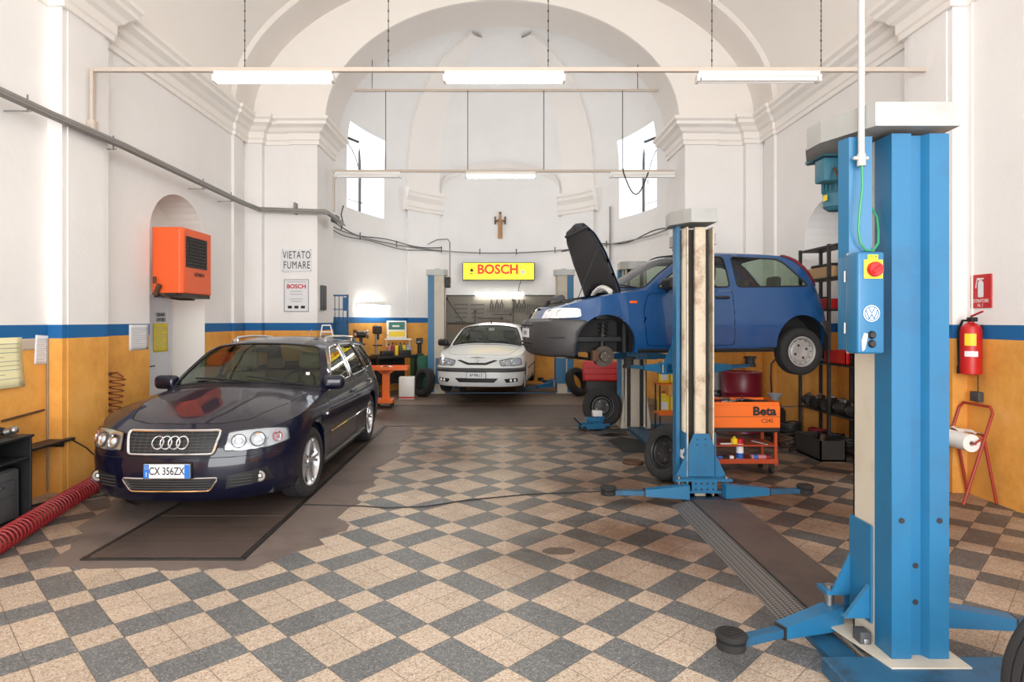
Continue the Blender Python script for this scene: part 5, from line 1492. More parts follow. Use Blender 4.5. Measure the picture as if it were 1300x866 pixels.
# ================================================================ LAMPS, RAILS, PIPES
RL = [  # y, z, x0, x1, drops, lamps (x0,x1,on)
]
def rail(y, z, x0, x1, label, r=.018, box=True):
    t = thing('lighting_rail', label, 'lighting rail', (0, 0, 0), group=None)
    MB().use('rail_paint').rbox(x0, x1, y-.022, y+.022, z-.022, z+.022, .004, 1).build('trunking', t)
    return t
def batten(name, y, z, x0, x1, on, label, group='fluorescent ceiling lamps', dbl=True):
    t = thing(name, label, 'lamp', ((x0+x1)/2, y, z), group=None)
    L = x1-x0; h = L/2
    MB().use('white_plastic').rbox(-h, h, -.05, .05, .0, .055, .008, 2).rbox(-h+.02, h-.02, -.035, .035, -.012, .0, .004, 1).build('housing', t)
    for yy in ((-.032, .032) if dbl else (0,)):
        MB().use('tube' if on else 'tube_off').cyl((-h+.03, yy, -.028), (h-.03, yy, -.028), .016, n=12).build('tube', t)
    for s in (-1, 1): MB().use('white_plastic').rbox(s*h-.015, s*h+.015, -.05, .05, -.048, .02, .006, 2).build('end_cap', t)
    return t
def chain(x, y, z0, z1, label):
    mb = MB().use('dark_steel')
    n = int((z1-z0)/.05)
    mb.tube([(x, y, z0), (x+.003, y, (z0+z1)/2), (x, y, z1)], .004, 5)
    for k in range(n):
        z = z0+.05*k+.02; mb.tube([(x+(.007*math.cos(a) if k % 2 else 0), y+(0 if k % 2 else .007*math.cos(a)), z+.014*math.sin(a)) for a in [2*PI*i/6 for i in range(6)]], .0022, 4, closed=True)
    return tag(mb.build('hanging_chain'), label, 'chain')
def vz(x): return vault_z(x)
# rail 1
t = rail(6.28, 4.17, -4.10, 4.30, 'long cream lighting rail across the nave, nearest the camera')
MB().use('rail_paint').rbox(-4.12, -4.085, 6.25, 6.31, 3.64, 4.18, .004, 1).build('drop', t)
MB().use('rail_paint').rbox(-4.15, -4.07, 6.24, 6.32, 3.56, 3.66, .01, 2).build('junction_box', t)
for x0, x1, on, lb in ((-2.97, -1.74, True, 'lit fluorescent lamp on the nearest rail, leftmost of three'), (-.57, .67, True, 'lit fluorescent lamp at the middle of the nearest rail'), (2.07, 3.33, False, 'unlit fluorescent lamp on the nearest rail, right of the two lit ones')):
    batten('fluorescent_lamp', 6.28, 4.09, x0*.966, x1*.966, on, lb)
for x, lb in ((-2.66, 'chain from the vault to the nearest rail, leftmost of five'), (-1.16, 'chain from the vault between the left and middle lamps of the nearest rail'), (.51, 'chain from the vault above the middle lamp of the nearest rail'), (2.22, 'chain from the vault above the left end of the unlit lamp'), (3.36, 'chain from the vault at the right end of the unlit lamp')):
    chain(x*.966, 6.28, 4.195, vz(x*.966)-.01, lb)
# rail 2 + 3 in the arch
t = rail(11.25, 5.80, -2.62, 2.86, 'upper cream batten spanning the arch, wires hanging from it')
t = rail(11.2, 4.33, -3.02, 3.22, 'lower cream lighting rail spanning the arch in front of the apse')
MB().use('rail_paint').rbox(-3.0, -2.965, 11.17, 11.23, 3.6, 4.33, .004, 1).build('drop', t)
batten('fluorescent_lamp', 11.2, 4.253, -.60, .65, True, 'lit fluorescent lamp at the middle of the lower arch rail')
batten('fluorescent_lamp', 11.2, 4.253, -2.95, -1.78, False, 'unlit fluorescent lamp at the left end of the lower arch rail')
batten('fluorescent_lamp', 11.2, 4.253, 2.0, 3.2, False, 'unlit fluorescent lamp at the right end of the lower arch rail')
for x, lb in ((-2.05, 'thin wire holding the arch rail, leftmost of four'), (-.57, 'thin wire holding the arch rail at the left end of its lit lamp'), (.80, 'thin wire holding the arch rail at the right end of its lit lamp'), (2.22, 'thin wire holding the arch rail, rightmost of four')):
    mb = MB().use('dark_steel').cyl((x, 11.22, 4.35), (x, 11.22, 5.79), .007, n=6); tag(mb.build('hanging_wire'), lb, 'wire')
for x, lb in ((-2.3, 'short wire from the arch to the left end of the upper batten'), (2.5, 'short wire from the arch to the right end of the upper batten')):
    mb = MB().use('dark_steel').cyl((x, 11.25, 5.82), (x, 11.25, arch_z(x)), .006, n=6); tag(mb.build('hanging_wire'), lb, 'wire')
mb = MB().use('cable_black').tube([(2.22, 11.16, 4.36)]+[(2.22+.45*k/10, 11.15, 4.30-.40*math.sin(PI*k/10)) for k in range(11)], .012, 6)
tag(mb.build('hanging_cable'), 'slack dark cable drooping below the right end of the arch rail', 'cable')

# cable tray on the left wall and round the pier
t = thing('wall_conduit', 'grey metal cable conduit along the upper left wall and round the pier', 'conduit', (0, 0, 0))
mb = MB().use('conduit')
px = [(-4.18, -2.9, 3.55), (-4.12, 5.7, 3.53), (-4.07, 6.7, 3.53), (-4.08, 9.9, 3.51), (-4.02, 10.40, 3.5), (-3.95, 10.44, 3.5), (-2.92, 10.48, 3.47), (-2.85, 10.7, 3.42), (-2.86, 11.3, 3.40)]
mb.tube(px, .042, 8); mb.tube([(p[0]+.055, p[1]-.02, p[2]-.035) for p in px], .018, 6)
mb.build('pipe', t)
for y in (3.4, 4.4, 5.4, 6.6, 8.6, 9.5):
    x = -4.16 if y > 6.3 else -4.3
    MB().use('conduit').box(x-.14, -4.06, y-.008, y+.008, 3.455, 3.463).box(-4.10, -4.09, y-.006, y+.006, 3.45, 3.60).build('bracket', t)
MB().use('conduit').box(-3.45, -3.42, 10.42, 10.56, 3.43, 3.62).build('bracket', t)
mb = MB().use('grey_plastic').rbox(-2.97, -2.86, 10.95, 11.15, 3.38, 3.5, .01, 1); mb.build('junction_box', t)
# thin service pipes on the walls
def apw(ph, z, o):
    q = Vector(ap(ph, z)); d = (Vector((CX, ACY, z))-q).normalized(); return tuple(q+d*o)
rr = random.Random(3)
t = thing('apse_cable_run', 'dark cables and thin pipe run round the apse wall above the lifts', 'cable', (0, 0, 0))
for k, (dz, r, am) in enumerate(((0, .016, .01), (.06, .011, .035), (-.05, .009, .03), (.02, .012, .05))):
    mb = MB().use('cable_black' if k else 'conduit')
    lim = (2, 178) if k == 0 else ((2, 62) if k < 3 else (118, 178))
    P_ = [apw(lerp(lim[0], lim[1], i/40), 3.40+dz+am*math.sin(i*.28+k*1.7), .125) for i in range(41)]
    mb.tube(P_, r, 6); mb.build('cable', t)
for ph in (20, 40, 62, 80, 97, 115, 140): 
    p = apw(ph, 3.35, .125); q = apw(ph, 3.5, .125); MB().use('dark_steel').cyl(p, q, .012, n=6).build('bracket', t)
mb = MB().use('cable_black').tube([apw(10, 3.45, .05), apw(11, 3.6, .06), apw(10, 3.75, .05), apw(11.5, 3.95, .05)], .012, 6); mb.build('cable', t)
mb = MB().use('conduit').tube([apw(53, 3.44, .06), apw(60, 3.66, .125), apw(65, 3.70, .125), apw(66, 3.62, .125), apw(66, 2.7, .125)], .014, 6)
tag(mb.build('service_pipe'), 'thin grey pipe hooked down the apse wall to the left lift column', 'pipe')
mb = MB().use('conduit').cyl(apw(141, 2.4, .05), apw(141, 4.3, .05), .02, n=8); tag(mb.build('service_pipe'), 'straight upright pipe on the apse wall below the right window', 'pipe')
mb = MB().use('conduit').cyl(apw(133, 2.2, .05), apw(133, 3.4, .05), .012, n=8); tag(mb.build('service_pipe'), 'short pipe on the apse wall beside the raised bonnet', 'pipe')

# ================================================================ HEATER and left wall
def heater():
    # angled box over the niche: front turned towards the room
    t = thing('wall_heater', 'orange wall-mounted warm-air heater over the left niche', 'heater', (-4.3, 8.05, 1.98))
    mb = MB().use('orange_heater'); mb.prism([(.0, -.35), (.34, -.35), (.38, -.31), (.38, .41), (.34, .44), (.0, .44)], 0, .82)
    body = mb.build('casing', t)
    bv = body.modifiers.new('bevel', 'BEVEL'); bv.width = .012; bv.segments = 2; bv.limit_method = 'ANGLE'
    mb = MB().use('ink').box(.381, .385, -.27, .27, .33, .72); g = mb.build('grille', t)
    mb = MB().use('orange_heater')
    mb.use('dark_steel')
    for k in range(9): mb.box(.384, .395, -.27, .27, .335+.043*k, .352+.043*k)
    for k in range(8): mb.box(.384, .397, -.255+.072*k, -.250+.072*k, .33, .72)
    mb.build('slats', g)
    mb = MB().use('ink'); text_mb(mb, 'AERMAX', .07, T(.3815, .08, .25) @ RZ(90) @ FRONT, .002, bold=.001); mb.build('lettering', t)
    mb = MB().use('dark_steel').box(0, .36, -.30, .42, -.05, 0).box(0, .30, -.34, -.30, -.02, .02); mb.build('support_frame', t)
    mb = MB().use('rust_steel').cyl((.05, -.36, -.02), (.12, -.40, .10), .03).cyl((.06, -.40, .12), (.06, -.40, .2), .02).tube([(.1, -.36, .0), (.2, -.3, -.06), (.22, -.1, -.07), (.2, .3, -.06)], .014, 6); mb.build('gas_pipe', t)
    mb = MB().use('grey_plastic').rbox(.0, .10, .50, .60, .50, .68, .01, 1); mb.cyl((.05, .52, .38), (.12, .52, .38), .03); mb.build('thermostat', t)
    return t
heater()
# ================================================================ THINGS ON THE LEFT
def sheet(name, label, cat, m, x, y0, y1, z0, z1, side=1, curl=0, tilt=0, rows=None, head=None, wallx=None):
    """paper on a side wall at x; side=+1 faces +x"""
    mb = MB().use(m); n = 6
    L = y1-y0; Hh = z1-z0
    def pt(a, b):
        da = (a-.5)*L; db = (b-.5)*Hh; c, s = math.cos(R(tilt)), math.sin(R(tilt))
        return (x+side*(.003+curl*(1-b)**3*(.4+.6*a)), (y0+y1)/2+da*c-db*s, (z0+z1)/2+da*s+db*c)
    mb.grid([[pt(i/n, k/n) for i in range(n+1)] for k in range(n+1)])
    o = mb.build(name); md = o.modifiers.new('thick', 'SOLIDIFY'); md.thickness = .0015; md.offset = 0
    tag(o, label, cat)
    if rows:
        mb = MB().use(rows[1])
        for k in range(rows[0]):
            b = .88-.78*k/rows[0]; w_ = .86 if k % 4 != 3 else .5
            for q in range(1):
                P = [pt(a, b) for a in (.07, .07+w_)]; P2 = [pt(a, b-.012) for a in (.07+w_, .07)]
                mb.add([(p[0]+side*.0025, p[1], p[2]) for p in P+P2], [(0, 1, 2, 3)])
        r = mb.build('printed_lines', o)
    return o
sheet('wall_paper_sheet', 'large cream lined sheet of paper on the left wall at the edge of the photo', 'paper', 'paper_cream', XL, 5.12, 5.60, 1.05, 1.49, curl=.03, rows=(9, 'ink_grey'))
sheet('wall_label', 'plain greyish card strip on the left wall beside the cream sheet', 'paper', 'paper_grey', XL, 5.57, 5.79, 1.37, 1.475)
sheet('leaflet', 'small tilted printed leaflet pinned on the left wall under the blue stripe', 'paper', 'paper_white', XL+.004, 5.75, 5.97, 1.23, 1.50, tilt=-4, rows=(12, 'ink_grey'))
sheet('notice', 'white printed notice on the left wall just before the niche', 'paper', 'paper_white', XL, 7.22, 7.62, 1.29, 1.59, rows=(10, 'ink_grey'))
o = sheet('notice', 'yellow notice with a black heading on the white door of the left niche', 'paper', 'paper_yellow', XL-.46, 8.56, 8.93, 1.20, 1.60, rows=(12, 'ink_grey'))
mb = MB().use('ink'); text_mb(mb, 'ORARIO', .075, T(XL-.452, 8.74, 1.72) @ RZ(90) @ FRONT, .002, sx=.8, bold=.001); text_mb(mb, 'LAVORO', .075, T(XL-.452, 8.74, 1.65) @ RZ(90) @ FRONT, .002, sx=.8, bold=.001); mb.build('heading', o)
# white door in the niche
t = bpy.data.objects.new('door_1', None); C.objects.link(t); t['kind'] = 'structure'; t.location = (XL-.48, 8.35, 0)
mb = MB().use('door_white').box(-.012, .014, -.62, .63, .0, 1.95); mb.build('door_leaf', t)
mb = MB().use('door_white').box(.0, .03, -.67, -.62, 0, 2.0).box(.0, .03, .63, .68, 0, 2.0).box(.0, .03, -.67, .68, 1.95, 2.0).box(.014, .02, -.03, -.01, 0, 1.95); mb.build('door_frame', t)
mb = MB().use('grey_plastic').rbox(.014, .03, .03, .06, .95, 1.10, .004, 1).cyl((.02, .045, 1.02), (.07, .045, 1.02), .008, n=8).cyl((.07, .045, 1.02), (.07, .15, 1.02), .009, n=8); mb.build('door_handle', t)

# black desk with computer
t = thing('computer_desk', 'black desk at the left edge holding a computer under a cluttered top', 'desk', (-3.73, 4.71, 0), R(90))
MB().use('black_plastic').rbox(-.28, .26, -.02, .46, .715, .735, .004, 1).build('desk_top', t)
for x in (-.28, .24): MB().use('black_plastic').rbox(x, x+.02, 0, .45, .06, .715, .003, 1).build('side_panel', t)
MB().use('black_plastic').rbox(-.26, .24, .0, .45, .06, .085, .003, 1).build('shelf', t)
MB().use('black_plastic').rbox(-.26, .24, .0, .45, .54, .56, .003, 1).build('shelf', t)
MB().use('black_plastic').rbox(-.28, .26, .43, .45, .06, .72, .003, 1).build('back_panel', t)
for x in (-.25, .23):
    for y in (.04, .40): MB().use('black_rubber').cyl((x-.012, y, .03), (x+.012, y, .03), .03, n=14).cyl((x, y, .03), (x, y, .065), .008, n=8).build('castor', t)
t = thing('computer_tower', 'dark grey computer case inside the black desk', 'computer', (-3.79, 4.80, .086), R(90))
MB().use('grey_plastic').rbox(-.14, .10, 0, .36, 0, .40, .015, 3).build('case', t)
MB().use('grey_plastic').rbox(-.13, .09, -.012, .0, .01, .39, .01, 2).build('front_panel', t)
MB().use('steel').cyl((-.08, -.014, .28), (-.08, -.02, .28), .012, n=12).box(-.10, .06, -.015, -.012, .20, .203).box(-.10, .06, -.015, -.012, .32, .323).build('button', t)
t = thing('hand_tool', 'silver angle grinder lying on top of the black desk', 'tool', (-3.84, 4.86, .735))
MB().use('steel').cyl((-.02, 0, .03), (.04, .02, .05), .03, n=12).sphere((.05, .0, .05), .032, 12).build('head', t)
MB().use('black_plastic').cyl((-.16, -.02, .03), (-.02, 0, .03), .024, n=12).build('handle', t)
mb = MB().use('cable_black').tube([(-4.1, 4.62, .75), (-4.0, 4.68, .80), (-3.92, 4.76, .815), (-3.88, 4.84, .80), (-3.84, 4.93, .76)], .011, 6); tag(mb.build('desk_cable'), 'thick dark cable arching over the black desk top', 'cable')
t = thing('tray', 'flat tray of small parts on the back of the black desk top', 'tray', (-4.0, 4.58, .735))
MB().use('grey_plastic').box(-.12, .2, -.08, .08, 0, .01).box(-.12, .2, -.08, -.07, .01, .03).box(-.12, .2, .07, .08, .01, .03).box(.19, .2, -.08, .08, .01, .03).build('base', t)
t = thing('wall_shelf', 'thin dark shelf along the left wall running out from the black desk', 'shelf', (-4.3, 5.1, .5))
MB().use('dark_steel').rbox(.01, .20, .0, .92, -.012, .012, .003, 1).build('board', t)
MB().use('dark_steel').box(.0, .16, .80, .82, -.06, -.012).build('bracket', t)
mb = MB().use('white_plastic').sphere((-4.19, 5.22, .532), .04, 14, (.8, 1.3, .5)); tag(mb.build('computer_mouse'), 'white computer mouse on the thin shelf behind the desk', 'mouse')
mb = MB().use('cable_black').tube([(-4.14, 6.0, .50), (-4.08, 6.15, .38), (-4.02, 6.3, .2), (-3.98, 6.4, .06), (-3.97, 6.42, .012)], .007, 6); tag(mb.build('shelf_cable'), 'thin black cable hanging from the wall shelf down to the floor', 'cable')
mb = MB().use('cable_black')
mb.tube([(-4.25, 5.2, .01), (-4.1, 5.5, .01), (-3.95, 5.9, .012), (-4.0, 6.2, .01), (-3.8, 6.1, .01), (-3.9, 5.7, .012), (-4.05, 5.6, .01), (-3.75, 5.75, .01), (-3.6, 5.9, .01), (-3.35, 5.6, .01), (-3.2, 5.5, .01)], .009, 6)
tag(mb.build('floor_cable'), 'tangled black cable on the floor between the desk and the estate car', 'cable')
mb = MB().use('conduit').cyl((-4.288, 5.905, .02), (-4.288, 5.905, 1.47), .008, n=6); tag(mb.build('wall_pipe'), 'thin upright pipe on the ochre wall in the corner of the left pilaster', 'pipe')
mb = MB().use('rust_steel').cyl((-4.28, 5.35, .775), (-4.28, 5.85, .80), .010, n=6); tag(mb.build('wall_pipe'), 'short rusty pipe running level along the ochre left wall above the shelf', 'pipe')
mb = MB().use('grey_plastic').rbox(-4.17, -4.13, 6.62, 6.66, 3.3, 3.4, .004, 1)
# coiled hoses
def helix(mb, P, rad, pitch, r, n=12):
    P = [Vector(p) for p in P]; L = [0]
    for a, b in zip(P, P[1:]): L.append(L[-1]+(b-a).length)
    tot = L[-1]; N_ = int(tot/pitch*n); out = []
    def at(s):
        for i in range(len(P)-1):
            if s <= L[i+1] or i == len(P)-2:
                t = (s-L[i])/(L[i+1]-L[i]); a, b = P[i], P[i+1]; return a.lerp(b, t), (b-a).normalized()
    for k in range(N_+1):
        s = tot*k/N_; p, d = at(s); a = d.orthogonal().normalized() if abs(d.z) > .9 else d.cross(Vector((0, 0, 1))).normalized(); b = d.cross(a)
        th = 2*PI*k/n; rr_ = rad if not callable(rad) else rad(s/tot)
        out.append(p+a*math.cos(th)*rr_+b*math.sin(th)*rr_)
    mb.tube(out, r, 6); return out
rs = random.Random(4)
mb = MB().use('red_hose'); P_ = [(-3.40, 3.8, .084), (-3.52, 4.39, .084), (-3.68, 5.07, .082), (-3.80, 5.6, .08), (-3.90, 6.1, .077)]
helix(mb, P_, .073, .052, .0085, 14)
tag(mb.build('coiled_air_hose'), 'thick red coiled air hose stretched along the floor by the desk', 'hose')
mb = MB().use('brown_hose')
mb.tube([(-4.26, 6.80, 1.06), (-4.18, 6.80, 1.07), (-4.12, 6.82, 1.02)], .012, 6)
helix(mb, [(-4.19, 6.84, 1.03), (-4.20, 6.80, .75), (-4.22, 6.74, .35), (-4.20, 6.70, .05)], lambda t: .075-.02*t, .062, .007, 14)
mb.use('steel').cyl((-4.3, 6.80, 1.05), (-4.24, 6.80, 1.06), .02, n=10)
tag(mb.build('coiled_air_hose'), 'thin brown spiral air hose hanging on the ochre left wall', 'hose')

# ================================================================ PIER SIGNS
PY = DP-.142
def board(name, label, x0, x1, z0, z1, y, m, cat='sign', th=.012, frame=None):
    mb = MB().use(m).rbox(x0, x1, y-th, y, z0, z1, .003, 1); o = mb.build(name); tag(o, label, cat)
    if frame:
        mb = MB().use(frame); w_ = .012
        mb.box(x0, x1, y-th-.003, y-th, z0, z0+w_).box(x0, x1, y-th-.003, y-th, z1-w_, z1).box(x0, x0+w_, y-th-.003, y-th, z0, z1).box(x1-w_, x1, y-th-.003, y-th, z0, z1); mb.build('frame', o)
    return o
o = board('no_smoking_sign', 'white sign with black hand-painted capitals reading VIETATO FUMARE on the left pier', -3.69, -3.18, 2.47, 2.85, PY, 'paper_white')
mb = MB().use('ink'); yy = PY-.0135
text_mb(mb, 'VIETATO', .18, T(-3.435, yy, 2.745) @ FRONT, .002, sx=.60, bold=0, spacing=1.12); text_mb(mb, 'FUMARE', .18, T(-3.435, yy, 2.575) @ FRONT, .002, sx=.62, bold=0, spacing=1.14)
for sx_, sz in ((-3.67, 2.84), (-3.20, 2.84), (-3.67, 2.49), (-3.20, 2.49)): mb.box(sx_-.012, sx_+.012, yy-.001, yy, sz-.004, sz+.004)
mb.build('lettering', o)
o = board('certificate_sign', 'pale grey certificate board with red BOSCH lettering below the no smoking sign', -3.65, -3.23, 1.79, 2.34, PY, 'paper_white', frame='ink_grey')
mb = MB().use('ink_red'); text_mb(mb, 'BOSCH', .10, T(-3.44, yy, 2.215) @ FRONT, .002, sx=1.0, bold=.003); mb.build('red_lettering', o)
mb = MB().use('ink_grey')
for z, w_ in ((2.29, .16), (2.13, .10), (2.08, .10), (2.0, .11), (1.96, .09)): mb.box(-3.44-w_, -3.44+w_, yy-.001, yy, z, z+.009)
mb.build('small_print', o)
mb = MB().use('ink')
for x in (-3.55, -3.44, -3.33): mb.rbox(x-.035, x+.035, yy-.002, yy, 1.845, 1.89, .001, 1)
mb.build('logo_marks', o)

# ================================================================ APSE
# grey cabinet on the arch reveal, blue barred booth
mb = MB().use('grey_plastic').rbox(-3.088, -3.04, 10.72, 10.96, 1.82, 2.25, .008, 2); tag(mb.build('electric_cabinet'), 'narrow grey electric box on the arch jamb beside the blue barred gate', 'electric box')
t = thing('barred_gate', 'blue steel gate with upright bars over a solid panel, left of the apse', 'gate', (-3.12, 11.95, .006))
MB().use('gate_blue').box(-.20, .22, -.01, .01, .02, 1.60).build('lower_panel', t)
MB().use('gate_blue').box(-.22, -.19, -.02, .02, 0, 2.13).box(.19, .22, -.02, .02, 0, 2.13).box(-.22, .22, -.02, .02, 2.10, 2.13).box(-.22, .22, -.02, .02, 1.60, 1.63).box(-.19, .19, -.008, .008, 1.84, 1.855).build('frame', t)
for k in range(4): MB().use('dark_steel').cyl((-.12+.08*k, 0, 1.63), (-.12+.08*k, 0, 2.10), .007, n=6).build('bar', t)
MB().use('gate_blue').rbox(.12, .19, -.04, .02, 1.82, 2.08, .005, 1).build('lock_plate', t)
t = thing('roof_sign', 'small white frame standing on the rear roof of the black estate car', 'frame', (-2.37, 8.55, 1.43))
t.scale = (.85, .85, .85)
mb = MB().use('white_paint')
for a, b in (((-.10, 0), (-.075, .17)), ((-.075, .17), (.055, .17)), ((.055, .17), (.10, .0)), ((-.09, .06), (.085, .06)), ((-.10, 0), (.10, 0))): mb.cyl((a[0], 0, a[1]), (b[0], 0, b[1]), .011, n=8)
mb.build('frame', t); MB().use('grey_plastic').box(-.085, .085, -.03, .03, -.012, .008).build('base', t)

def wall_lamp(loc, rz, L, label, on=True):
    t = thing('fluorescent_lamp', label, 'lamp', loc, rz)
    h = L/2
    MB().use('white_plastic').rbox(-h, h, -.03, .0, -.03, .03, .006, 2).build('housing', t)
    for z in (-.045, .0): MB().use('tube' if on else 'tube_off').cyl((-h+.02, -.05, z), (h-.02, -.05, z), .016, n=12).build('tube', t)
    return t
a = math.atan2(.62, .22)
wall_lamp((-2.80, 13.75, 1.96), R(66), 1.2, 'lit fluorescent lamp low on the left apse wall above the workbench')
def back_y(x, o=0): return ACY+AEB*math.sqrt(max(0, 1-((CX-x)/AEA)**2))-o
by = back_y(0)-.02
# lightbox
t = thing('lightbox_sign', 'yellow illuminated sign with red BOSCH lettering at the centre of the apse wall', 'sign', (-.02, 15.92, 2.9))
MB().use('grey_plastic').rbox(-.92, .92, 0, .16, -.23, .23, .01, 1).build('casing', t)
M['yellow_lit'] = mat('yellow_lit', (250, 225, 30), .4, emit=(255, 225, 20), estr=.8)
f = MB().use('yellow_lit').rbox(-.90, .90, -.006, .0, -.21, .21, .002, 1).build('panel', t)
M['red_lit'] = mat('red_lit', (225, 50, 20), .5, emit=(230, 50, 15), estr=.5)
mb = MB().use('red_lit'); text_mb(mb, 'BOSCH', .33, T(-.02, -.008, .04) @ FRONT, .002, sx=.98, bold=.014); mb.build('lettering', f)
mb = MB().use('ink')
mb.lathe([(.075, 0), (.088, 0)], 24, T(-.69, -.009, .02) @ FRONT); mb.prism([(-.04, -.03), (.04, -.03), (.05, .0), (.02, .05), (-.03, .045)], 0, .001, T(-.69, -.009, .02) @ FRONT); mb.prism([(-.05, -.10), (.03, -.10), (.0, -.07)], 0, .001, T(-.69, -.009, .02) @ FRONT)
mb.build('logo', f)
mb = MB().use('paper_white').lathe([(0, .0), (.05, 0)], 20, T(.62, -.009, -.02) @ FRONT)
for k in range(8): a = PI/4*k; mb.prism([(.05*math.cos(a-.2), .05*math.sin(a-.2)), (.09*math.cos(a), .09*math.sin(a)), (.05*math.cos(a+.2), .05*math.sin(a+.2))], 0, .001, T(.62, -.0095, -.02) @ FRONT)
mb.build('star_logo', f)
wall_lamp((.01, 15.80, 2.33), 0, 1.25, 'lit fluorescent lamp over the grey tool board')
mb = MB().use('cable_black').tube([(.55, 15.98, 2.66), (.50, 15.9, 2.5), (.48, 15.86, 2.36)], .008, 5); tag(mb.build('sign_cable'), 'short black cable from the yellow sign down to the tool board lamp', 'cable')
# crucifix
t = thing('crucifix', 'small wooden crucifix with a pale figure on the apse wall above the yellow sign', 'crucifix', (.02, back_y(.02)-.03, 3.78))
MB().use('crucifix_gold').rbox(-.06, .06, -.02, .02, 0, .42, .01, 2).rbox(-.035, .035, -.02, .02, .42, .68, .01, 2).build('upright', t)
MB().use('crucifix_dark').rbox(-.14, .14, -.018, .018, .44, .50, .01, 2).rbox(-.15, -.11, -.02, .02, .38, .58, .01, 2).rbox(.11, .15, -.02, .02, .38, .58, .01, 2).sphere((0, 0, .66), .04, 10, (1, .6, 1.2)).build('crossbar', t)
bm_ = MB().use('skin_resin')
bm_.tube([(0, -.045, .05), (.0, -.05, .15), (.005, -.055, .26), (0, -.05, .36), (0, -.05, .43), (0, -.055, .47)], [.014, .022, .028, .036, .03, .014], 10)
bm_.sphere((0, -.06, .51), .028, 12, (1, 1, 1.2)); bm_.tube([(-.12, -.035, .50), (-.07, -.045, .46), (0, -.05, .43), (.07, -.045, .46), (.12, -.035, .50)], [.009, .012, .02, .012, .009], 8)
bm_.build('figure', t)

# tool board
TBy = 15.84
t = thing('tool_board', 'wide grey pegboard behind the white hatchback, carrying the hand tools', 'tool board', (0, TBy, 0))
mb = MB().use('board_grey').box(-1.36, 1.42, 0, .03, .9, 2.27); mb.build('panel', t)
MB().use('dark_steel').box(-1.38, 1.44, -.005, .03, 2.26, 2.29).box(-1.40, -1.36, -.005, .03, .5, 2.29).box(1.42, 1.44, -.005, .03, .5, 2.29).build('frame', t)
def spanner(L, w=.03):
    mb = MB().use('tool_steel'); mb.box(-.007, .007, -.008, 0, -L/2, L/2)
    mb.lathe([(.009, -.005), (w/2, -.005), (w/2, .005), (.009, .005), (.009, -.005)], 14, T(0, -.005, -L/2) @ RX(90))
    mb.prism([(-w/2, 0), (-.006, .0), (-.006, w*.7), (-w*.45, w*.9)], -.003, .006, T(0, -.003, L/2-.005) @ FRONT); mb.prism([(w/2, 0), (w*.45, w*.9), (.006, w*.7), (.006, .0)], -.003, .006, T(0, -.003, L/2-.005) @ FRONT); mb.box(-w/2, w/2, -.009, .002, L/2-.012, L/2)
    return mb
def screwdriver(L, hm):
    mb = MB().use(hm).cyl((0, -.015, L*.1), (0, -.015, L*.5), .014, .012, n=10); return mb
def tool(name, x, z, label, group, parts, rz=0):
    t = thing(name, label, 'tool', (x, TBy-.004, z), 0, group); t.rotation_euler = (0, R(rz), 0)
    for pn, mb in parts: mb.build(pn, t)
    return t
# rows of spanners (left), copied from one
first = None
for k in range(9):
    if first is None: first = o = tool('spanner', 0, 0, 'steel spanner hung level in the stack at the left of the grey tool board', 'spanners stacked at the left of the tool board', [('shaft', spanner(.30))])
    else: o = copy_tree(first)
    o.location = (-.98+.42*(k // 5), TBy-.004, 2.05-.11*(k % 5)); o.rotation_euler = (0, R(90), 0); o.scale = (1.3, 1, 1.05-.06*(k % 5))
first = None
for k in range(12):
    if first is None: first = o = tool('spanner', 0, 0, 'steel spanner hung upright in the row at the right of the grey tool board', 'upright spanners at the right of the tool board', [('shaft', spanner(.24))])
    else: o = copy_tree(first)
    o.location = (.72+.055*k, TBy-.004, 1.93-.004*k); o.scale = (1, 1, 1-.03*k)
first = None
for k in range(10):
    if first is None:
        mb = MB().use('drum_red').cyl((0, -.02, .0), (0, -.02, .10), .016, .013, n=10); m2 = MB().use('steel').cyl((0, -.02, -.14), (0, -.02, 0), .005, n=6)
        first = o = tool('screwdriver', 0, 0, 'screwdriver with dark handle in the middle row of the grey tool board', 'screwdrivers on the tool board', [('handle', mb), ('blade', m2)])
    else: o = copy_tree(first)
    o.location = (-.42+.075*k, TBy-.004, 1.52)
first = None
for k in range(6):
    if first is None:
        m2 = MB().use('dark_steel').tube([(-.03, -.02, -.12), (-.035, -.02, -.05), (-.008, -.02, .02), (.014, -.02, .09)], .011, 6); m3 = MB().use('dark_steel').tube([(.03, -.024, -.12), (.035, -.024, -.05), (.008, -.024, .02), (-.014, -.024, .09)], .011, 6)
        first = o = tool('pliers', 0, 0, 'dark pliers in the upper row of the grey tool board, under the lamp', 'pliers on the tool board', [('handle', m2), ('handle', m3)])
    else: o = copy_tree(first)
    o.location = ((-.20, -.06, .06, .40, .50, .62)[k], TBy-.004, 2.08)
for x, z, L, rz, lb in ((-1.12, 1.88, .75, -35, 'long steel bar hung aslant at the left end of the grey tool board'), (-.25, 1.70, .6, 90, 'long ratchet bar hung level across the middle of the grey tool board'), (.35, 1.75, .8, 0, 'tall pale metre rule hung upright on the grey tool board'), (.05, 1.80, .45, 90, 'shorter ratchet bar hung level above the long one on the grey tool board'), (-.62, 1.62, .5, 0, 'pipe wrench hung upright left of the screwdrivers on the grey tool board')):
    mb = MB().use('tool_steel').rbox(-.014, .014, -.02, -.004, -L/2, L/2, .004, 1); m2 = MB().use('dark_steel').rbox(-.03, .03, -.035, -.004, L/2-.02, L/2+.04, .006, 1)
    tool('bar_tool', x, z, lb, None, [('bar', mb), ('head', m2)], rz)
first = None
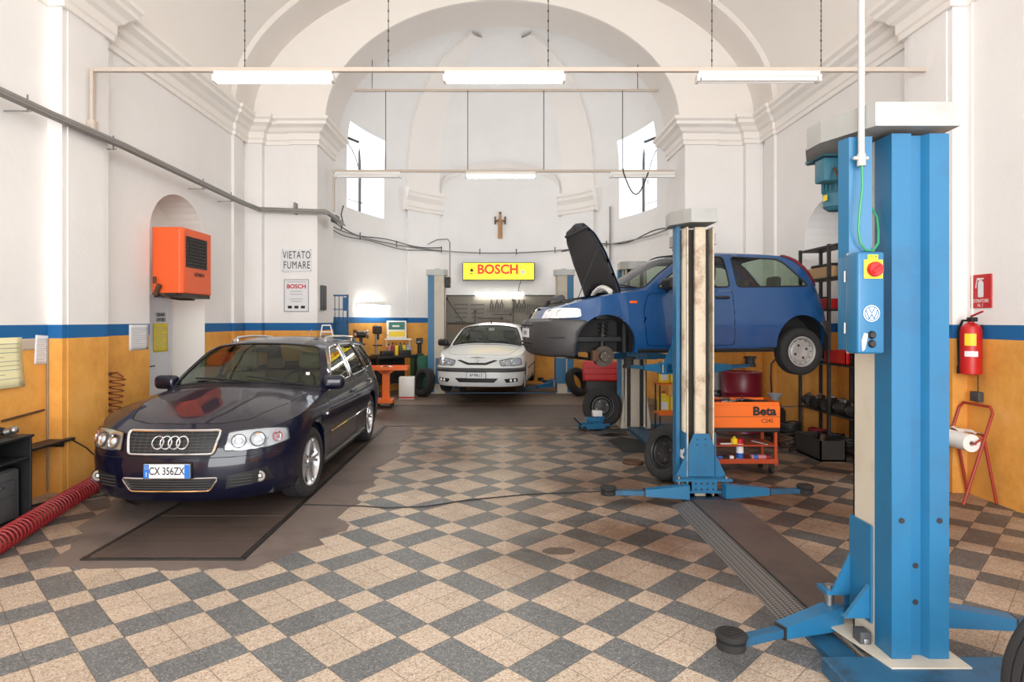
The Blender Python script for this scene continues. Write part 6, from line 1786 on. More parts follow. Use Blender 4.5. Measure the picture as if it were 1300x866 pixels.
for k in range(16):
    if first is None: first = o = tool('hex_key', 0, 0, 'small dark key hung upright in the second row of the grey tool board', 'keys in the second row of the tool board', [('shaft', MB().use('tool_steel').tube([(.03, -.015, .06), (0, -.015, .06), (0, -.015, -.06)], .007, 5))])
    else: o = copy_tree(first)
    o.location = (-.30+.062*k, TBy-.004, 1.90)
first = None
for k in range(9):
    if first is None: first = o = tool('hammer', 0, 0, 'hammer hung upright at the left edge of the grey tool board above the white car', 'hammers at the left of the tool board', [('shaft', MB().use('wood').cyl((0, -.02, -.13), (0, -.02, .08), .011, n=8)), ('head', MB().use('dark_steel').rbox(-.05, .05, -.035, -.005, .07, .11, .006, 1))])
    else: o = copy_tree(first)
    o.location = (-1.28+.075*k, TBy-.004, 1.48)
# sockets along the top right
first = None
for k in range(8):
    if first is None: first = o = tool('socket', 0, 0, 'small round socket on the rail at the upper right of the grey tool board', 'sockets on the tool board', [('ring', MB().use('dark_steel').cyl((0, -.035, 0), (0, -.004, 0), .02, n=12))])
    else: o = copy_tree(first)
    o.location = (.68+.07*k, TBy-.004, 1.62)

# workbench in the left of the apse
t = thing('workbench', 'dark cluttered workbench along the left apse wall', 'workbench', (-2.50, 13.75, .006), R(52))
MB().use('dark_steel').rbox(-.45, .75, -.25, .25, .80, .86, .01, 1).build('bench_top', t)
for x in (-.42, .7):
    for y in (-.2, .2): MB().use('dark_steel').box(x-.025, x+.025, y-.025, y+.025, 0, .8).build('leg', t)
MB().use('dark_steel').box(-.45, .7, -.2, .2, .25, .28).build('shelf', t)
MB().use('dark_steel').box(-.40, .7, .18, .2, .28, .8).build('back_panel', t)  # dark panel added to darken the space below the bench top
def bench(x, y): return tuple((T(-2.50, 13.75, 0) @ RZ(52) @ Vector((x, y, 0)))[:2])
def grinder(x, y, z, label, rz):
    t = thing('bench_grinder', label, 'machine', (x, y, z), rz)
    MB().use('dark_steel').cyl((-.09, 0, .22), (.09, 0, .22), .07, n=20).cyl((0, 0, 0), (0, 0, .2), .035, n=12).rbox(-.09, .09, -.07, .07, 0, .03, .006, 1).build('motor', t)
    MB().use('dark_steel').cyl((0, 0, -1.12), (0, 0, 0), .05, n=12).cyl((0, 0, -1.124), (0, 0, -1.09), .16, n=20).build('pedestal', t)
    for s in (-1, 1): MB().use('steel').cyl((s*.11, 0, .22), (s*.145, 0, .22), .085, n=24).build('wheel', t)
    MB().use('rust_steel').rbox(-.16, -.10, -.1, .02, .26, .32, .01, 1).build('guard', t)
grinder(-2.88, 12.95, 1.13, 'bench grinder on a pedestal left of the apse workbench, next to the blue gate', R(20))
x, y = bench(-.26, .0)
t = thing('pillar_drill', 'dark pillar drill standing on the apse workbench between grinder and tester', 'machine', (x, y, .866), R(30))
MB().use('dark_steel').rbox(-.1, .1, -.13, .13, 0, .03, .005, 1).build('foot', t); MB().use('steel').cyl((0, .08, .03), (0, .08, .68), .022, n=12).build('pillar', t)
MB().use('dark_steel').rbox(-.07, .07, -.14, .14, .48, .66, .03, 3).cyl((0, -.06, .36), (0, -.06, .5), .025, n=10).build('head', t); MB().use('dark_steel').rbox(-.08, .08, -.12, .08, .22, .245, .005, 1).build('table', t)
MB().use('steel').cyl((.07, -.05, .52), (.18, -.12, .46), .006, n=6).sphere((.18, -.12, .46), .014, 8).build('feed_lever', t)
for (bx_, lb, m) in ((-.10, 'black toolbox on the apse workbench beneath the pillar drill', 'black_plastic'), (.42, 'low dark toolbox at the front edge of the apse workbench by the bottles', 'dark_steel')):
    x, y = bench(bx_, -.13); t = thing('toolbox', lb, 'toolbox', (x, y, .867), R(30))
    MB().use(m).rbox(-.14, .14, -.07, .07, 0, .11, .01, 2).build('body', t); MB().use('steel').tube([(-.05, 0, .11), (-.05, 0, .14), (.05, 0, .14), (.05, 0, .11)], .007, 6).build('handle', t)
# tester on its shelf with bottles underneath
t = thing('battery_tester', 'white battery tester with green screen and yellow front on the apse wall shelf', 'tester', (-2.33, 14.10, 1.235), R(14))
MB().use('white_plastic').rbox(-.22, .22, -.05, .10, 0, .40, .015, 2).build('casing', t)
MB().use('green_panel').box(-.18, .18, -.056, -.05, .20, .37).build('screen', t); MB().use('yellow').box(-.18, .18, -.056, -.05, .04, .16).build('panel', t)
MB().use('white_paint').box(-.10, .06, -.059, -.056, .26, .30).build('display', t)
t = thing('shelf', 'small white shelf on the apse wall under the battery tester', 'shelf', (-2.30, 14.12, 1.20), R(14))
MB().use('white_paint').rbox(-.30, .30, -.12, .12, 0, .03, .004, 1).build('board', t)
for s in (-.26, .26): MB().use('white_paint').box(s-.01, s+.01, .0, .12, -.14, 0).build('bracket', t)
def bottle(name, label, x, y, z, h, r, m, cap='ink', group=None, cat='bottle', rz=0, lab=None):
    t = thing(name, label, cat, (x, y, z), rz, group)
    MB().use(m).lathe([(0, 0), (r*.95, 0), (r, h*.04), (r, h*.66), (r*.8, h*.76), (r*.35, h*.84), (r*.35, h*.88)], 18).build('body', t)
    MB().use(cap).lathe([(r*.42, h*.87), (r*.42, h), (0, h)], 14).build('cap', t)
    if lab: MB().use(lab).lathe([(r*1.02, h*.15), (r*1.02, h*.55)], 18).build('label', t)
    return t
bt = None
cols = [('pink', 'lilac'), ('drum_red', 'dark red'), ('yellow', 'yellow'), ('glass_bottle', 'green'), ('yellow', 'bright yellow')]
for k, (m, nm) in enumerate(cols):
    lb = {0: 'lilac bottle, leftmost in the row on the apse workbench', 1: 'dark red bottle second in the row on the apse workbench', 2: 'yellow bottle in the middle of the row on the apse workbench', 3: 'dark green bottle between two yellow ones on the apse workbench', 4: 'yellow bottle at the right end of the row on the apse workbench'}[k]
    x, y = bench(.02+.115*k, -.06); bottle('oil_bottle', lb, x, y, .867, .26+.02*(k % 2), .042, m, 'ink', 'bottles on the apse workbench')
x, y = bench(.70, -.1); 
t = bottle('funnel_can', 'grey metal oil can at the right end of the apse workbench', -2.10, 14.28, .867, .26, .075, 'drum_grey', 'steel', None, 'can')
t = thing('green_cabinet', 'low dark green cabinet right of the apse workbench', 'cabinet', (-1.68, 14.85, .006), R(15))
MB().use('green_paint').rbox(-.42, .38, -.2, .2, 0, .80, .01, 1).build('body', t)
for x in (-.40, .0): MB().use('green_paint').rbox(x, x+.37, -.212, -.2, .04, .76, .004, 1).build('door', t)
MB().use('steel').rbox(-.05, -.03, -.23, -.21, .36, .46, .003, 1).build('handle', t)
t = thing('vice', 'dark bench vice with upright column on the green cabinet', 'vice', (-1.90, 14.80, .806), 0)
MB().use('dark_steel').rbox(-.08, .08, -.1, .1, 0, .05, .01, 1).cyl((0, 0, .05), (0, 0, .30), .05, n=14).rbox(-.07, .07, -.12, .12, .28, .42, .02, 2).build('body', t); MB().use('steel').cyl((-.12, -.16, .33), (.12, -.16, .33), .009, n=6).cyl((0, -.18, .33), (0, -.1, .33), .018, n=8).build('screw_handle', t)
mb = MB().use('white_plastic').rbox(-1.75, -1.55, 14.22, 14.30, .55, .72, .008, 1); 
tag(mb.build('white_box'), 'small white box on a hook beside the leaning tyre', 'box') if False else None
t = thing('plastic_crate', 'white plastic box on the apse floor behind the orange trolley', 'box', (-1.93, 13.0, .006), R(5))
MB().use('white_plastic').rbox(-.16, .16, -.14, .14, 0, .46, .012, 2).build('body', t); MB().use('red_paint').box(-.16, .16, -.143, -.14, .02, .06).build('red_stripe', t)
t = thing('tool_trolley', 'orange tool trolley on a single leg behind the black estate car', 'trolley', (-2.12, 11.75, .012), R(4))
MB().use('orange_tool').rbox(-.36, .40, -.22, .22, .70, .725, .004, 1).box(-.36, .40, -.22, -.21, .725, .77).box(-.36, .40, .21, .22, .725, .77).box(-.36, -.35, -.22, .22, .725, .77).box(.39, .40, -.22, .22, .725, .77).build('tray', t)
MB().use('orange_tool').rbox(-.09, .05, -.05, .05, .10, .70, .008, 1).prism([(-.09, .62), (-.2, .70), (.16, .70), (.05, .62)], -.05, .05, RX(90)).build('leg', t)
MB().use('orange_tool').rbox(-.20, .12, -.2, .2, .085, .15, .008, 1).build('base', t)
for x in (-.17, .09):
    for y in (-.16, .16): MB().use('black_rubber').cyl((x-.014, y, .04), (x+.014, y, .04), .04, n=16).cyl((x, y, .04), (x, y, .09), .01, n=6).build('castor', t)
t = thing('ratchet_tools', 'small pile of steel parts in the tray of the orange trolley', 'parts', (-2.15, 11.7, .74))
rr = random.Random(5)
for k in range(6):
    a = rr.uniform(0, 3.1); x, y = rr.uniform(-.15, .15), rr.uniform(-.1, .1); MB().use(('steel', 'white_paint', 'dark_steel')[k % 3]).cyl((x-.06*math.cos(a), y-.06*math.sin(a), .02), (x+.06*math.cos(a), y+.06*math.sin(a), .035), .014, n=8).build('part', t)
# loose wheels
def loose(name, label, x, y, R_, w, tilt, yaw, rim=None, z=0, cat='tyre', lie=False):
    """leans back by tilt degrees; faces -y before yaw"""
    t = thing(name, label, cat, (x, y, z), R(yaw))
    m = T(0, 0, 0) @ RX(-tilt) @ T(0, 0, R_) @ RX(90)
    if lie: m = T(0, 0, w/2)
    dz = -min((m @ Vector((R_*math.cos(a)*k0, R_*math.sin(a)*k0, h*w/2))).z for a in [i*.1 for i in range(63)] for k0, h in ((.93, 1), (.93, -1), (1, .3), (1, -.3)))
    m = T(0, 0, dz) @ m
    mb = MB(); tyre_mesh(mb, R_, w, R_*.62, m); mb.build('tyre', t)
    if rim: mb = MB(); rim_mesh(mb, rim, R_*.62, w, m); mb.build('rim', t, fixn=True)
    return t
loose('tyre', 'bare tyre leaning against the green cabinet left of the white hatchback', -1.68, 13.35, .31, .2, 14, -50, z=.006)
loose('wheel', 'black steel wheel standing beside the foot of the rear lift column', 1.56, 9.5, .30, .18, 12, -20, 'black', z=.012)
loose('wheel', 'loose wheel leaning half hidden behind the middle lift column, nearest of the wheels', 1.67, 6.36, .285, .18, 16, -62, 'black')
loose('tyre', 'bare tyre leaning in the apse right of the white hatchback', 1.78, 13.45, .31, .19, 22, 45, z=.006)
loose('tyre', 'tyre at the bottom right corner of the photo beside the foreground lift', 2.165, 2.26, .31, .2, 0, 7)
# red chest on wheels under the blue car
t = thing('tool_chest', 'red metal tool chest with black base seen under the nose of the blue car', 'tool chest', (2.15, 12.6, .012), R(-6))
MB().use('red_paint').rbox(-.46, .42, -.22, .22, .42, .80, .015, 2).build('body', t)
for k in range(3): MB().use('red_paint').rbox(-.43, .39, -.232, -.22, .45+.115*k, .55+.115*k, .006, 1).build('drawer', t)
MB().use('black_plastic').rbox(-.40, .36, -.2, .2, .08, .42, .02, 2).build('base', t)
for x in (-.33, .3): MB().use('black_rubber').cyl((x-.02, -.15, .05), (x+.02, -.15, .05), .05, n=16).build('castor', t)
t = thing('trolley_jack', 'small blue trolley jack with white top by the rear lift column', 'jack', (1.42, 9.35, .0), R(10))
MB().use('lift_blue').rbox(-.22, .22, -.10, -.07, .02, .10, .006, 1).rbox(-.22, .22, .07, .10, .02, .10, .006, 1).rbox(-.12, .10, -.06, .06, .12, .19, .01, 1).prism([(-.1, .05), (.1, .03), (.16, .2), (.08, .22)], -.04, .04, RX(90)).build('frame', t)
MB().use('white_plastic').rbox(-.02, .12, -.05, .05, .20, .29, .012, 2).build('saddle', t)
MB().use('dark_steel').cyl((-.2, 0, .08), (-.34, -.1, .2), .012, n=8).build('handle', t)
for x in (-.18, .18): MB().use('black_rubber').cyl((x, -.12, .035), (x, .12, .035), .035, n=16).build('castor', t)
mb = MB().use('black_rubber').prism([(1.55, 7.75), (1.95, 7.70), (2.05, 8.4), (1.70, 8.75), (1.48, 8.5)], .0, .008); tag(mb.build('rubber_mat'), 'dark rubber mat lying on the tiles in front of the rear lift column', 'mat')
t = thing('floor_bracket', 'grey sheet-metal offcut lying at the foot of the rear lift column', 'scrap', (1.60, 8.95, .0))
MB().use('dark_steel').prism([(-.2, .0), (.0, .07), (.22, .05), (.2, .035), (.0, .055), (-.2, -.0)], -.12, .12, RX(90)).build('sheet', t)
mb = MB().use('rust_steel').lathe([(0, .0), (.115, .0), (.12, .02), (.10, .034), (.085, .02), (0, .016)], 28, T(1.53, 7.15, 0)); tag(mb.build('drain_cover', fixn=True), 'round rusty brake disc lying on the tiles in front of the lift', 'disc')
# long cable over the tiles
P_ = [(-3.0, 5.62), (-2.3, 5.58), (-1.8, 5.52), (-1.2, 5.48), (-.99, 5.43), (-.65, 5.47), (-.30, 5.66), (.26, 5.85), (.75, 5.93), (1.3, 5.98), (1.62, 6.0)]
mb = MB().use('cable_black').tube([(x, y, .009 if -3.3 < x < -1.25 else .006) for x, y in P_], .006, 5); tag(mb.build('floor_cable'), 'long thin black cable running across the tiles from the estate car to the lift', 'cable')
# yellow jugs on the low orange rack
t = thing('bottle_rack', 'low orange rack of yellow oil jugs behind the lift column', 'rack', (2.62, 9.2, 0))
MB().use('orange_tool').rbox(-.3, .3, -.15, .15, .26, .29, .004, 1).box(-.3, .3, -.16, -.15, .26, .33).build('shelf', t); MB().use('orange_tool').rbox(-.3, .3, -.15, .15, .70, .72, .004, 1).build('shelf', t)
for x in (-.28, .28):
    for y in (-.13, .13): MB().use('dark_steel').box(x-.01, x+.01, y-.01, y+.01, 0, .72).build('leg', t)
def jug(label, x, y, z, m='yellow', group=None, h=.31):
    t = thing('oil_jug', label, 'jug', (x, y, z), 0, group)
    MB().use(m).rbox(-.083, .083, -.06, .06, 0, h*.75, .018, 2).prism([(-.06, h*.74), (.06, h*.74), (.02, h*.9), (-.03, h*.9)], -.035, .035, RX(90)).build('body', t)
    MB().use('red_paint').cyl((.0, 0, h*.9), (.0, 0, h), .02, n=10).build('cap', t); MB().use('paper_white').box(-.05, .05, -.062, -.06, h*.15, h*.5).build('label', t)
for k in range(3): jug('yellow oil jug in the upper row of the low orange rack', 2.42+.17*k, 9.18, .721, group='yellow jugs, upper row')
for k in range(3): jug('yellow oil jug in the lower row of the low orange rack', 2.42+.17*k, 9.18, .291, group='yellow jugs, lower row')
# drums
def drum(label, x, y, m, top='ink'):
    t = thing('oil_drum', label, 'drum', (x, y, 0)); r = .285; h = .88
    pr = [(0, .02), (r-.01, .02), (r-.005, 0), (r+.004, .006), (r, .03)]
    for k in (1, 2): pr += [(r, h*k/3-.02), (r+.012, h*k/3), (r, h*k/3+.02)]
    for z in (.14, .18, .44, .48, .52, .72, .76): pass
    pr += [(r, h-.03), (r+.004, h-.005), (r-.006, h), (r-.012, h-.02), (0, h-.02)]
    MB().use(m).lathe(pr, 40).build('body', t, fixn=True)
    MB().use('steel').cyl((.14, -.1, h-.02), (.14, -.1, h+.002), .03, n=14).build('bung', t)
    return t
drum('dark red oil drum standing under the tail of the blue car', 3.60, 9.25, 'drum_red')
t = drum('light grey oil drum half hidden behind the lift column, left of the red drum', 3.235, 9.74, 'drum_grey')
mb = MB().use('ink'); text_mb(mb, 'KS', .13, T(.05, -.292, .53) @ FRONT, .004, sx=1.2, bold=.005); mb.build('lettering', t)
t = thing('oil_drainer', 'dark oil canister with a hose beside the red drum', 'canister', (3.92, 8.85, 0))
MB().use('dark_steel').lathe([(0, 0), (.13, 0), (.14, .02), (.14, .36), (.08, .44), (.03, .46), (.03, .5), (0, .5)], 24).build('tank', t, fixn=True)
MB().use('drum_grey').lathe([(.03, .5), (.10, .60), (.105, .60), (.035, .5)], 20).build('funnel', t); MB().use('cable_black').tube([(.0, .1, .5), (.05, .25, .8), (.1, .35, 1.0), (.25, .3, 1.2)], .012, 6).build('hose', t)
MB().use('steel').cyl((-.05, -.1, .42), (.25, -.25, .46), .01, n=6).build('lever', t)

# orange drawer trolley
t = thing('tool_cart', 'orange tool cart with black Beta lettering and spray cans on its lower shelf', 'tool cart', (2.62, 6.80, 0))
MB().use('orange_tool').rbox(-.37, .36, -.20, .20, .50, .745, .006, 1).build('box', t)
MB().use('dark_steel').box(-.36, .35, -.19, .19, .745, .75).box(-.36, .36, -.203, -.2, .618, .622).build('seam', t)
MB().use('orange_tool').box(-.37, .36, -.20, -.19, .745, .775).box(-.37, .36, .19, .20, .745, .775).box(-.37, -.36, -.2, .2, .745, .775).box(.35, .36, -.2, .2, .745, .775).build('tray_edge', t)
MB().use('black_plastic').rbox(-.37, .36, -.20, .20, .455, .50, .006, 1).build('band', t)
mb = MB().use('ink'); text_mb(mb, 'Beta', .125, T(.19, -.202, .675) @ FRONT, .003, sx=1.1, bold=.005); mb.build('lettering', t)
mb = MB().use('ink'); text_mb(mb, 'C24S', .06, T(.22, -.202, .575) @ FRONT, .002); mb.build('lettering', t)
M_('cart_frame', (168, 62, 26), .5, var=.15, scale=10)
for x in (-.33, .32):
    for y in (-.17, .17): MB().use('cart_frame').box(x-.015, x+.015, y-.015, y+.015, .10, .46).build('leg', t)
MB().use('cart_frame').rbox(-.35, .34, -.19, .19, .12, .14, .004, 1).box(-.35, .34, -.195, -.19, .12, .17).build('shelf', t)
MB().use('cart_frame').rbox(-.35, .34, -.19, .19, .30, .315, .004, 1).build('shelf', t)
for x in (-.30, .29):
    for y in (-.14, .14): MB().use('black_rubber').cyl((x-.014, y, .042), (x+.014, y, .042), .042, n=18).use('dark_steel').box(x-.02, x+.02, y-.012, y+.012, .05, .10).build('castor', t)
rr = random.Random(9)
mb = MB()
for k in range(14):
    x, y = rr.uniform(-.3, .3), rr.uniform(-.12, .12); a = rr.uniform(0, 3.1); l = rr.uniform(.04, .09)
    tt = MB().use(('steel', 'dark_steel', 'drum_red', 'black_plastic')[k % 4]).cyl((2.62+x-l*math.cos(a), 6.8+y-l*math.sin(a)*.8, .768+.004*(k % 3)), (2.62+x+l*math.cos(a), 6.8+y+l*math.sin(a)*.8, .772), .012, n=8)
    o = tt.build('loose_tool'); tag(o, 'small hand tool lying in the top tray of the orange tool cart', 'tool', 'tools in the top tray of the orange cart')
def can(label, x, y, z, m, capm, r=.032, h=.19, lie=None):
    t = thing('spray_can', label, 'spray can', (x, y, z))
    if lie is not None: t.rotation_euler = (0, R(90), R(lie)); t.location.z = z+r
    MB().use(m).lathe([(0, 0), (r, 0), (r, h*.75), (r*.75, h*.82)], 18).build('body', t)
    MB().use(capm).lathe([(r*.95, h*.76), (r*.95, h*.98), (r*.8, h), (0, h)], 18).build('cap', t)
    MB().use('blue_can').lathe([(r*1.01, h*.1), (r*1.01, h*.35)], 18).build('label', t)
can('white and blue spray can with red cap, upright on the orange cart', 2.58, 6.68, .14, 'paper_white', 'red_paint', .038, .235)
can('silvery pink spray can lying on the right of the cart lower shelf', 2.70, 6.68, .142, 'pink', 'drum_red', .03, .2, 0)
can('dark spray can lying at the left of the cart lower shelf', 2.32, 6.68, .142, 'black_plastic', 'white_plastic', .025, .19, 0)
t = bottle('plastic_cup', 'small yellow pot on the middle shelf of the orange cart', 2.52, 6.68, .316, .08, .035, 'yellow', 'yellow', None, 'pot')
mb = MB().use('paper_white').rbox(-.06, .06, -.015, .015, 0, .012, .004, 1, T(2.42, 6.66, .316)); tag(mb.build('marker_pen'), 'white marker lying left of the yellow pot on the cart middle shelf', 'pen')
mb = MB().use('white_paint').box(-.012, .012, -.11, .11, 0, .006, T(2.80, 6.70, .322) @ RZ(20)).use('green_panel').box(-.012, .012, -.11, -.07, .006, .008, T(2.80, 6.70, .322) @ RZ(20)); tag(mb.build('leaflet'), 'narrow white and green card lying on the middle shelf of the orange cart', 'paper')

# ================================================================ RIGHT SHELVES
t = thing('storage_rack', 'tall dark metal shelving full of car parts along the right wall', 'shelving', (0, 0, 0))
for y in (8.54, 7.80, 7.02):
    for x in (4.13, 4.41): MB().use('dark_steel').box(x-.018, x+.018, y-.018, y+.018, 0, 2.60).build('post', t)
for z in (.10, .48, 1.10, 1.78, 2.18, 2.58): MB().use('dark_steel').rbox(4.11, 4.43, 7.0, 8.56, z-.015, z+.005, .003, 1).build('shelf', t)
t = thing('cardboard_box', 'brown cardboard box with papers on the second shelf from the top of the right rack', 'box', (4.28, 8.08, 2.187))
MB().use('cardboard').rbox(-.13, .13, -.32, .32, 0, .14, .004, 1).build('body', t); MB().use('ink').rbox(-.12, .12, -.28, .25, .14, .18, .015, 1).build('contents', t)
for k in range(3): tag(MB().use('red_paint').rbox(4.15, 4.39, 7.88+.21*k, 8.06+.21*k, 1.787, 1.92, .006, 1).build('parts_box'), 'small red box in the row on the middle shelf of the right rack', 'box', 'red boxes on the right rack')
t = thing('red_crate', 'red plastic crate on the waist-high shelf of the right rack, behind the rear wheel', 'crate', (4.27, 7.68, 1.107))
MB().use('red_paint').box(-.14, .14, -.25, .25, 0, .01).box(-.14, -.13, -.25, .25, 0, .16).box(.13, .14, -.25, .25, 0, .16).box(-.14, .14, -.25, -.24, 0, .16).box(-.14, .14, .24, .25, 0, .16).build('body', t)
mb = MB().use('motor_blue').grid([[(4.12+.08*j, 7.95+.09*i, 1.13+.035*math.sin(i*1.7+j)+.02*math.cos(j*2.3)) for j in range(4)] for i in range(6)]); o = tag(mb.build('rag'), 'crumpled blue rag at the edge of the waist-high shelf on the right rack', 'cloth'); md = o.modifiers.new('thick', 'SOLIDIFY'); md.thickness = .02
rr = random.Random(11)
def alternator(x, y, z, s=1.0):
    t = thing('car_part', 'black and silver car part heaped on the knee-high shelf of the right rack', 'car part', (x, y, z), rr.uniform(0, 3), 'car parts on the knee-high shelf')
    MB().use('dark_steel').cyl((-.07*s, 0, .075*s), (.05*s, 0, .075*s), .07*s, n=16).build('housing', t)
    MB().use('steel').cyl((.05*s, 0, .075*s), (.09*s, 0, .075*s), .035*s, n=14).build('pulley', t)
    MB().use('steel').rbox(-.05*s, .02*s, -.02, .02, .13*s, .17*s, .006, 1).build('lug', t)
for k in range(12): alternator(4.19+.16*(k % 2), 7.12+.26*(k//2)+rr.uniform(-.03, .03), .487, rr.uniform(.9, 1.15))
def coil(x, y, z, r, label, m='cable_black', n=4):
    mb = MB().use(m); P_ = []
    for i in range(n*16): a = 2*PI*i/16; q = r*(1+.12*math.sin(i*.37)); P_.append((x+q*math.cos(a), y+q*math.sin(a), z+.012+.02*i/16+.012*math.sin(i*1.1)))
    mb.tube(P_, .012, 6); return tag(mb.build('cable_coil'), label, 'cable')
coil(4.27, 7.95, .105, .13, 'coil of black cable on the bottom shelf of the right rack'); coil(4.27, 8.3, .105, .12, 'dark red hose coil at the far end of the right rack bottom shelf', 'red_hose')
coil(3.85, 8.35, 0, .16, 'heap of black cable on the floor in front of the right rack', n=7)
coil(4.27, 7.6, .105, .11, 'coil of black cable nearest the camera on the bottom shelf of the right rack')
for k in range(7):
    x, y = 3.70+rr.uniform(-.05, .22), 8.0+rr.uniform(-.25, .35)
    tag(MB().use(('dark_steel', 'rust_steel', 'steel')[k % 3]).cyl((x-.1, y-.02, .02+.03*(k % 3)), (x+.1, y+.06, .05+.03*(k % 3)), .02, n=8).build('metal_rod'), 'short metal rod in the heap on the floor before the right rack', 'rod', 'rods in the heap by the right rack')
coil(3.93, 8.42, .14, .15, 'second layer of black cable on top of the floor heap by the right rack', n=6)
coil(3.80, 8.12, 0, .13, 'heap of dark brown hose in front of the black cable heap by the right rack', 'rust_steel', 7)
for k, (y, z, m, lb) in enumerate(((7.25, 1.107, 'black_plastic', 'black plastic bin on the waist-high shelf of the right rack, nearest the camera'), (8.38, 1.787, 'dark_steel', 'dark steel bin at the far end of the middle shelf of the right rack'), (8.42, 1.107, 'black_plastic', 'black plastic bin at the far end of the waist-high shelf of the right rack'), (7.45, 1.787, 'black_plastic', 'black bin near the camera end of the middle shelf of the right rack'), (7.5, 2.187, 'cardboard', 'brown carton near the camera end of the upper shelf of the right rack'))):
    t = thing('storage_bin', lb, 'bin', (4.27, y, z))
    MB().use(m).box(-.12, .12, -.11, .11, 0, .01).box(-.12, -.11, -.11, .11, 0, .17).box(.11, .12, -.11, .11, 0, .17).box(-.12, .12, -.11, -.10, 0, .17).box(-.12, .12, .10, .11, 0, .17).build('body', t)
    MB().use('dark_steel').cyl((-.06, -.05, .12), (.06, .05, .19), .03, n=10).build('contents', t)
t = thing('metal_crate', 'low dark metal crate on the floor by the right rack', 'crate', (3.88, 7.55, 0))
MB().use('dark_steel').box(-.15, .15, -.32, .32, 0, .02).box(-.15, -.135, -.32, .32, 0, .24).box(.135, .15, -.32, .32, 0, .24).box(-.15, .15, -.32, -.305, 0, .24).box(-.15, .15, .305, .32, 0, .24).build('body', t)
MB().use('rust_steel').cyl((-.1, -.2, .14), (.1, .1, .22), .03, n=10).build('contents', t)
# right wall, near
o = bpy.data.objects.new('x', None); bpy.data.objects.remove(o)
t = thing('extinguisher_sign', 'red extinguisher sign on the white right wall above the blue stripe', 'sign', (XR, 5.74, 1.91))
MB().use('red_paint').rbox(-.012, 0, -.125, .125, -.155, .155, .003, 1).build('plate', t)
mB = T(-.0125, 0, 0) @ RZ(-90) @ FRONT
mb = MB().use('paper_white'); mb.prism(rnd_poly([(-.03, -.055), (.035, -.055), (.035, .08), (.02, .10), (-.015, .10), (-.03, .08)], .012), 0, .001, mB); mb.prism([(-.02, .10), (.04, .11), (.04, .12), (-.04, .125), (-.055, .08), (-.06, .03), (-.05, .03), (-.045, .075), (-.035, .11)], 0, .001, mB); mb.build('pictogram', t)
mb = MB().use('paper_white'); text_mb(mb, 'ESTINTORE', .045, mB @ T(0, -.09, 0), .001, sx=.85); text_mb(mb, 'N. 1', .04, mB @ T(0, -.13, 0), .001); mb.build('lettering', t)
t = thing('fire_extinguisher', 'red fire extinguisher hanging on the right wall over the blue stripe', 'fire extinguisher', (XR-.10, 5.74, 1.14))
MB().use('red_paint').lathe([(0, .02), (.05, .0), (.083, .01), (.085, .03), (.085, .40), (.075, .445), (.04, .475), (.025, .48), (.025, .50), (0, .50)], 30).build('cylinder', t, fixn=True)
MB().use('black_plastic').rbox(-.03, .03, -.05, .02, .49, .53, .006, 1).build('valve', t)
MB().use('red_paint').rbox(-.012, .012, -.15, .0, 0, .014, .004, 1, T(0, 0, .53) @ RX(-18)).build('lever', t)
MB().use('paper_white').add([(-.087*math.cos(a), -.087*math.sin(a), z) for z in (.17, .22) for a in [R(20+70*i/8) for i in range(9)]], [(i, i+1, i+10, i+9) for i in range(8)], True).build('label', t)
MB().use('yellow').add([(-.087*math.cos(a), -.087*math.sin(a), z) for z in (.27, .38) for a in [R(20+60*i/8) for i in range(9)]], [(i, i+1, i+10, i+9) for i in range(8)], True).build('label', t)
MB().use('black_rubber').tube([(0, .03, .50), (-.01, .09, .50), (-.02, .125, .42), (-.02, .13, .3), (-.02, .125, .15), (-.02, .12, .08)], .011, 8).cyl((-.02, .12, .08), (-.02, .12, .0), .016, .02, n=10).build('hose', t)
MB().use('dark_steel').box(.085, .10, -.02, .02, .36, .46).build('bracket', t)
t = thing('socket_box', 'small grey junction box on the ochre right wall under the extinguisher', 'socket', (XR, 5.77, .93))
MB().use('grey_plastic').rbox(-.05, 0, -.055, .055, -.04, .05, .006, 2).build('box', t); MB().use('cable_black').cyl((-.012, 0, .05), (-.012, 0, .22), .004, n=5).build('cable', t)
for y, lb in ((5.20, 'thin upright pipe on the right wall at the edge of the photo'),): pass
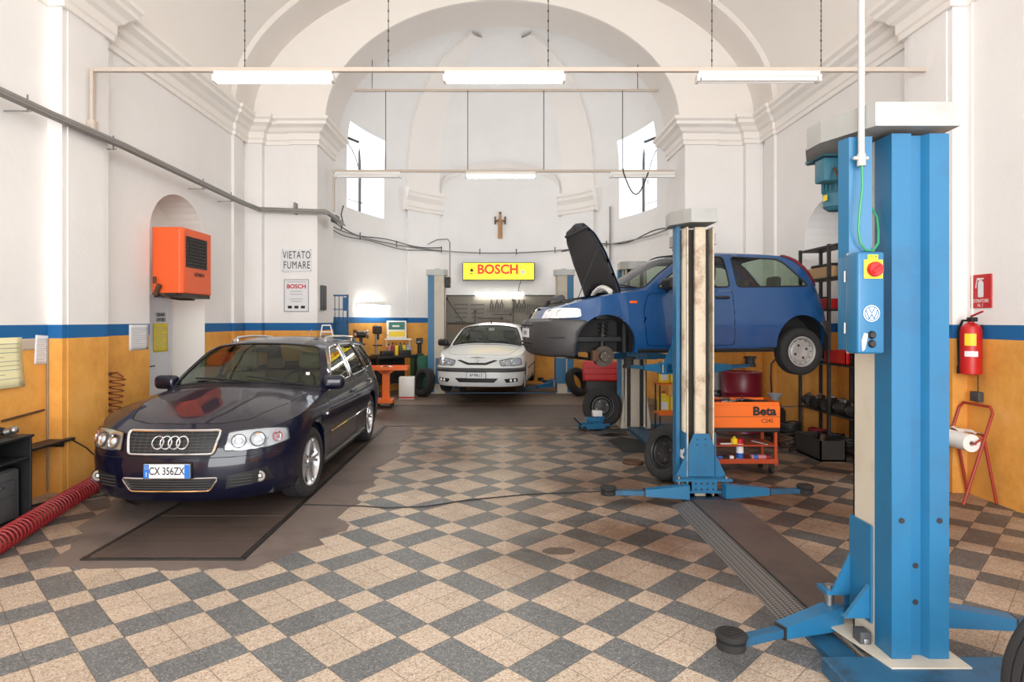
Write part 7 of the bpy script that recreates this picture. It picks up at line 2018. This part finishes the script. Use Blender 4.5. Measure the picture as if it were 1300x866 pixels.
mb = MB().use('plaster').cyl((XR-.012, 5.84, 1.5), (XR-.012, 5.84, 5.0), .010, n=6); tag(mb.build('wall_pipe'), 'thin white painted pipe up the right wall beside the pilaster', 'pipe')
# red paper-roll stand
t = thing('paper_roll_stand', 'red tubular folding stand holding a white paper roll by the right wall', 'stand', (0, 0, 0))
y0, y1 = 5.50, 5.90
MB().use('red_frame').tube([(4.10, y0, .012), (4.36, y0, .82), (4.37, y0+.04, .87), (4.37, y1-.04, .87), (4.36, y1, .82), (4.10, y1, .012)], .013, 8).build('frame', t)
MB().use('red_frame').tube([(4.42, y0+.03, .012), (4.30, y0+.03, .62)], .013, 8).build('leg', t); MB().use('red_frame').tube([(4.42, y1-.03, .012), (4.30, y1-.03, .62)], .013, 8).build('leg', t)
MB().use('red_frame').tube([(4.30, y0, .62), (4.30, y1, .62)], .008, 6).tube([(4.18, y0-.02, .55), (4.30, y0, .62)], .008, 6).tube([(4.18, y1+.02, .55), (4.30, y1, .62)], .008, 6).tube([(4.19, y0-.03, .55), (4.19, y1+.03, .55)], .007, 6).build('crossbar', t)
t = thing('paper_roll', 'white paper roll on the red folding stand', 'paper roll', (4.19, 5.7, .55))
mm = RX(90)
MB().use('paper_roll').lathe([(.02, -.18), (.078, -.18), (.078, .18), (.02, .18), (.02, -.18)], 32, mm).build('roll', t, fixn=True); MB().use('drum_grey').lathe([(.02, -.183), (.024, -.183), (.024, .183), (.02, .183)], 20, mm).build('core', t)
mb = MB().use('paper_roll').grid([[(.02+.03*j, -.19+.38*i/8, .085+.012*math.sin(i*1.3+j)) for j in range(4)] for i in range(9)]); mb.build('torn_sheet', t)
t = thing('small_cabinet', 'dark red and black cabinet behind the foreground lift by the right wall', 'cabinet', (4.28, 6.12, 0))
MB().use('drum_red').rbox(-.13, .15, -.08, .40, .05, .55, .01, 1).build('body', t); MB().use('black_rubber').rbox(-.12, .14, -.07, .38, .55, .76, .04, 2).build('bag', t)
for x in (-.1, .12): MB().use('dark_steel').box(x-.015, x+.015, -.07, .38, 0, .05).build('foot', t)
